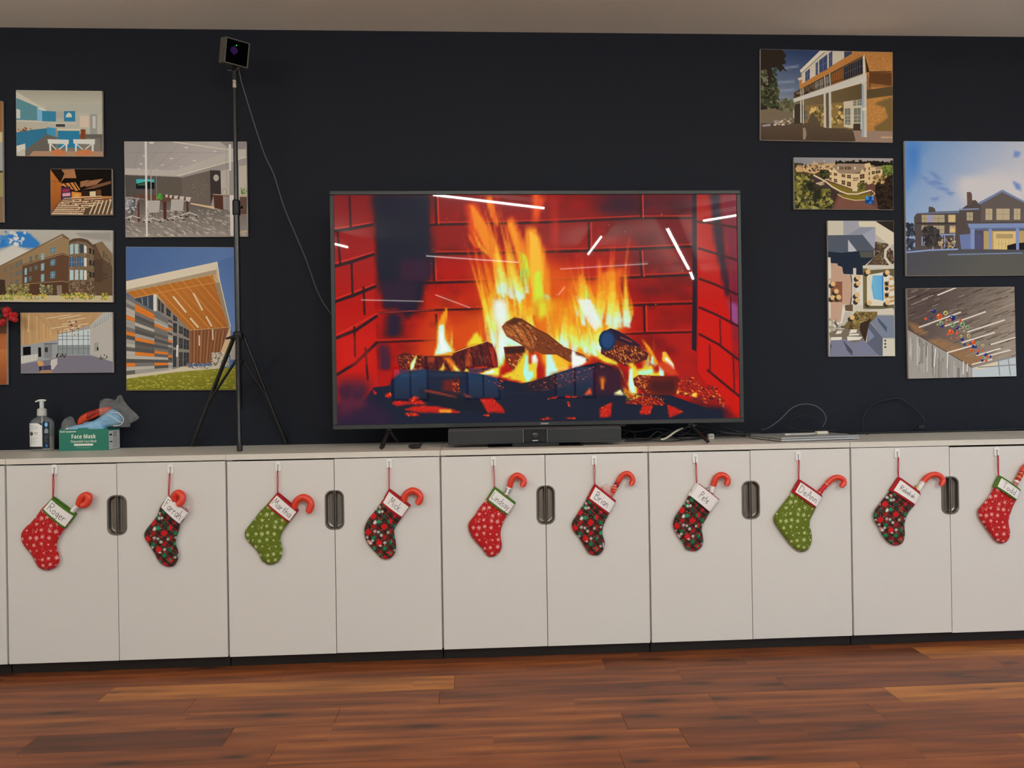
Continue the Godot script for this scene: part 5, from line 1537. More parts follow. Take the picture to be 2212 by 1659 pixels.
func boardroom() -> Image:
	var p := Painter.new(560, 430, "8b8685", PRINT_GAIN)
	p.grad([0, 0, 560, 0, 559, 70, 339, 127, 256, 158, 1, 148], "8f8a8a", "a39d9b", 100, 0, 300, 150)
	for q in [[76, 12, 43, 120], [169, 12, 96, 120], [244, 19, 153, 104], [306, 49, 181, 117], [3, 49, 444, 49]]: p.line(q, 1.2, "7c7777")
	for q in [[480, 110, 36], [942, 173, 27], [1325, 225, 22], [740, 320, 22], [1047, 348, 22], [378, 285, 18], [338, 390, 20], [620, 408, 18], [873, 428, 18], [305, 455, 16], [540, 466, 14], [755, 480, 14]]:
		p.disc((q[0] - 119) / 1623.0 * 560, (q[1] - 95) / 1268.0 * 430, q[2] / 1623.0 * 560, "e9dfd2", q[2] / 4500.0 * 560)
	p.line([224, 1, 559, 48], 4, "e2d8c8")
	p.poly([438, 0, 560, 0, 559, 36, 479, 29], "827d7d")
	p.poly([2, 120, 232, 131, 454, 53, 559, 32, 559, 70, 256, 156, 1, 148], "aaa49f")
	p.line([242, 154, 478, 92, 559, 70], 3.5, "e2dacd")
	p.poly([256, 158, 478, 97, 559, 73, 558, 127, 439, 131, 391, 129, 270, 158], "8d8888")
	p.grad([1, 151, 256, 161, 258, 249, 2, 249], "4b4746", "5b5450", 0, 0, 250, 0)
	p.poly([147, 161, 261, 163, 263, 256, 146, 249], "5a524b")
	p.poly([261, 163, 393, 131, 393, 294, 302, 278, 263, 256], "635b55")
	p.strew([270, 171, 380, 158, 378, 263, 303, 260], 130, ["73695f", "584f48", "857a70"], 2, 5, 0.25, -0.2)
	p.poly([391, 129, 439, 131, 441, 239, 406, 243, 392, 290], "38312f")
	p.disc(419, 164, 13, "a59c98", 15.5)
	p.poly([441, 131, 481, 124, 479, 239, 441, 239], "aaa39c")
	p.poly([526, 110, 561, 107, 560, 250, 523, 250], "aba298")
	p.line([448, 236, 448, 219, 455, 211, 464, 219, 464, 236], 1.6, "6b6560")
	p.poly([405, 238, 479, 241, 474, 316, 409, 300], "4c2f26")
	p.poly([449, 246, 479, 248, 477, 314, 450, 307], "8b8685")
	p.poly([403, 237, 558, 245, 560, 251, 403, 241], "a38e7c")
	p.poly([527, 251, 560, 251, 558, 331, 526, 328], "57443c")
	p.strew([533, 209, 561, 206, 560, 236, 527, 236], 26, ["56703a", "6f8a4c", "9a9a90"], 3, 7)
	p.poly([51, 168, 136, 170, 135, 214, 51, 213], "10181c")
	p.poly([52, 169, 135, 170, 135, 185, 104, 180, 52, 190], "3fa5a8")
	p.poly([59, 190, 101, 185, 100, 198, 59, 198], "3c5a42")
	p.grad([1, 256, 299, 273, 395, 304, 477, 317, 558, 334, 560, 430, -0, 430], "57504d", "8b837f", 0, 260, 0, 430)
	p.strew([13, 310, 474, 311, 548, 426, 4, 425], 420, ["a09891", "6b6460", "b3aba4", "7d7671"], 4, 14, 0.22, 0.45)
	p.poly([299, 277, 409, 295, 409, 305, 299, 283], "c9ad8c")
	p.poly([526, 406, 559, 402, 559, 412, 526, 415], "a8937c")
	p.poly([34, 251, 161, 270, 289, 266, 289, 260, 172, 239, 38, 239], "5d4236")
	for q in [[58, 275, 65, 275, 64, 363, 57, 363], [173, 270, 189, 270, 188, 351, 175, 351], [280, 266, 289, 266, 287, 343, 281, 343]]: p.poly(q, "4f2a20")
	p.poly([3, 259, 27, 259, 51, 293, 44, 307, 6, 290], "77767c")
	p.strew([3, 256, 58, 256, 54, 310, 9, 324], 40, ["8a8990", "5a595e", "a9a9ae"], 4, 10)
	p.poly([99, 266, 160, 266, 155, 319, 105, 322], "a5a09c")
	p.poly([211, 261, 270, 261, 264, 314, 207, 312], "a5a09c")
	for k in 5:
		p.line([102.0, 276 + k * 9, 156, 275 + k * 9], 1, "8b8683")
		p.line([212.0, 272 + k * 9, 268, 271 + k * 9], 1, "8b8683")
	for q in [[186, 239, 196, 239, 194, 253, 184, 251], [205, 242, 216, 242, 213, 256, 203, 254], [225, 244, 243, 244, 239, 259, 223, 258], [251, 247, 272, 248, 266, 262, 249, 260], [279, 250, 303, 251, 295, 273, 277, 266]]: p.poly(q, "b5afab")
	p.strew([151, 239, 170, 239, 170, 258, 151, 258], 16, ["2f7a35", "46933f"], 4, 8)
	for q in [[475, 1110], [790, 1085], [210, 1080], [960, 1040]]:
		var x: float = (q[0] - 119) / 1623.0 * 560
		var y: float = (q[1] - 95) / 1268.0 * 430
		p.line([x, y - 22, x, y], 3, "3b3634")
		p.line([x - 38, y + 14, x, y, x + 36, y + 12], 3.5, "c9c6c2")
		p.line([x, y, x - 14, y + 20], 3, "b9b6b2")
		for e in [-38, 36, -14]: p.disc(x + e, y + 18, 4, "2b2827")
	for q in [[93, 0, 103, 0, 101, 429, 93, 429], [479, 12, 491, 12, 489, 131, 480, 131], [480, 243, 499, 243, 495, 428, 481, 427]]: p.poly(q, "cac6c4")
	p.poly([118, 83, 123, 83, 121, 268, 116, 268], "9c9894")
	p.line([144, 158, 143, 341], 1.5, "a59f9a")
	p.line([467, 12, 469, 422], 1.2, "6e6967")
	p.blur(1.25)
	return p.img

func cedar_canopy() -> Image:
	var p := Painter.new(510, 660, "4f6a99", PRINT_GAIN)
	p.grad([-0, -0, 511, -0, 512, 386, -1, 279], "46608f", "5d78a8", 60, 0, 510, 300)
	p.poly([0, 157, 426, 66, 436, 154, 485, 367, 485, 386, 295, 387, 207, 304, 129, 217, 0, 209], "b39a78")
	p.poly([0, 159, 426, 66, 426, 102, 0, 197], "cfc4b2")
	p.poly([0, 197, 426, 102, 430, 124, 385, 128, 0, 211], "9c8b74")
	p.poly([426, 66, 436, 146, 488, 364, 479, 371, 421, 124], "b5ab9c")
	p.poly([0, 209, 403, 128, 416, 159, 476, 369, 295, 382, 212, 300, 142, 217, 36, 237], "a5672c")
	p.grad([142, 215, 412, 163, 476, 369, 295, 382, 212, 300], "a86a30", "9a5d2a", 150, 200, 440, 380)
	for k in 26:
		var x: float = 20.0 + k * 16
		p.line([x, 200 - k * 3.2, x + 190 + k * 1.5, 392], 1.0 + (k * 5 % 4) * 0.6, ["8f541f", "bd7c3e", "a1632b", "c98a4a"][k % 4])
	p.grad([427, 66, 511, 35, 511, 393, 488, 388, 486, 367, 437, 154], "4d6798", "5d78a8", 430, 80, 510, 380)
	p.poly([412, 163, 438, 163, 487, 367, 476, 370], "8b7a66")
	p.line([425, 67, 437, 154, 487, 367], 4, "cbc2b4")
	p.line([36, 235, 199, 201, 412, 163], 3, "c08546")
	for q in [[220, 229, 278, 300], [314, 214, 355, 290], [299, 329, 335, 370], [373, 321, 398, 365]]: p.line(q, 8, "d9c8ac")
	p.poly([40, 239, 129, 219, 128, 296, 40, 248], "3a4452")
	for q in [[73, 235, 76, 261], [100, 230, 101, 274]]: p.line(q, 4, "8f8a82")
	p.poly([126, 218, 142, 218, 142, 296, 126, 294], "c9c4bb")
	p.poly([143, 226, 181, 265, 295, 382, 294, 553, 210, 566, 211, 343, 142, 296], "7a746e")
	windows(p, [147, 237, 159, 248, 159, 298, 148, 293, 163, 254, 175, 265, 174, 306, 163, 301, 186, 278, 207, 296, 206, 324, 187, 313], "2e2d30", "69635d")
	windows(p, [218, 311, 236, 326, 236, 343, 218, 338, 218, 349, 236, 353, 235, 398, 218, 391, 218, 409, 235, 411, 235, 463, 217, 461, 217, 474, 233, 475, 232, 553, 217, 555], "2c2f38", "69635d")
	windows(p, [246, 363, 263, 369, 263, 402, 245, 398, 266, 370, 293, 385, 292, 422, 266, 409, 245, 418, 263, 422, 263, 470, 245, 468, 266, 423, 292, 431, 292, 474, 266, 471, 245, 485, 262, 485, 262, 550, 244, 552, 266, 486, 292, 487, 292, 544, 265, 549], "35353a", "6e6862")
	p.poly([209, 398, 215, 398, 215, 461, 208, 460], "d9d6d0")
	p.poly([233, 452, 242, 452, 239, 507, 231, 507], "cfccc8")
	p.poly([295, 385, 481, 371, 440, 485, 398, 487, 395, 535, 294, 539], "7a4f35")
	for k in 20: p.line([300.0 + k * 8.5, 384, 300 + k * 7.2, 540], 1.0 + (k * 3 % 4), ["8f6142", "64402a", "a06f4b", "553623"][k % 4])
	for q in [[340, 409, 340, 454], [403, 380, 404, 428]]: p.line(q, 6, "cbbba2")
	p.poly([483, 371, 487, 371, 486, 496, 440, 522, 440, 485], "bfa37d")
	p.poly([487, 434, 508, 426, 507, 520, 486, 520], "a89f92")
	for k in 9: p.rect(490, 432 + k * 10, 510, 435 + k * 10, "8a8178")
	p.poly([398, 487, 453, 487, 480, 509, 479, 552, 397, 548], "b0a898")
	p.strew([398, 489, 475, 489, 475, 550, 397, 548], 150, ["d2cab8", "8d8474", "5e564a", "c0b7a4"], 2, 5)
	# the panelled wall in front
	p.poly([0, 222, 40, 244, 211, 343, 210, 566, 0, 590], "6b6866")
	var xs := [0.0, 0.079, 0.256, 0.382, 0.42]
	var rnd := RandomNumberGenerator.new()
	rnd.seed = 5
	var orange := {"0:5": 1, "0:9": 1, "0:17": 1, "1:1": 1, "1:2": 1, "1:10": 1, "1:14": 1, "2:4": 1, "2:13": 1, "2:17": 1, "3:3": 1, "3:8": 1, "3:14": 1}
	for c in 4:
		for k in 20:
			var q := []
			for e in [[c, k], [c + 1, k], [c + 1, k + 1], [c, k + 1]]:
				var fx: float = xs[e[0]]
				var y0: float = 0.335 + fx * 0.44
				var y1: float = 0.893 - fx * 0.082
				q.append_array([fx * 510, lerpf(y0, y1, e[1] / 20.0) * 660])
			p.poly(q, "c8702a" if orange.has("%d:%d" % [c, k]) else ["595654", "6b6866", "8f8b86", "a39e97", "4d4b4b"][rnd.randi() % 5])
			p.line([q[6], q[7], q[4], q[5]], 1.0, "4a4847")
	p.poly([0, 590, 210, 566, 258, 553, 439, 548, 439, 561, 232, 579, 0, 607], "b7ad9a")
	p.strew([281, 533, 395, 533, 395, 563, 280, 561], 90, ["2b2a28", "d8d4cc", "7d786e", "4a4744"], 1.5, 4, 0.6)
	p.grad([0, 607, 232, 577, 439, 561, 509, 552, 510, 660, -0, 660], "7d7a2c", "68661f", 0, 580, 0, 660)
	p.strew([3, 605, 232, 581, 506, 561, 505, 657, 3, 657], 500, ["8a8a34", "6f7026", "9c9440", "757526"], 3, 10, 0.4)
	p.blur(1.25)
	return p.img

func porch() -> Image:
	var p := Painter.new(600, 410, "3a3228", PRINT_GAIN)
	p.grad([-0, 0, 600, 0, 600, 235, -0, 247], "2b3a5e", "7e8794", 150, 0, 100, 270)
	for q in [[78, 84, 171, 69, 171, 77, 84, 93], [77, 183, 152, 175, 152, 185, 77, 194], [71, 146, 152, 138, 152, 147, 71, 155]]: p.soft(q, "77839a", 8)
	p.poly([-0, 228, 152, 238, 152, 331, -1, 340], "6b604f")
	p.poly([183, 97, 277, 1, 600, 0, 600, 172, 177, 181], "a9743f")
	p.strew([390, 8, 597, 6, 597, 91, 484, 93], 260, ["b5814a", "94602f", "c08c54", "8a5a30"], 2, 5, 0.4)
	p.poly([187, 103, 293, 1, 421, 1, 377, 33, 187, 153], "b9b2a4")
	p.poly([177, 92, 268, 1, 296, 1, 187, 105, 180, 100], "c7bfb0")
	p.line([185, 105, 290, 7], 3, "6a5f52")
	windows(p, [202, 99, 223, 82, 222, 130, 202, 143, 249, 58, 260, 50, 260, 108, 249, 114, 265, 45, 302, 16, 302, 85, 265, 103, 309, 11, 325, 0, 325, 67, 309, 77], "3a4564", "7d85a0")
	p.poly([379, 2, 415, 1, 415, 11, 379, 32], "3a3f58")
	p.poly([174, 137, 187, 131, 187, 156, 377, 39, 465, 11, 465, 19, 327, 109, 176, 178], "a8713c")
	p.poly([168, 128, 187, 123, 188, 132, 171, 138], "c2b9aa")
	# balcony
	p.poly([151, 196, 316, 103, 465, 23, 465, 106, 151, 222], "5b4a3a")
	windows(p, [379, 74, 396, 66, 396, 123, 379, 130, 399, 62, 417, 55, 417, 115, 399, 122, 420, 53, 437, 44, 437, 105, 420, 113, 440, 43, 462, 31, 462, 97, 440, 104], "232637", "8d8a86")
	p.poly([321, 106, 374, 77, 374, 136, 321, 156], "7d4f2a")
	windows(p, [246, 145, 262, 137, 262, 173, 246, 180, 265, 135, 283, 126, 283, 168, 265, 176, 294, 122, 310, 114, 310, 159, 294, 166], "6b6a66", "b5aea0")
	p.strew([155, 194, 243, 148, 243, 186, 155, 219], 50, ["4a3c30", "7d6a52", "2e2620"], 3, 7)
	p.line([152, 195, 316, 103, 465, 20], 2.4, "241d18")
	p.line([152, 213, 316, 147, 465, 94], 2.0, "241d18")
	for k in 30: p.line([150.0 + k * 10.5, 195 - k * 5.6, 150.0 + k * 10.5, 222 - k * 3.7], 1.0, "2b221b")
	for q in [[313, 103, 316, 159], [290, 116, 292, 168], [182, 178, 183, 209], [191, 173, 192, 206]]: p.line(q, 3.5, "bdb6aa")
	p.poly([464, 22, 473, 14, 475, 97, 465, 103], "c4bdb0")
	p.poly([147, 222, 481, 96, 483, 137, 147, 238], "b9b6ae")
	p.poly([481, 96, 503, 140, 503, 171, 483, 175], "8a5a3c")
	p.poly([473, 14, 494, 90, 481, 96], "2d2620")
	p.poly([492, 90, 597, 91, 597, 153, 497, 143], "6b4527")
	for k in 17: p.line([495.0 + k * 6.2, 104, 495.0 + k * 6.2, 160], 1.8, "241a14")
	p.line([492, 92, 597, 88], 3, "2b1f17")
	p.line([492, 101, 597, 100], 2, "2b1f17")
	# under the balcony
	p.grad([152, 238, 465, 144, 484, 174, 600, 156, 600, 213, 484, 215, 327, 240, 202, 252], "6b5b40", "54462f", 200, 200, 500, 200)
	p.poly([481, 215, 600, 197, 600, 385, 481, 362], "a8763f")
	p.strew([484, 215, 575, 207, 575, 357, 484, 359], 240, ["c08a50", "94622f", "b07c42", "d09a5c"], 2, 5, 0.4)
	p.soft([516, 236, 547, 223, 600, 203, 600, 388, 531, 374, 512, 343, 547, 323, 579, 298, 566, 254], "6e5a35", 9)
	p.poly([199, 252, 465, 222, 465, 359, 296, 350, 199, 333], "7d6840")
	p.strew([227, 255, 371, 242, 371, 327, 227, 329], 70, ["a08650", "6b5a38", "c9ab6b", "54482f"], 5, 12)
	windows(p, [200, 274, 210, 274, 210, 314, 200, 314, 268, 251, 277, 249, 277, 263, 268, 263], "4a4a48", "bdb7a8")
	p.poly([376, 230, 461, 217, 460, 356, 377, 345], "b7ae9c")
	windows(p, [382, 261, 407, 259, 407, 335, 382, 333, 423, 259, 454, 256, 454, 325, 423, 326, 420, 226, 435, 222, 435, 247, 420, 249, 439, 222, 459, 219, 459, 245, 439, 247], "6b6c60", "c9c3b2")
	for k in 4: p.line([382.0, 292.0 + k * 17, 452, 292.0 + k * 16], 1.4, "cfc9ba")
	p.poly([421, 329, 453, 328, 453, 372, 418, 373], "3b332a")
	# ground and bushes
	p.poly([415, 360, 600, 360, 600, 410, 421, 410], "8b7468")
	p.soft([547, 386, 600, 385, 600, 391, 547, 392], "b59a7d", 5)
	p.grad([-1, 334, 177, 334, 211, 330, 233, 279, 268, 329, 271, 350, 390, 351, 421, 366, 431, 408, -1, 410], "54473a", "46392e", 0, 330, 0, 410)
	p.strew([62, 320, 136, 309, 136, 341, 62, 342], 40, ["a89c90", "8b8078", "c2b6a4"], 3, 8, 0.5)
	p.poly([6, 343, 43, 336, 46, 347, 9, 351], "8b8494")
	for q in [[459, 141, 481, 140, 482, 390, 459, 389], [285, 193, 295, 191, 297, 350, 286, 349], [308, 188, 319, 186, 321, 351, 310, 351], [179, 229, 185, 227, 186, 330, 179, 330], [190, 224, 195, 224, 196, 333, 190, 333], [147, 238, 152, 238, 152, 309, 147, 309]]: p.poly(q, "b3b0a8")
	p.poly([459, 150, 468, 150, 470, 389, 460, 389], "8b98a5")
	p.poly([295, 197, 308, 194, 309, 347, 297, 347], "5a4c3a")
	p.poly([462, 256, 481, 253, 481, 268, 462, 269], "c9c2b4")
	# the dark tree
	p.poly([-0, 1, 95, 1, 109, 15, 115, 30, 106, 39, 115, 61, 96, 68, 121, 101, 99, 89, 90, 102, 71, 81, 46, 84, 59, 103, 46, 128, 62, 140, 56, 165, 71, 177, 62, 196, 74, 211, 68, 233, 84, 245, 77, 264, -0, 275], "2a231c")
	p.strew([1, 92, 71, 90, 84, 264, 1, 265], 160, ["33402a", "2b2c1f", "4a4a34", "6e6a55"], 4, 11)
	p.strew([90, 223, 152, 222, 152, 275, 87, 276], 70, ["5c5c44", "4a4a36", "6e6c54"], 4, 10)
	p.poly([191, 352, 202, 352, 208, 380, 202, 405, 191, 405], "8a7864")
	p.blur(1.25)
	return p.img

func estate() -> Image:
	var p := Painter.new(450, 235, "3a3428", PRINT_GAIN)
	p.grad([0, -0, 450, 0, 450, 31, -0, 33], "7d7f85", "9a8f8d", 0, 0, 450, 10)
	p.strew([188, 16, 450, 12, 450, 41, 188, 27], 120, ["1f1a14", "2b261b", "17140f"], 4, 9)
	p.poly([204, 20, 323, 16, 370, 12, 450, 24, 450, 50, 204, 35], "1d1912")
	p.poly([-0, 24, 39, 26, 46, 35, 6, 45, -0, 43], "3a3524")
	p.poly([1, 57, 147, 51, 154, 108, 86, 123, 1, 71], "4a3a26")
	p.poly([67, 85, 91, 78, 142, 108, 176, 137, 204, 158, 194, 170, 168, 235, 382, 235, 370, 170, 368, 117, 347, 108, 86, 85], "5d3f38")
	p.poly([67, 85, 100, 85, 147, 113, 180, 137, 171, 170, 133, 142, 81, 111], "3d3236")
	p.poly([161, 142, 199, 165, 168, 235, 133, 235], "3b2a27")
	p.soft([204, 170, 323, 194, 382, 235, 180, 235], "6e4a40", 8)
	p.poly([4, 52, 16, 33, 30, 33, 39, 52, 39, 66, 11, 66], "b59468")
	p.poly([37, 35, 81, 28, 96, 20, 114, 25, 119, 35, 138, 28, 185, 23, 190, 46, 152, 61, 124, 59, 91, 75, 41, 64], "b3966e")
	p.strew([41, 35, 180, 30, 180, 51, 100, 61, 41, 61], 70, ["4a3a2c", "6b5640", "c9ad84"], 3, 6)
	p.poly([13, 40, 23, 32, 34, 34, 37, 42], "85705c")
	p.poly([107, 26, 133, 19, 143, 21, 129, 33, 110, 33], "85705a")
	for q in [[87, 13, 93, 13, 93, 28, 87, 28], [134, 10, 140, 10, 140, 22, 134, 22]]: p.poly(q, "b39c7d")
	p.poly([173, 39, 199, 25, 316, 25, 344, 20, 351, 41, 323, 60, 263, 72, 202, 70, 180, 51], "8c7866")
	p.poly([154, 59, 164, 51, 171, 58, 178, 44, 204, 70, 261, 72, 299, 70, 309, 48, 323, 67, 323, 132, 294, 146, 261, 141, 154, 104], "cdb68e")
	p.poly([320, 27, 344, 20, 351, 41, 404, 36, 401, 79, 370, 108, 337, 122, 323, 108], "c4ad86")
	p.poly([370, 37, 399, 35, 401, 50, 370, 53], "8f7c68")
	p.poly([347, 29, 368, 34, 361, 39, 351, 39], "8f7c68")
	windows(p, [158, 66, 169, 67, 169, 79, 158, 78, 180, 68, 194, 70, 194, 82, 180, 81, 215, 74, 231, 75, 231, 89, 215, 87, 240, 77, 257, 78, 257, 94, 240, 92, 158, 89, 169, 91, 169, 104, 158, 102, 180, 95, 194, 98, 194, 113, 180, 111, 215, 102, 231, 104, 230, 124, 215, 121, 240, 108, 257, 110, 257, 131, 239, 128, 298, 75, 319, 72, 319, 92, 298, 96, 298, 104, 319, 101, 319, 120, 298, 124], "4a3224", "d6c29c")
	windows(p, [204, 40, 212, 40, 212, 52, 204, 52, 215, 40, 223, 40, 223, 52, 215, 52, 230, 40, 240, 40, 240, 52, 230, 52, 243, 40, 257, 40, 257, 52, 243, 52, 338, 41, 344, 41, 344, 53, 338, 54, 338, 64, 344, 63, 344, 77, 338, 78, 338, 88, 344, 86, 344, 98, 338, 100, 353, 60, 366, 58, 366, 72, 353, 74, 370, 58, 392, 55, 392, 67, 370, 70, 320, 44, 325, 44, 325, 58, 320, 58], "3a2a20", "b59c78")
	for q in [[196, 39, 203, 39, 203, 52, 196, 52], [272, 40, 280, 40, 280, 52, 272, 52]]: p.poly(q, "d6c6a5")
	p.poly([266, 91, 292, 89, 292, 101, 267, 106], "6b5444")
	p.line([264, 99, 294, 96], 4, "d8caac")
	p.poly([263, 141, 285, 137, 287, 153, 264, 153], "d2c0a0")
	# lawns, paths, trees
	p.poly([142, 108, 261, 144, 266, 158, 318, 141, 323, 151, 275, 165, 216, 158, 180, 137], "6f6224")
	p.line([88, 80, 142, 108, 171, 132, 209, 153, 242, 165, 287, 165, 347, 147], 7, "cbb99a")
	p.line([100, 118, 142, 108], 6, "b5a288")
	p.line([140, 99, 154, 99], 4, "c4b28e")
	p.poly([98, 118, 119, 112, 140, 120, 119, 128], "a8947c")
	p.poly([197, 165, 251, 171, 299, 170, 346, 156, 346, 177, 318, 190, 275, 194, 223, 182], "6f6422")
	p.line([196, 167, 223, 183, 275, 194, 318, 192, 346, 177, 368, 163, 351, 148], 3.5, "c4b089")
	p.strew([1, 69, 79, 80, 88, 137, 166, 146, 171, 235, 0, 235], 520, ["4a4a2a", "63602f", "7d7838", "34351f", "2a2a1a", "8f8a4a"], 4, 11)
	p.soft([51, 109, 88, 109, 88, 151, 62, 151], "22231a", 9)
	p.soft([86, 142, 119, 142, 119, 194, 86, 194], "26251a", 9)
	p.strew([119, 59, 154, 59, 154, 89, 133, 94, 119, 80], 70, ["34341f", "4c4a2b", "22231a"], 4, 9)
	p.strew([401, 38, 450, 36, 450, 79, 418, 79], 70, ["5a6a2c", "3f4d24", "6f7a38"], 5, 11)
	p.poly([368, 122, 418, 89, 450, 74, 450, 235, 385, 235, 368, 170], "221a16")
	p.strew([375, 122, 450, 88, 450, 235, 389, 235], 130, ["2a2018", "1b1512", "352a20"], 5, 12)
	p.strew([356, 79, 423, 74, 409, 108, 370, 122, 347, 108], 60, ["8b7048", "b59a66", "5a4a30"], 4, 8)
	p.strew([285, 120, 318, 117, 323, 141, 289, 144], 50, ["5c5a2c", "45431f", "73703a"], 4, 8)
	p.disc(340, 194, 20, "1f5aa8", 18)
	p.strew([323, 177, 358, 177, 358, 206, 323, 206], 30, ["2f6fc0", "4f8fd8", "123a74"], 3, 7)
	p.blur(1.2)
	return p.img

func pool() -> Image:
	var p := Painter.new(300, 620, "a9a49a", PRINT_GAIN)
	p.poly([0, 0, 69, 0, 68, 66, -0, 66], "b5b0a2")
	p.poly([72, 0, 140, 0, 140, 28, 87, 64, 71, 64], "8f909c")
	p.poly([217, 1, 300, 0, 301, 54], "2a2420")
	p.poly([138, 5, 217, 3, 300, 54, 302, 105, 283, 113, 217, 62, 217, 28, 146, 28], "c2b9a8")
	p.poly([87, 64, 146, 28, 216, 28, 158, 64], "7f8494")
	p.poly([216, 28, 215, 136, 158, 64], "8f93a5")
	p.poly([0, 66, 158, 64, 214, 134, 208, 138, 137, 138, 62, 146, -0, 140], "4a5260")
	p.poly([91, 85, 137, 146, 91, 140], "a9aab4")
	for k in 6: p.line([92.0, 148 + k * 6, 92 + k * 8, 150 + k * 6], 1, "878994")
	p.poly([-0, 140, 62, 146, 137, 138, 208, 138, 207, 168, 169, 201, 157, 218, 159, 248, 69, 243, 61, 210, 44, 205, 11, 193, -0, 171], "202836")
	p.poly([141, 140, 205, 140, 203, 168, 149, 168], "4f4e4a")
	p.poly([214, 96, 270, 105, 295, 143, 301, 193, 269, 202, 178, 201, 211, 164], "4a3a30")
	p.strew([214, 96, 270, 105, 295, 143, 301, 193, 269, 202, 178, 201, 211, 164], 160, ["5f4a3c", "3a2e26", "7d6654", "4d5032"], 3, 8)
	p.line([283, 113, 262, 134, 259, 168, 290, 210], 12, "b9b3a6")
	p.poly([157, 204, 301, 202, 300, 219, 157, 218], "b9b4a8")
	p.poly([-0, 167, 13, 193, 42, 195, 44, 207, 65, 214, 65, 245, 102, 248, 108, 281, 108, 344, 101, 382, 64, 382, 53, 462, 9, 459, -2, 449], "ad8f7c")
	p.poly([-0, 167, 11, 167, 13, 260, -1, 268], "c9c4b8")
	p.poly([0, 268, 11, 277, 9, 495, 1, 512], "bcb8ac")
	p.poly([10, 278, 63, 278, 62, 372, 9, 371], "7a4f38")
	p.line([102, 248, 108, 286, 106, 344, 99, 382], 4, "3a3430")
	p.poly([109, 248, 157, 248, 157, 386, 105, 386], "c3bfb6")
	p.poly([113, 216, 127, 216, 125, 449, 111, 449], "b9b4aa")
	p.poly([157, 218, 178, 218, 174, 403, 157, 403], "6b6040")
	p.poly([173, 227, 300, 219, 298, 404, 172, 403], "5c5640")
	p.poly([175, 248, 252, 235, 298, 257, 299, 383, 251, 389, 174, 389], "c7c2b6")
	p.poly([202, 250, 248, 250, 248, 366, 205, 357, 196, 303], "5fb0e0")
	p.grad([202, 256, 244, 252, 244, 364, 210, 351, 200, 303], "7cc2ea", "4fa3d8", 200, 250, 285, 250)
	p.poly([245, 252, 250, 252, 250, 366, 245, 366], "2b6cb0")
	for k in 14: p.poly([253.0 + (k % 2) * 24, 262 + (k / 2) * 17, 276 + (k % 2) * 22, 258 + (k / 2) * 17, 278 + (k % 2) * 22, 268 + (k / 2) * 17, 255 + (k % 2) * 24, 273 + (k / 2) * 17], "b08a58" if k % 3 else "dcd8ce")
	p.poly([64, 382, 157, 386, 157, 412, 292, 399, 298, 429, 221, 429, 192, 462, 126, 449, 97, 416, 64, 420], "b9b3a8")
	p.poly([74, 386, 110, 382, 109, 414, 76, 411], "5e4a38")
	p.poly([122, 416, 221, 416, 221, 458, 184, 466, 158, 525, 162, 554, 79, 512, 67, 483], "6b5a35")
	p.strew([122, 420, 217, 420, 184, 466, 158, 525, 84, 503], 110, ["7d6c40", "594a2c", "8f7d4c", "4a3c28"], 4, 9)
	p.poly([142, 470, 192, 449, 179, 491, 166, 558, 137, 545], "35291f")
	p.poly([64, 386, 74, 411, 63, 457, 55, 462], "cfcabf")
	p.strew([5, 449, 76, 462, 75, 495, 5, 512], 40, ["cfc9be", "5a5044", "8f8678"], 4, 9)
	p.poly([1, 512, 38, 497, 138, 496, 154, 533, 166, 554, 108, 558, 9, 553], "6d6254")
	for q in [[38, 503, 63, 501, 55, 516, 30, 518], [100, 497, 129, 497, 125, 512, 92, 516], [83, 529, 154, 531, 141, 545, 83, 549], [9, 532, 59, 531, 59, 545, 9, 547], [92, 518, 137, 516, 137, 524, 90, 526]]: p.poly(q, "cdc9c0")
	p.poly([221, 433, 298, 433, 299, 537, 245, 537, 192, 466], "6d7688")
	p.poly([221, 441, 264, 487, 264, 512, 225, 462], "464e5e")
	p.poly([186, 462, 245, 537, 244, 619, 124, 618, 174, 554, 179, 491], "55596a")
	p.poly([179, 491, 208, 529, 179, 554], "717a92")
	p.poly([5, 553, 71, 541, 108, 558, 158, 545, 228, 619, 1, 620], "6e7086")
	p.poly([63, 545, 107, 595, 106, 618, 83, 595], "464754")
	p.poly([5, 562, 13, 570, 8, 595], "4d4e5c")
	p.poly([245, 541, 301, 542, 301, 620, 244, 619], "b9b6a9")
	for k in 3: p.rect(252, 545 + k * 15, 260, 553 + k * 15, "3a3834")
	for q in [[145, 770], [180, 850], [140, 920], [420, 700], [420, 765], [408, 890], [410, 948], [528, 640], [740, 645], [538, 980], [740, 975], [350, 1135], [205, 915]]:
		var x: float = (q[0] - 93) / 722.0 * 300
		var y: float = (q[1] - 84) / 1475.0 * 620
		p.disc(x - 9, y + 9, 12, "33302c")
		p.disc(x, y, 11.5, "cfa977")
		p.disc(x - 2, y - 2, 6, "dbb987")
	for q in [[730, 770], [730, 825], [730, 895]]: p.disc((q[0] - 93) / 722.0 * 300, (q[1] - 84) / 1475.0 * 620, 9, "2a2c34")
	p.blur(1.2)
	return p.img

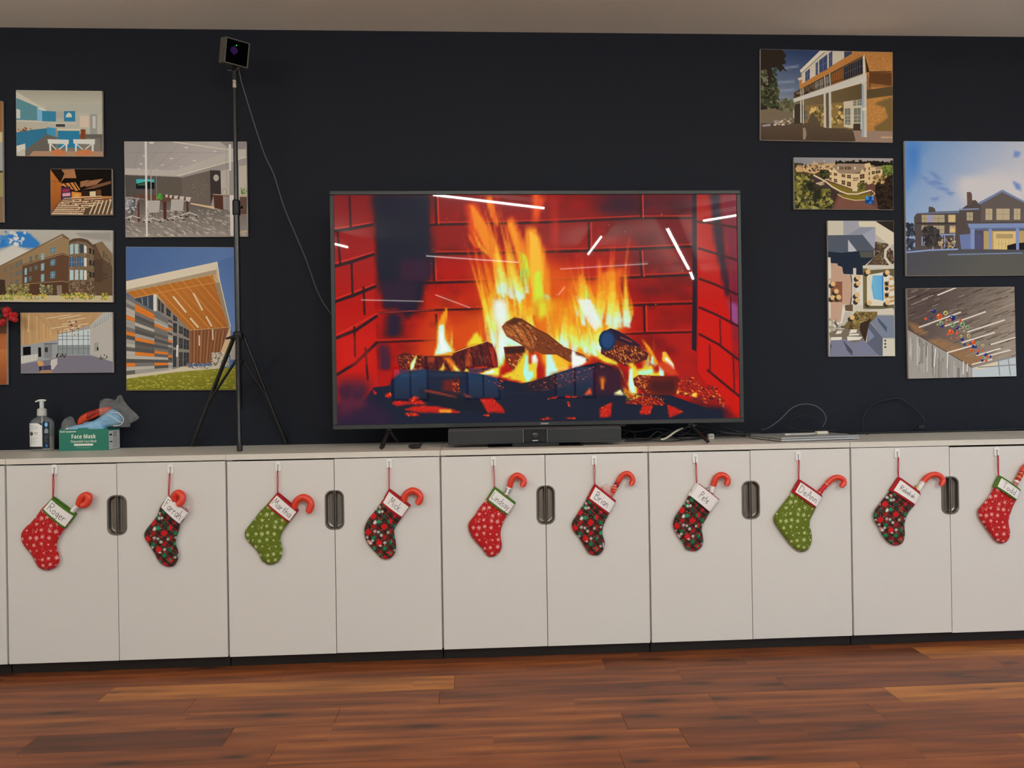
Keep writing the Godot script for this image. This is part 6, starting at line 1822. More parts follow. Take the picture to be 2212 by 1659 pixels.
func dusk_house() -> Image:
	var p := Painter.new(840, 590, "7d8fb2", PRINT_GAIN)
	p.grad([0, 0, 840, -4, 836, 402, 0, 398], "5f86bc", "b3b3bd", 0, 0, 420, 260)
	p.soft([215, 165, 367, 133, 519, 145, 634, 204, 594, 282, 289, 282, 214, 243], "b9b7bd", 40)
	p.soft([0, 0, 79, -0, 38, 165, -1, 243], "4677bc", 40)
	for q in [[95, 130, 118, 134, 162, 169, 132, 165], [79, 180, 132, 169, 166, 188, 117, 196], [117, 200, 162, 200, 199, 219, 154, 215], [108, 250, 146, 243, 131, 262, 101, 258], [467, 39, 494, 47, 482, 70, 459, 66], [454, 172, 488, 188, 492, 219, 469, 208], [597, 86, 673, 93, 654, 125, 604, 117], [61, 145, 91, 161, 102, 173, 76, 169], [161, 219, 214, 227, 191, 239]]: p.soft(q, "6a82b6", 9)
	p.poly([35, 332, 47, 315, 96, 313, 98, 287, 115, 289, 124, 297, 126, 309, 226, 305, 263, 278, 260, 223, 277, 223, 282, 235, 282, 260, 297, 258, 308, 272, 412, 213, 518, 274, 671, 275, 837, 283, 835, 489, 35, 485], "4d4543")
	p.poly([304, 272, 412, 212, 518, 270, 510, 278, 411, 223, 316, 278], "69799e")
	p.poly([224, 297, 312, 294, 310, 300, 226, 303], "7583a5")
	p.poly([45, 315, 226, 306, 226, 315, 47, 319], "5f6a88")
	p.poly([260, 223, 277, 223, 282, 235, 282, 278, 261, 280], "5a4840")
	p.poly([319, 278, 411, 223, 510, 274, 509, 353, 318, 353], "5a5250")
	windows(p, [67, 323, 91, 323, 91, 356, 67, 356, 115, 323, 164, 323, 164, 356, 114, 356, 179, 323, 211, 323, 210, 356, 179, 356, 66, 369, 91, 369, 91, 391, 65, 391, 112, 370, 163, 370, 162, 405, 111, 405, 185, 370, 210, 370, 209, 403, 184, 403, 258, 312, 285, 312, 284, 349, 258, 348], "9c9078", "5b554e")
	windows(p, [339, 296, 368, 296, 367, 346, 338, 346, 385, 296, 442, 296, 441, 346, 384, 346, 460, 296, 488, 296, 487, 345, 459, 345], "a89a80", "6e675f")
	p.poly([91, 323, 115, 323, 114, 356, 91, 356], "8f8ba8")
	p.soft([182, 325, 209, 325, 208, 354, 182, 354], "bba679", 5)
	p.soft([187, 380, 208, 380, 208, 399, 187, 399], "cfb27a", 5)
	p.line([46, 360, 212, 360], 7, "3a3436")
	p.line([132, 411, 208, 409], 6, "7f90bb")
	for q in [[68, 418, 67, 457], [77, 422, 76, 457], [88, 426, 88, 457], [153, 415, 152, 462], [163, 415, 162, 466], [204, 411, 204, 468], [36, 418, 35, 467]]: p.line(q, 4.5, "8c98bd")
	p.strew([109, 426, 207, 423, 207, 470, 108, 469], 60, ["8d7a62", "3a3430", "b09a78"], 3, 7)
	p.strew([72, 379, 136, 379, 135, 462, 75, 461], 90, ["2b2829", "353234", "413c3a"], 5, 12)
	p.strew([1, 359, 31, 367, 33, 477, 1, 480], 50, ["2f3340", "272a33", "3b4252"], 5, 12)
	# the lit porch
	p.poly([226, 411, 276, 407, 275, 478, 233, 478], "62729f")
	p.poly([261, 362, 836, 358, 836, 382, 269, 384], "7384ad")
	p.poly([269, 382, 836, 380, 836, 392, 276, 392], "55607f")
	p.poly([291, 392, 836, 390, 835, 489, 290, 486], "4b4656")
	p.poly([329, 394, 708, 393, 707, 484, 328, 482], "a58f62")
	p.poly([371, 398, 466, 398, 465, 475, 370, 475], "cdb27a")
	p.poly([382, 408, 455, 408, 454, 428, 382, 427], "a08a66")
	windows(p, [388, 431, 399, 431, 399, 471, 387, 471, 401, 433, 412, 433, 412, 471, 400, 471, 416, 433, 428, 433, 427, 471, 416, 471, 431, 432, 443, 432, 442, 471, 430, 471], "e0c990", "8a734a")
	p.poly([295, 400, 325, 415, 324, 474, 294, 478], "4b4c6c")
	p.poly([366, 475, 469, 475, 477, 487, 358, 486], "d0a868")
	p.poly([429, 459, 466, 449, 504, 446, 504, 479, 429, 477], "1c1a1f")
	for q in [[273, 384, 291, 384, 290, 490, 273, 490], [351, 384, 364, 384, 363, 488, 351, 488], [467, 382, 481, 383, 480, 487, 467, 487], [593, 383, 606, 383, 605, 488, 592, 488], [709, 383, 722, 383, 721, 488, 707, 488]]: p.poly(q, "7586b5")
	# ground
	p.poly([1, 477, 275, 474, 835, 485, 834, 596, -0, 590], "4a4a50")
	p.grad([1, 492, 835, 489, 834, 596, -0, 590], "464750", "52524f", 0, 480, 300, 590)
	p.line([3, 487, 97, 478, 218, 474], 7, "7b8cb8")
	p.line([178, 498, 286, 496, 492, 492], 6, "6a7798")
	p.poly([707, 520, 835, 501, 834, 596, 668, 595], "3f4740")
	p.blur(1.3)
	return p.img

func ceiling_globes() -> Image:
	var p := Painter.new(500, 410, "55483f", PRINT_GAIN)
	p.grad([-0, -0, 500, 0, 499, 321, 295, 368, 3, 186], "4d4240", "8a7f74", 100, 60, 480, 260)
	p.soft([78, 242, 170, 283, 188, 299, 292, 362, 370, 346, 232, 260, 140, 228], "836548", 14)
	p.soft([-2, 149, 50, 165, 95, 212, 33, 204], "7d5f44", 12)
	var rnd := RandomNumberGenerator.new()
	rnd.seed = 4
	for k in 240:
		var x := rnd.randf_range(-20, 500)
		var y := rnd.randf_range(-10, 350)
		if y > 190 + x * 0.55: continue
		var l := rnd.randf_range(20, 80)
		p.line([x, y, x + l, y - l * 0.36], rnd.randf_range(1.2, 3.2), ["3b322f", "6b5e54", "8a7d70", "4a3f3a", "5e4f44", "9c9084"][rnd.randi() % 6] if rnd.randf() < 0.85 else "332b29")
	p.poly([0, 186, 179, 293, 295, 367, 294, 410, -0, 410], "8d8a86")
	for k in 46:
		var x := rnd.randf_range(4, 290)
		var y0 := 190 + x * 0.6 + rnd.randf_range(0, 60)
		p.line([x, y0, x - 3, y0 + rnd.randf_range(40, 140)], rnd.randf_range(1.5, 4.5), ["6e6a66", "a5a29e", "7d7873", "b5b3b0", "5c5752"][k % 5])
	p.line([0, 186, 179, 293, 295, 367], 3, "4a3d33")
	p.poly([295, 368, 499, 321, 500, 410, 294, 410], "a9b0b8")
	p.poly([301, 367, 417, 341, 420, 356, 323, 378], "c4b59c")
	for q in [[417, 336, 422, 405], [463, 323, 472, 405], [295, 362, 499, 321], [323, 366, 500, 358]]: p.line(q, 5, "7b7d80")
	for q in [[142, 32, 236, -4], [53, 177, 247, 112], [173, 174, 363, 112], [277, 203, 451, 151], [250, 251, 402, 208], [385, 262, 503, 232], [180, 296, 310, 263], [318, 311, 428, 282], [365, 316, 475, 290], [295, 352, 388, 331]]: p.line(q, 6.5, "e3dcd2")
	for q in [[127, 276, 118, 357], [182, 300, 179, 366], [255, 338, 252, 395], [273, 349, 270, 383]]: p.line(q, 5, "dcdad8")
	for q in [[618, 570, 44, 0], [812, 602, 44, 1], [712, 522, 35, 2], [782, 805, 40, 0], [958, 697, 40, 3], [810, 702, 36, 3], [642, 670, 34, 3], [1035, 740, 34, 3], [535, 490, 32, 1], [885, 750, 26, 1], [1122, 970, 32, 0], [1083, 1090, 27, 0], [1050, 870, 29, 2], [930, 637, 22, 0], [655, 715, 24, 1], [875, 825, 25, 0], [950, 920, 27, 1], [1190, 978, 26, 3], [1115, 1032, 26, 1], [1150, 1040, 20, 1], [1258, 1020, 23, 2], [415, 602, 21, 0], [490, 592, 20, 1], [717, 678, 18, 0], [780, 625, 20, 0], [727, 630, 16, 2], [588, 692, 16, 2], [735, 845, 16, 0], [788, 902, 16, 0], [882, 900, 16, 0], [938, 875, 22, 2], [985, 805, 16, 2], [985, 1000, 18, 1], [1042, 1005, 16, 0], [1190, 1105, 22, 0], [1178, 1140, 20, 1], [1255, 1088, 16, 0], [1218, 1200, 20, 0], [1245, 1245, 22, 1], [1265, 1200, 22, 3], [1300, 1160, 26, 1], [1328, 1185, 20, 0], [1370, 1188, 18, 1], [1305, 1250, 20, 0], [850, 800, 16, 1], [915, 765, 14, 2], [1075, 985, 12, 1]]:
		var x: float = (q[0] - 142) / 1612.0 * 500
		var y: float = (q[1] - 147) / 1344.0 * 410
		var r: float = q[2] / 1612.0 * 500
		p.disc(x, y, r, ["c9542a", "262c78", "b8b26c", "7f9a78"][q[3]])
		p.disc(x, y, r * 0.62, ["b23f16", "1b2262", "6b623a", "55654c"][q[3]])
		p.disc(x - r * 0.3, y - r * 0.35, r * 0.22, "dcd3c4")
	p.blur(1.2)
	return p.img

func warm_interior() -> Image:
	var p := Painter.new(240, 240, "8d7a58", PRINT_GAIN)
	p.grad([0, 0, 240, 0, 240, 60, 0, 60], "a0703c", "8a5a2c", 0, 0, 240, 60)
	p.poly([0, 60, 240, 62, 240, 85, 0, 90], "b9a883")
	p.poly([0, 85, 240, 82, 240, 140, 0, 150], "8f9498")
	p.poly([0, 150, 240, 140, 240, 190, 0, 195], "8a8458")
	p.rect(0, 138, 240, 142, "3a3020")
	p.rect(0, 190, 240, 194, "3a3020")
	p.poly([0, 194, 240, 190, 240, 240, 0, 240], "77624a")
	for k in 6: p.rect(10 + k * 40, 90, 26 + k * 40, 136, "b9c0c4")
	p.soft([30, 200, 120, 196, 130, 225, 30, 230], "5c4634", 4)
	p.blur(1.4)
	return p.img

func glass_hall() -> Image:
	var p := Painter.new(300, 240, "9a5a33", PRINT_GAIN)
	p.poly([0, 0, 300, 0, 300, 56, 0, 40], "5c4030")
	p.poly([20, 46, 268, 52, 268, 112, 20, 112], "9fb0a8")
	for k in 6: p.rect(20 + k * 48, 46, 24 + k * 48, 112, "2a2a28")
	p.rect(20, 66, 268, 69, "2a2a28")
	p.rect(20, 108, 268, 113, "1f1c1a")
	p.poly([120, 56, 268, 70, 268, 108, 200, 108], "6f8a86")
	p.grad([0, 113, 300, 113, 300, 240, 0, 240], "a8683a", "7d4228", 0, 113, 0, 240)
	for k in 4: p.disc(40 + k * 72, 152, 11, "e9dcc0", 10, 2)
	for k in 5: p.poly([8 + k * 60, 180, 30 + k * 60, 170, 36 + k * 60, 235, 10 + k * 60, 238], "4d2d20")
	for k in 5: p.disc(30 + k * 60, 170, 3, "e8d2b0")
	p.blur(1.4)
	return p.img

func hang_pictures() -> void:
	picture("interior_photograph", "photograph of a warm-toned interior, cut off by the picture edge", [-0.4038, 2.0294, 0.2979, 0.5167, -0.0043], warm_interior())
	picture("kitchen_photograph", "photograph of a bright kitchen with blue cabinets and white chairs", [-0.0189, 2.1926, 0.3586, 0.2817, -0.0051], kitchen())
	picture("auditorium_photograph", "small photograph of a dark auditorium with rows of pale chairs", [0.0683, 1.8990, 0.2565, 0.1981, -0.0030], auditorium())
	picture("apartment_photograph", "photograph of a brown brick apartment block under blue sky", [-0.0473, 1.5829, 0.4843, 0.3092, -0.0138], apartments())
	picture("lounge_photograph", "photograph of a high lounge with timber ceiling and tall window", [-0.0013, 1.2545, 0.3831, 0.2592, -0.0039], lounge())
	picture("hall_photograph", "photograph of an orange glazed hall behind red berries", [-0.4254, 1.2222, 0.3535, 0.2835, -0.0076], glass_hall())
	picture("boardroom_photograph", "photograph of a grey boardroom with long table and office chairs", [0.5075, 1.9101, 0.5167, 0.4121, 0.0002], boardroom())
	picture("canopy_photograph", "upright photograph of a timber canopy over orange and grey wall panels", [0.4781, 1.3523, 0.4622, 0.6174, -0.0107], cedar_canopy())
	picture("porch_photograph", "photograph of a brick house with white balcony and columns", [3.3425, 2.3263, 0.6112, 0.4099, -0.0156], porch())
	picture("estate_photograph", "small wide aerial photograph of a cream house among trees", [3.4145, 1.9302, 0.4595, 0.2332, -0.0092], estate())
	picture("pool_photograph", "tall aerial photograph of a blue swimming pool and grey roofs", [3.4880, 1.4558, 0.3080, 0.6137, -0.0066], pool())
	picture("dusk_photograph", "large photograph of a gabled building with lit porch at dusk", [4.1645, 1.8160, 0.9317, 0.6128, -0.0019], dusk_house())
	picture("globe_photograph", "photograph of a timber ceiling hung with coloured glass globes", [3.9532, 1.2517, 0.5081, 0.4095, 0.0076], ceiling_globes())

# ---------------------------------------------------------------- the film of a fire on the television
func tongue(p: Painter, x: float, y: float, high: float, w: float, lean: float, curl: float) -> void:
	var phase: float = p.rng.randf() * TAU
	var ramp := ["dcffe8aa", "e8f878aa", "fad83caa", "fdb424aa", "f88e14a0", "f06c0c90", "e64a0a70", "d8300a40"]
	var n := ramp.size()
	var edge := []
	for i in n + 1:
		var t := float(i) / n
		var mx := x + lean * high * t + curl * w * sin(phase + t * 5.0)
		var half: float = w * 0.5 * pow(1.0 - t, 0.75) * (0.75 + 0.25 * sin(t * 7.0 + phase))
		edge.append([mx - half, mx + half, y - high * t])
	for i in n:
		var a: Array = edge[i]
		var b: Array = edge[i + 1]
		p.soft([a[0], a[2] + 2, a[1], a[2] + 2, b[1], b[2], b[0], b[2]], ramp[i], 4.0)

func fire_image() -> Image:
	var p := Painter.new(1280, 720, "a3131a")
	p.rng.seed = 21
	p.spread = 1.45
	# back wall: brighter and more orange low down behind the fire
	p.grad([0, 0, 1280, 0, 1280, 720, 0, 720], "740a12", "b80a04", 0, 0, 0, 380)
	p.soft([300, 14, 975, 16, 988, 208, 297, 203], "8e0a0e", 40)
	p.soft([297, 189, 1153, 179, 1148, 506, 163, 492], "b40c04", 40)
	p.soft([303, 320, 558, 293, 926, 325, 909, 532, 191, 507], "cc3208", 36)
	p.soft([985, 415, 1149, 417, 1146, 654, 982, 592], "b01410", 24)
	p.soft([842, -2, 1155, -1, 1154, 90, 841, 74], "541428", 30)
	p.soft([827, -2, 968, -2, 967, 68, 841, 52], "3a1428", 24)
	p.soft([915, 89, 1139, 90, 1144, 268, 927, 266], "74101c", 30)
	p.soft([927, 278, 1121, 290, 1120, 342, 926, 340], "8a0c12", 24)
	# burnt and bright patches on the bricks
	p.strew([0, 0, 1280, 0, 1280, 560, 0, 560], 260, ["5a0a1040", "c8140a40", "8a0e1240", "40081240"], 14, 46, 0.6)
	# joints of the back wall: a dark gap with a lit arris above it
	for j in [[[284, 95, 425, 92, 532, 91, 664, 88, 789, 83, 967, 76, 1147, 76], 7], [[276, 187, 450, 185, 559, 184, 795, 179, 966, 174, 1150, 167], 8], [[260, 278, 463, 274, 514, 272, 808, 270, 979, 264, 1149, 258], 7], [[136, 370, 259, 364, 481, 361, 660, 358, 911, 355, 1135, 350], 6], [[127, 463, 308, 458, 482, 456, 717, 453, 984, 444, 1134, 442], 5]]:
		p.line(j[0], j[1], "2a0b10", 2)
		var up: Array = j[0].duplicate()
		for i in range(1, up.size(), 2): up[i] -= 7
		p.line(up, 3.2, "c82c18", 1.5)
	for j in [[316, -0, 318, 93], [968, 1, 969, 75], [801, 89, 801, 177], [306, 192, 308, 270], [964, 181, 969, 264], [485, 280, 481, 356], [313, 378, 315, 458], [974, 355, 975, 438]]:
		p.line(j, 7, "360b12", 2)
		var bright: Array = j.duplicate()
		bright[0] += 8
		bright[2] += 8
		p.line(bright, 4, "d8361c", 1.5)
	# side walls
	p.poly([-7, -8, 122, -8, 121, 202, 124, 376, 127, 550, 132, 637, -0, 729], "b51c20")
	p.grad([-7, -8, 122, -8, 121, 202, 124, 376, 127, 550, 103, 666, -0, 729], "80101a", "cc1006", 0, 0, 60, 470)
	p.poly([1145, -10, 1291, -10, 1290, 731, 1221, 685, 1144, 565, 1151, 328], "c0161a")
	p.grad([1145, -10, 1291, -10, 1290, 731, 1221, 685, 1144, 565, 1151, 328], "a81412", "d01006", 1220, 0, 1200, 420)
	p.soft([1188, -6, 1230, -6, 1249, 269, 1269, 507, 1282, 656, 1285, 418, 1286, 121, 1285, -5], "7a1a34", 14)
	p.soft([1193, -6, 1227, -6, 1236, 150, 1256, 329, 1241, 328, 1206, 150], "2a1830", 9)
	p.soft([1248, 343, 1283, 359, 1282, 433, 1255, 403], "9a4a86", 8)
	p.poly([1136, -1, 1151, -1, 1147, 342, 1142, 505, 1127, 498, 1133, 298], "201324")
	for j in [[-0, 113, 54, 106, 120, 93], [-2, 224, 52, 210, 122, 186], [0, 334, 51, 317, 126, 287], [1, 448, 63, 424, 129, 380], [2, 563, 62, 526, 127, 464]]: p.line(j, 9, "24101c", 2)
	for j in [[-0, 106, 120, 86], [-2, 215, 122, 179], [1, 325, 126, 279], [2, 440, 129, 372]]: p.line(j, 3, "dc3a26", 1.5)
	for j in [[49, 5, 51, 100], [10, 110, 17, 216], [52, 213, 54, 317], [88, 289, 90, 375], [58, 413, 59, 506], [91, 480, 97, 581]]: p.line(j, 6, "2c0f18", 2)
	for j in [[1151, 88, 1206, 94, 1286, 109], [1153, 173, 1213, 192, 1285, 214], [1154, 271, 1204, 289, 1283, 326], [1153, 363, 1210, 388, 1282, 427], [1152, 449, 1216, 484, 1280, 534], [1177, 565, 1222, 603, 1282, 653]]: p.line(j, 7, "3a0f18", 2)
	for j in [[1220, 402, 1221, 484], [1261, 525, 1264, 641], [1185, 484, 1185, 565], [1256, 329, 1256, 418]]: p.line(j, 4, "52101a", 2)
	for k in 18: p.soft([20 + k * 5, 430 + k % 3 * 30, 26 + k * 5, 440, 24 + k * 5, 540, 18 + k * 5, 530], "d8241866", 6)
	# soot on the back wall
	p.soft([122, -4, 300, -3, 296, 72, 309, 203, 289, 261, 259, 363, 222, 391, 137, 289], "14152a", 14)
	p.soft([127, 6, 293, 7, 289, 261, 138, 267], "10142a", 8)
	p.soft([137, 274, 260, 268, 252, 348, 150, 362], "2b1730", 14)
	p.soft([158, 369, 208, 369, 207, 442, 156, 449], "241530", 12)
	p.soft([203, 202, 304, 203, 296, 273, 195, 272], "331430", 14)
	p.soft([132, 470, 163, 471, 169, 551, 136, 550], "451a38", 10)
	p.line([133, 370, 259, 364, 309, 362], 3, "b83a34", 2)
	# glow about the fire
	p.soft([442, 204, 691, 206, 897, 325, 894, 502, 394, 510, 337, 436, 454, 379], "e85a08dd", 36)
	p.soft([301, 407, 512, 395, 510, 556, 249, 523], "e04a08cc", 28)
	# great flames
	p.soft([413, 28, 446, 22, 484, 98, 516, 184, 536, 275, 534, 427, 473, 426, 503, 290, 495, 220, 465, 165, 429, 140, 415, 98], "e8460aee", 9)
	p.soft([425, 31, 440, 40, 478, 98, 507, 180, 527, 263, 535, 380, 498, 380, 509, 275, 504, 220, 471, 171, 436, 101], "f98a14", 5)
	p.soft([430, 101, 447, 141, 465, 165, 489, 195, 507, 220, 489, 202, 447, 165], "f6a41e", 5)
	p.soft([474, 5, 495, 5, 502, 32, 516, 92, 508, 104, 488, 71, 479, 38], "f2740e", 6)
	p.soft([417, 116, 435, 141, 453, 171, 435, 165, 420, 140], "ef5a0a", 5)
	p.soft([490, 135, 507, 183, 525, 244, 533, 305, 524, 275, 504, 208], "fcb428", 4)
	p.soft([542, 74, 562, 71, 593, 141, 613, 215, 628, 276, 620, 381, 534, 397, 554, 336, 573, 275, 565, 184, 539, 108], "f06a0a", 8)
	p.soft([544, 92, 557, 86, 584, 154, 604, 208, 610, 260, 596, 336, 580, 381, 535, 380, 566, 312, 582, 245, 565, 169], "fb9a18", 5)
	p.soft([601, 102, 632, 102, 656, 164, 673, 252, 678, 383, 578, 381, 598, 282, 590, 189], "f88c12", 9)
	p.soft([624, -10, 649, 2, 639, 64, 632, 89, 623, 86], "f0560e", 8)
	p.soft([639, 5, 668, 5, 651, 52, 638, 89, 629, 86], "ee4c10cc", 8)
	p.soft([683, 5, 696, 5, 704, 96, 699, 189, 684, 158], "d8260e88", 10)
	p.soft([613, 114, 638, 133, 652, 208, 654, 283, 662, 382, 615, 381, 608, 251], "ffbe30", 6)
	p.soft([623, 251, 645, 239, 651, 314, 646, 382, 621, 381], "d6f03c", 6)
	p.soft([654, 314, 672, 323, 675, 364, 662, 373], "b6ffc8", 6)
	p.soft([580, 178, 601, 196, 611, 245, 596, 330, 584, 367, 565, 380, 553, 380, 575, 306, 582, 245], "d2f03a", 5)
	p.soft([582, 239, 601, 233, 603, 275, 593, 330, 578, 336], "8cf87a", 5)
	p.soft([500, 275, 530, 278, 554, 321, 584, 354, 565, 397, 473, 426, 474, 381, 493, 335], "f6d22c", 7)
	p.soft([506, 293, 527, 293, 545, 330, 553, 366, 553, 403, 477, 402, 493, 344], "b4ffb0", 6)
	p.soft([502, 329, 520, 336, 535, 366, 534, 403, 486, 402, 489, 363], "d8fff4", 6)
	p.soft([475, 318, 597, 319, 584, 373, 565, 413, 585, 474, 539, 489, 520, 543, 505, 555, 503, 494, 497, 433, 473, 424], "f2de34", 8)
	p.soft([493, 324, 569, 325, 562, 373, 543, 406, 549, 440, 576, 471, 533, 479, 523, 525, 509, 549, 507, 506, 503, 436, 482, 421], "b8ffd8", 6)
	p.soft([496, 336, 535, 336, 535, 382, 528, 428, 534, 458, 521, 507, 511, 537, 509, 488, 507, 421], "f0fffc", 6)
	# the right-hand flame
	p.soft([616, 337, 892, 334, 898, 359, 897, 396, 912, 418, 906, 440, 853, 430, 833, 471, 808, 514, 776, 539, 675, 569, 644, 531, 627, 418], "f0780cee", 12)
	p.soft([707, 299, 723, 289, 780, 262, 792, 287, 817, 284, 837, 197, 843, 253, 862, 240, 887, 238, 912, 235, 899, 303, 898, 384, 703, 382], "ee6a0e", 10)
	p.soft([767, 262, 780, 262, 792, 287, 810, 315, 829, 347, 835, 384, 778, 383, 766, 321], "fcb224", 6)
	p.soft([849, 253, 865, 244, 884, 253, 877, 300, 876, 384, 841, 384, 829, 340, 836, 300], "fda81e", 7)
	p.soft([770, 284, 779, 284, 792, 309, 804, 328, 791, 365, 781, 377, 773, 321], "c6f85a", 5)
	p.soft([755, 319, 763, 324, 785, 359, 803, 359, 816, 383, 772, 390, 760, 352], "d8ffee", 4)
	p.soft([653, 338, 760, 339, 778, 401, 815, 442, 788, 526, 738, 538, 675, 562, 651, 512, 671, 431], "f79a18", 12)
	p.soft([754, 332, 816, 333, 834, 408, 847, 427, 827, 477, 789, 473, 771, 417], "fcc02a", 8)
	p.soft([760, 332, 801, 333, 816, 364, 834, 411, 818, 436, 803, 420, 784, 386], "f4fffa", 4)
	p.soft([804, 348, 816, 352, 828, 389, 822, 402], "9af2d8", 5)
	p.soft([832, 339, 854, 358, 866, 371, 879, 340, 892, 340, 891, 396, 897, 412, 878, 434, 859, 430, 853, 396], "ffb81c", 7)
	p.soft([857, 371, 876, 365, 877, 415, 865, 430, 854, 424], "d2f44a", 6)
	p.soft([631, 337, 672, 338, 671, 375, 634, 400], "e6dc30", 10)
	p.soft([701, 469, 712, 419, 717, 391, 719, 432, 714, 472, 704, 477], "c8ffd4", 4)
	p.soft([729, 432, 746, 407, 761, 445, 770, 464, 790, 426, 802, 473, 833, 515, 870, 531, 851, 537, 814, 514, 776, 495, 751, 485, 736, 470], "f4dc34", 7)
	p.soft([730, 441, 739, 448, 758, 464, 761, 482, 777, 442, 787, 439, 802, 473, 823, 514, 814, 514, 783, 489, 748, 476], "c2fcb0", 5)
	p.soft([655, 444, 667, 475, 685, 500, 729, 538, 731, 557, 694, 567, 656, 584, 654, 512], "fbc42a", 7)
	p.soft([658, 469, 671, 500, 697, 563, 681, 567, 665, 584, 656, 581, 660, 512], "d0fff0", 5)
	# thin tongues licking up through the flames
	for f in [[[538, 475], 330, 26, -0.2, 0.15, 26], [[614, 469], 250, 24, -0.16, 0.2, 18], [[709, 492], 190, 22, 0.0, 0.15, 16], [[835, 501], 230, 24, -0.1, 0.3, 22], [[481, 511], 110, 14, -0.1, 0.1, 8], [[983, 562], 90, 12, -0.1, 0.2, 8], [[875, 413], 235, 26, -0.04, 0.3, 16], [[789, 398], 200, 18, -0.15, 0.2, 8], [[569, 322], 290, 26, -0.18, 0.2, 12], [[343, 495], 120, 10, -0.1, 0.2, 6]]:
		for k in f[5]: tongue(p, f[0][0] + p.rng.randf_range(-1, 1) * f[2] * 2.2, f[0][1] + p.rng.randf_range(-20, 20), f[1] * p.rng.randf_range(0.45, 1.35), f[2] * p.rng.randf_range(0.5, 1.0), f[3] + p.rng.randf_range(-0.12, 0.12), f[4])
	p.soft([502, 329, 520, 336, 535, 366, 534, 403, 486, 402, 489, 363], "e8fff4aa", 10)
	p.soft([496, 336, 535, 336, 535, 382, 528, 428, 534, 458, 521, 507, 511, 537, 509, 488, 507, 421], "f4fffccc", 9)
	p.soft([760, 332, 801, 333, 816, 364, 834, 411, 818, 436, 803, 420, 784, 386], "f4fffacc", 5)
	# logs
	p.poly([189, 505, 210, 496, 267, 508, 321, 507, 363, 495, 424, 476, 454, 466, 473, 461, 488, 470, 502, 506, 506, 546, 484, 552, 441, 563, 380, 559, 266, 555, 197, 560], "54161a")
	p.strew([192, 505, 270, 503, 269, 552, 200, 551], 260, ["b03a18", "c85a24", "4a1418", "7d2a1a", "e0883e", "3a1014"], 1.6, 5, 0.4, 0.5)
	p.soft([285, 509, 309, 510, 305, 528, 284, 528], "a33a1e", 4)
	p.soft([412, 493, 430, 481, 417, 548, 396, 553], "b0481c", 7)
	p.soft([448, 506, 466, 518, 466, 536, 454, 524], "8a4a3a", 6)
	p.soft([473, 479, 491, 482, 502, 546, 484, 549], "b02a16", 6)
	p.strew([270, 509, 363, 498, 473, 463, 499, 506, 502, 546, 380, 558, 272, 553], 200, ["3a1018", "6e1c1c", "8a2a20", "2a0e1a", "a83a24"], 2, 7, 0.3, 1.2)
	for q in [[279, 509, 281, 552], [309, 508, 314, 554], [339, 506, 350, 557], [363, 498, 380, 558], [391, 490, 405, 558], [421, 478, 435, 560], [448, 469, 465, 555], [470, 465, 490, 549]]: p.line(q, 3, "240a12", 2)
	p.line([366, 498, 424, 478, 473, 463, 488, 471], 3, "ffb44a", 1)
	p.line([429, 548, 472, 545], 5, "c8381c", 3)
	p.poly([524, 482, 591, 479, 594, 508, 578, 562, 550, 556, 530, 525], "7a2c16")
	p.strew([527, 501, 588, 495, 575, 562, 550, 556], 60, ["d8662a", "4a1a12", "a8421e", "f2a04a"], 3, 7, 0.4, 0.9)
	p.poly([527, 485, 591, 482, 591, 501, 533, 504], "3d1a18")
	p.poly([519, 418, 534, 402, 559, 390, 583, 395, 629, 426, 665, 444, 710, 482, 747, 497, 778, 510, 796, 529, 777, 535, 734, 534, 692, 509, 649, 508, 624, 496, 615, 508, 582, 477, 534, 449], "7e3a1a")
	p.soft([522, 418, 553, 400, 583, 416, 625, 453, 618, 490, 582, 471, 537, 443], "b4622a", 8)
	p.strew([525, 418, 559, 394, 583, 401, 628, 432, 622, 490, 582, 471, 537, 443], 240, ["8a4420", "c4743a", "6e3218", "a85a2a", "d08a4a"], 2, 8, 0.35, 0.7)
	for q in [[553, 397, 589, 428, 615, 483], [571, 395, 607, 429, 625, 468], [534, 412, 561, 431, 582, 465]]: p.line(q, 3, "5a2814", 2)
	p.soft([534, 409, 562, 391, 583, 398, 571, 410, 546, 416], "54281a", 6)
	p.strew([589, 416, 665, 454, 747, 510, 716, 515, 625, 474], 260, ["54241a", "a85a2a", "3a1a16", "c87a3a", "7a3a1c"], 1.6, 5, 0.4, 0.6)
	p.line([560, 391, 583, 395, 629, 426, 665, 445, 710, 482], 3, "5e2a14", 1)
	p.soft([613, 512, 626, 506, 632, 524, 628, 549, 613, 561], "f6fff4", 4)
	p.soft([738, 513, 745, 488, 754, 510, 785, 520, 785, 536, 769, 545, 741, 554], "fbfff8", 4)
	p.poly([840, 440, 865, 427, 884, 434, 916, 453, 963, 485, 972, 498, 988, 510, 981, 529, 946, 541, 914, 550, 883, 534, 833, 508], "56201c")
	p.poly([843, 440, 865, 427, 887, 434, 928, 459, 963, 485, 928, 481, 884, 465, 872, 443], "241630")
	p.strew([877, 481, 966, 485, 984, 510, 927, 547, 883, 531, 845, 508], 420, ["d8722e", "f0a04e", "5a1c16", "8e3a1c", "3a1416", "c0561f", "c86a2c"], 1.8, 6, 0.45, 1.0)
	p.disc(854, 466, 27, "152c50", 34)
	p.disc(855, 465, 20, "1d4374", 26, 3)
	p.line([897, 456, 934, 472], 4, "a8442a", 2)
	# low flames
	p.soft([349, 353, 350, 380, 342, 413, 349, 462, 372, 492, 363, 508, 303, 508, 315, 467, 316, 413, 330, 380], "f8a01a", 5)
	p.soft([321, 413, 337, 407, 340, 456, 365, 494, 330, 503, 307, 505, 317, 474], "d6ffe6", 4)
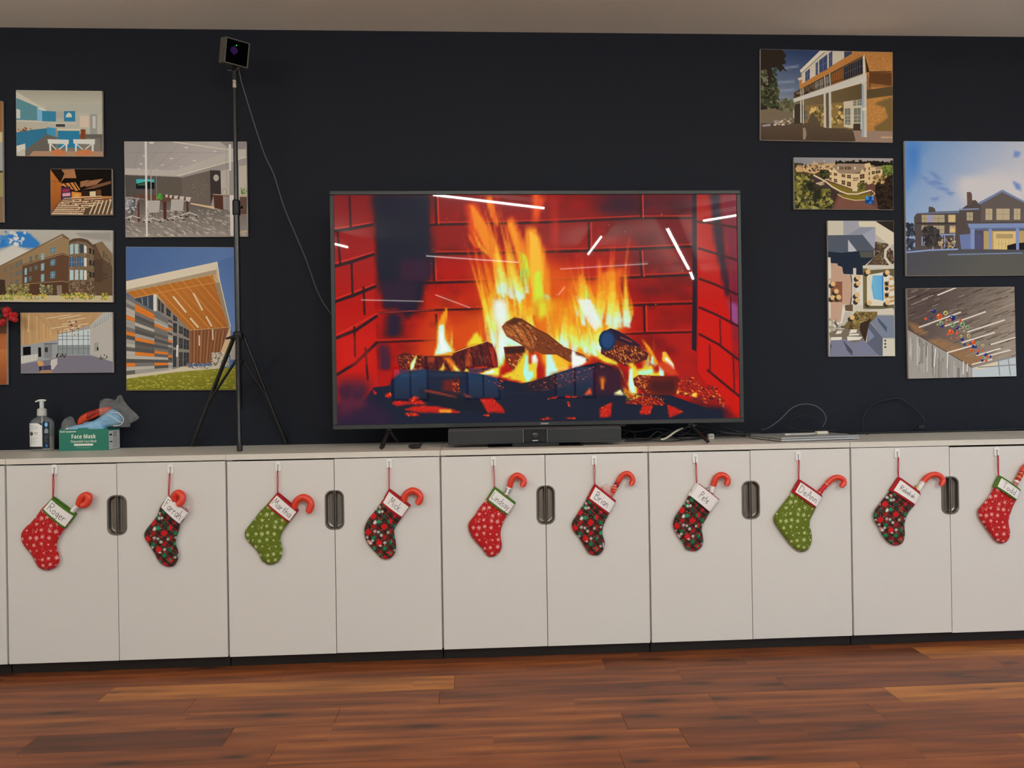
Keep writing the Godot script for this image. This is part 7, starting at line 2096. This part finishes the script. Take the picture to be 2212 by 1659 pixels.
	p.soft([322, 431, 334, 431, 338, 462, 351, 492, 327, 498], "fdfffc", 4)
	p.soft([406, 478, 431, 442, 440, 433, 455, 457, 461, 469, 430, 477], "f4e02e", 6)
	p.soft([228, 553, 232, 530, 253, 501, 245, 533, 239, 552], "f0ee5a", 3)
	p.soft([231, 550, 235, 531, 247, 512, 242, 533, 237, 550], "dcfff2", 2)
	p.soft([331, 509, 360, 518, 388, 559, 365, 558, 348, 532], "ef7a14", 6)
	p.soft([363, 535, 388, 559, 371, 558], "e8f87a", 4)
	p.soft([317, 554, 329, 543, 333, 528, 339, 547, 335, 555], "f8c83a", 3)
	p.soft([359, 548, 364, 577, 365, 624, 348, 621, 353, 592], "f4b82a", 3)
	p.soft([359, 565, 362, 586, 363, 623, 350, 620, 355, 595], "c4fff0", 3)
	p.soft([313, 614, 316, 581, 327, 575, 322, 615], "f08a14", 3)
	p.soft([399, 558, 405, 548, 417, 561], "fcf04a", 3)
	p.soft([441, 568, 490, 549, 511, 546, 511, 575, 453, 571], "f4f03c", 5)
	p.soft([453, 566, 490, 553, 496, 561, 483, 567], "f0fff0", 3)
	p.soft([511, 576, 556, 556, 585, 507, 600, 489, 602, 538, 628, 532, 627, 590, 595, 600, 559, 589], "f2d42c", 6)
	p.soft([584, 568, 594, 508, 601, 508, 602, 563, 617, 557, 617, 581, 596, 596], "b8fff0", 4)
	p.strew([511, 570, 563, 559, 580, 590, 550, 586], 50, ["d8721a", "f6c040", "e89a28"], 2, 6, 0.4, -0.5)
	p.soft([814, 489, 839, 515, 883, 534, 889, 547, 858, 540, 829, 524], "f4e43a", 4)
	p.soft([883, 540, 901, 566, 913, 604, 907, 591, 892, 559], "fcd23a", 3)
	p.soft([924, 541, 933, 535, 952, 560, 997, 545, 1006, 574, 1035, 558, 1037, 583, 952, 582, 948, 642, 926, 635, 917, 607, 926, 579], "f6d630", 6)
	p.soft([925, 557, 936, 557, 936, 591, 945, 640, 927, 634, 920, 607], "d4fff4", 4)
	p.soft([949, 566, 984, 561, 1000, 558, 999, 575, 955, 577], "b6ffda", 4)
	p.soft([963, 461, 991, 488, 1019, 542, 1009, 550, 995, 517], "f2a01c", 4)
	p.soft([995, 517, 1003, 520, 1003, 545, 994, 542], "c8ffe0", 3)
	p.soft([1019, 545, 1036, 558, 1034, 583, 1022, 582], "d0fff0", 3)
	p.soft([1030, 533, 1031, 505, 1042, 503, 1067, 543, 1070, 562, 1057, 559], "fac43a", 3)
	p.soft([1038, 524, 1045, 521, 1067, 546, 1068, 562, 1057, 555], "f8fff8", 3)
	p.soft([1016, 533, 1054, 543, 1085, 578, 1053, 581, 1022, 555], "d8401a", 6)
	# charred logs in front and the bed of embers
	p.poly([-6, 722, 88, 639, 115, 604, 169, 599, 169, 583, 200, 563, 266, 553, 380, 559, 447, 566, 516, 586, 580, 599, 627, 590, 685, 570, 746, 552, 826, 535, 872, 551, 887, 585, 908, 635, 1054, 643, 1225, 708, 1228, 720, 1225, 745], "121a30")
	p.soft([166, 595, 182, 572, 218, 558, 266, 553, 447, 568, 526, 589, 525, 641, 169, 638], "14203a", 8)
	p.strew([453, 573, 520, 586, 556, 611, 513, 619], 40, ["7a2a24", "a84432", "3a1a24"], 3, 8, 0.5, 0.4)
	p.soft([586, 605, 684, 576, 826, 541, 863, 560, 850, 585, 715, 607, 623, 624], "301826", 12)
	p.strew([580, 602, 685, 573, 826, 538, 857, 554, 838, 578, 715, 607, 623, 627], 620, ["54242a", "7e3830", "2a1626", "a85a48", "1a1426", "3a1c28"], 2, 6, 0.45, -0.25)
	p.soft([176, 574, 218, 561, 266, 556, 380, 562, 441, 571, 380, 571, 260, 565, 200, 575], "26364e", 8)
	for q in [[187, 584, 290, 576], [229, 593, 350, 586], [380, 584, 501, 604], [654, 600, 777, 577], [638, 621, 745, 608], [531, 626, 623, 630]]: p.line(q, 3, "2a2434", 3)
	p.poly([253, 606, 277, 606, 379, 632, 467, 664, 469, 691, 348, 674, 259, 645], "0f1526")
	p.soft([271, 612, 313, 619, 379, 638, 370, 641, 277, 621], "8a3228", 4)
	p.soft([392, 626, 428, 642, 403, 639], "a83a2a", 4)
	p.soft([332, 586, 377, 578, 382, 626, 328, 616], "6a1c1a", 8)
	p.strew([359, 586, 383, 581, 385, 626, 361, 620], 60, ["c8421a", "7a2016", "e86a2a", "4a141a"], 1.6, 4)
	p.soft([801, 558, 883, 547, 904, 572, 904, 638, 806, 636], "38142a", 12)
	p.soft([829, 583, 846, 584, 841, 621, 834, 621], "e8761a", 6)
	p.poly([936, 588, 955, 577, 990, 580, 1079, 584, 1085, 594, 1075, 644, 973, 642, 958, 623, 939, 610], "6e1a16")
	p.strew([936, 585, 990, 580, 983, 623, 945, 613], 240, ["e0762a", "a83a18", "5a1a14", "f0a048"], 1.6, 5, 0.4, 0.6)
	p.soft([990, 598, 1072, 593, 1068, 637, 995, 633], "48141a", 10)
	for q in [[112, 610, 124, 622, 118, 628], [148, 628, 166, 621, 172, 632, 157, 638], [168, 653, 186, 647, 228, 651, 259, 645, 282, 661, 228, 658, 186, 664], [222, 645, 244, 633, 256, 639, 237, 654], [207, 675, 246, 663, 309, 666, 362, 677, 388, 689, 318, 687, 258, 685], [207, 687, 246, 686, 255, 695, 222, 695], [446, 645, 488, 643, 521, 677, 524, 691, 469, 688], [457, 697, 475, 695, 472, 701], [827, 712, 827, 681, 868, 662, 861, 709], [953, 702, 966, 673, 998, 674, 988, 705], [1043, 672, 1068, 682, 1099, 698, 1051, 716], [715, 638, 737, 643, 774, 644, 721, 647], [724, 654, 734, 676, 727, 673], [658, 650, 693, 641, 689, 647], [629, 716, 660, 707, 679, 712], [704, 711, 748, 710, 748, 714]]:
		p.soft(q, "c81c12", 4)
		p.strew(q, 70, ["f04a1a", "ff7a2a", "a81410", "7a1014", "e03014", "d82412"], 1.2, 4.2, 0.35, p.rng.randf_range(-0.5, 0.3))
	p.soft([318, 677, 357, 677, 357, 688, 318, 686], "f0a028", 3)
	p.soft([777, 639, 797, 614, 803, 636], "f0501a", 4)
	p.soft([872, 636, 894, 622, 907, 641, 878, 639], "f8f4b0", 4)
	p.soft([901, 613, 919, 629, 967, 648, 966, 661, 925, 657, 910, 641], "f2c62c", 6)
	p.soft([901, 619, 944, 651, 925, 654], "b8501a", 5)
	p.soft([932, 654, 954, 651, 957, 661, 935, 661], "e6ffe8", 3)
	p.poly([906, 666, 973, 642, 1039, 668, 1033, 675, 925, 670], "8e1a12")
	p.strew([910, 654, 973, 623, 1036, 656, 1033, 675, 913, 669], 300, ["e0401a", "a81a12", "ff8a2a", "54101a", "7a1414"], 1.5, 4.5, 0.4, 0.7)
	p.poly([1072, 644, 1085, 594, 1104, 581, 1139, 588, 1149, 610, 1168, 617, 1200, 614, 1212, 646, 1231, 662, 1226, 691, 1209, 662, 1164, 671, 1129, 664, 1116, 648], "9c1a14")
	p.strew([1072, 644, 1091, 584, 1139, 588, 1155, 614, 1200, 614, 1231, 659, 1227, 691, 1205, 665, 1161, 670, 1116, 651], 520, ["f0501a", "c82a14", "5a101a", "ff8a2a", "3a1020", "a01a14", "d83a16"], 1.6, 5.5, 0.42, 0.5)
	for q in [[1075, 641, 1081, 622, 1084, 638], [1123, 641, 1139, 635, 1142, 651, 1126, 649], [1097, 635, 1116, 638, 1103, 643], [1212, 656, 1218, 659, 1215, 665], [1223, 675, 1228, 678, 1226, 691], [1193, 646, 1199, 649, 1196, 654]]: p.soft(q, "ffd84a", 3)
	p.soft([-9, 649, 103, 637, 174, 696, 159, 732, -10, 729], "2a1634", 16)
	p.soft([-3, 577, 104, 579, 88, 665, 2, 693], "5a1a34", 18)
	for q in [[14, 602, 24, 596, 27, 638, 16, 644], [35, 596, 44, 594, 46, 633, 36, 636], [58, 612, 69, 609, 70, 642, 59, 645], [85, 603, 94, 600, 95, 628, 86, 630]]: p.soft(q, "24122ecc", 9)
	p.soft([1103, 673, 1212, 678, 1269, 717, 1102, 717], "131a30", 16)
	for k in 26: p.disc(p.rng.randf_range(230, 1120), p.rng.randf_range(60, 480), p.rng.randf_range(0.8, 1.8), "f0a878")
	p.blur(1.15)
	return p.img

func _ready() -> void:
	set_the_view()
	hang_lamps()
	build_room()
	build_cabinets()
	build_television()
	build_bar()
	hang_pictures()
	hang_stockings()
	build_tripod()
	build_desk_things()
	lay_cables()
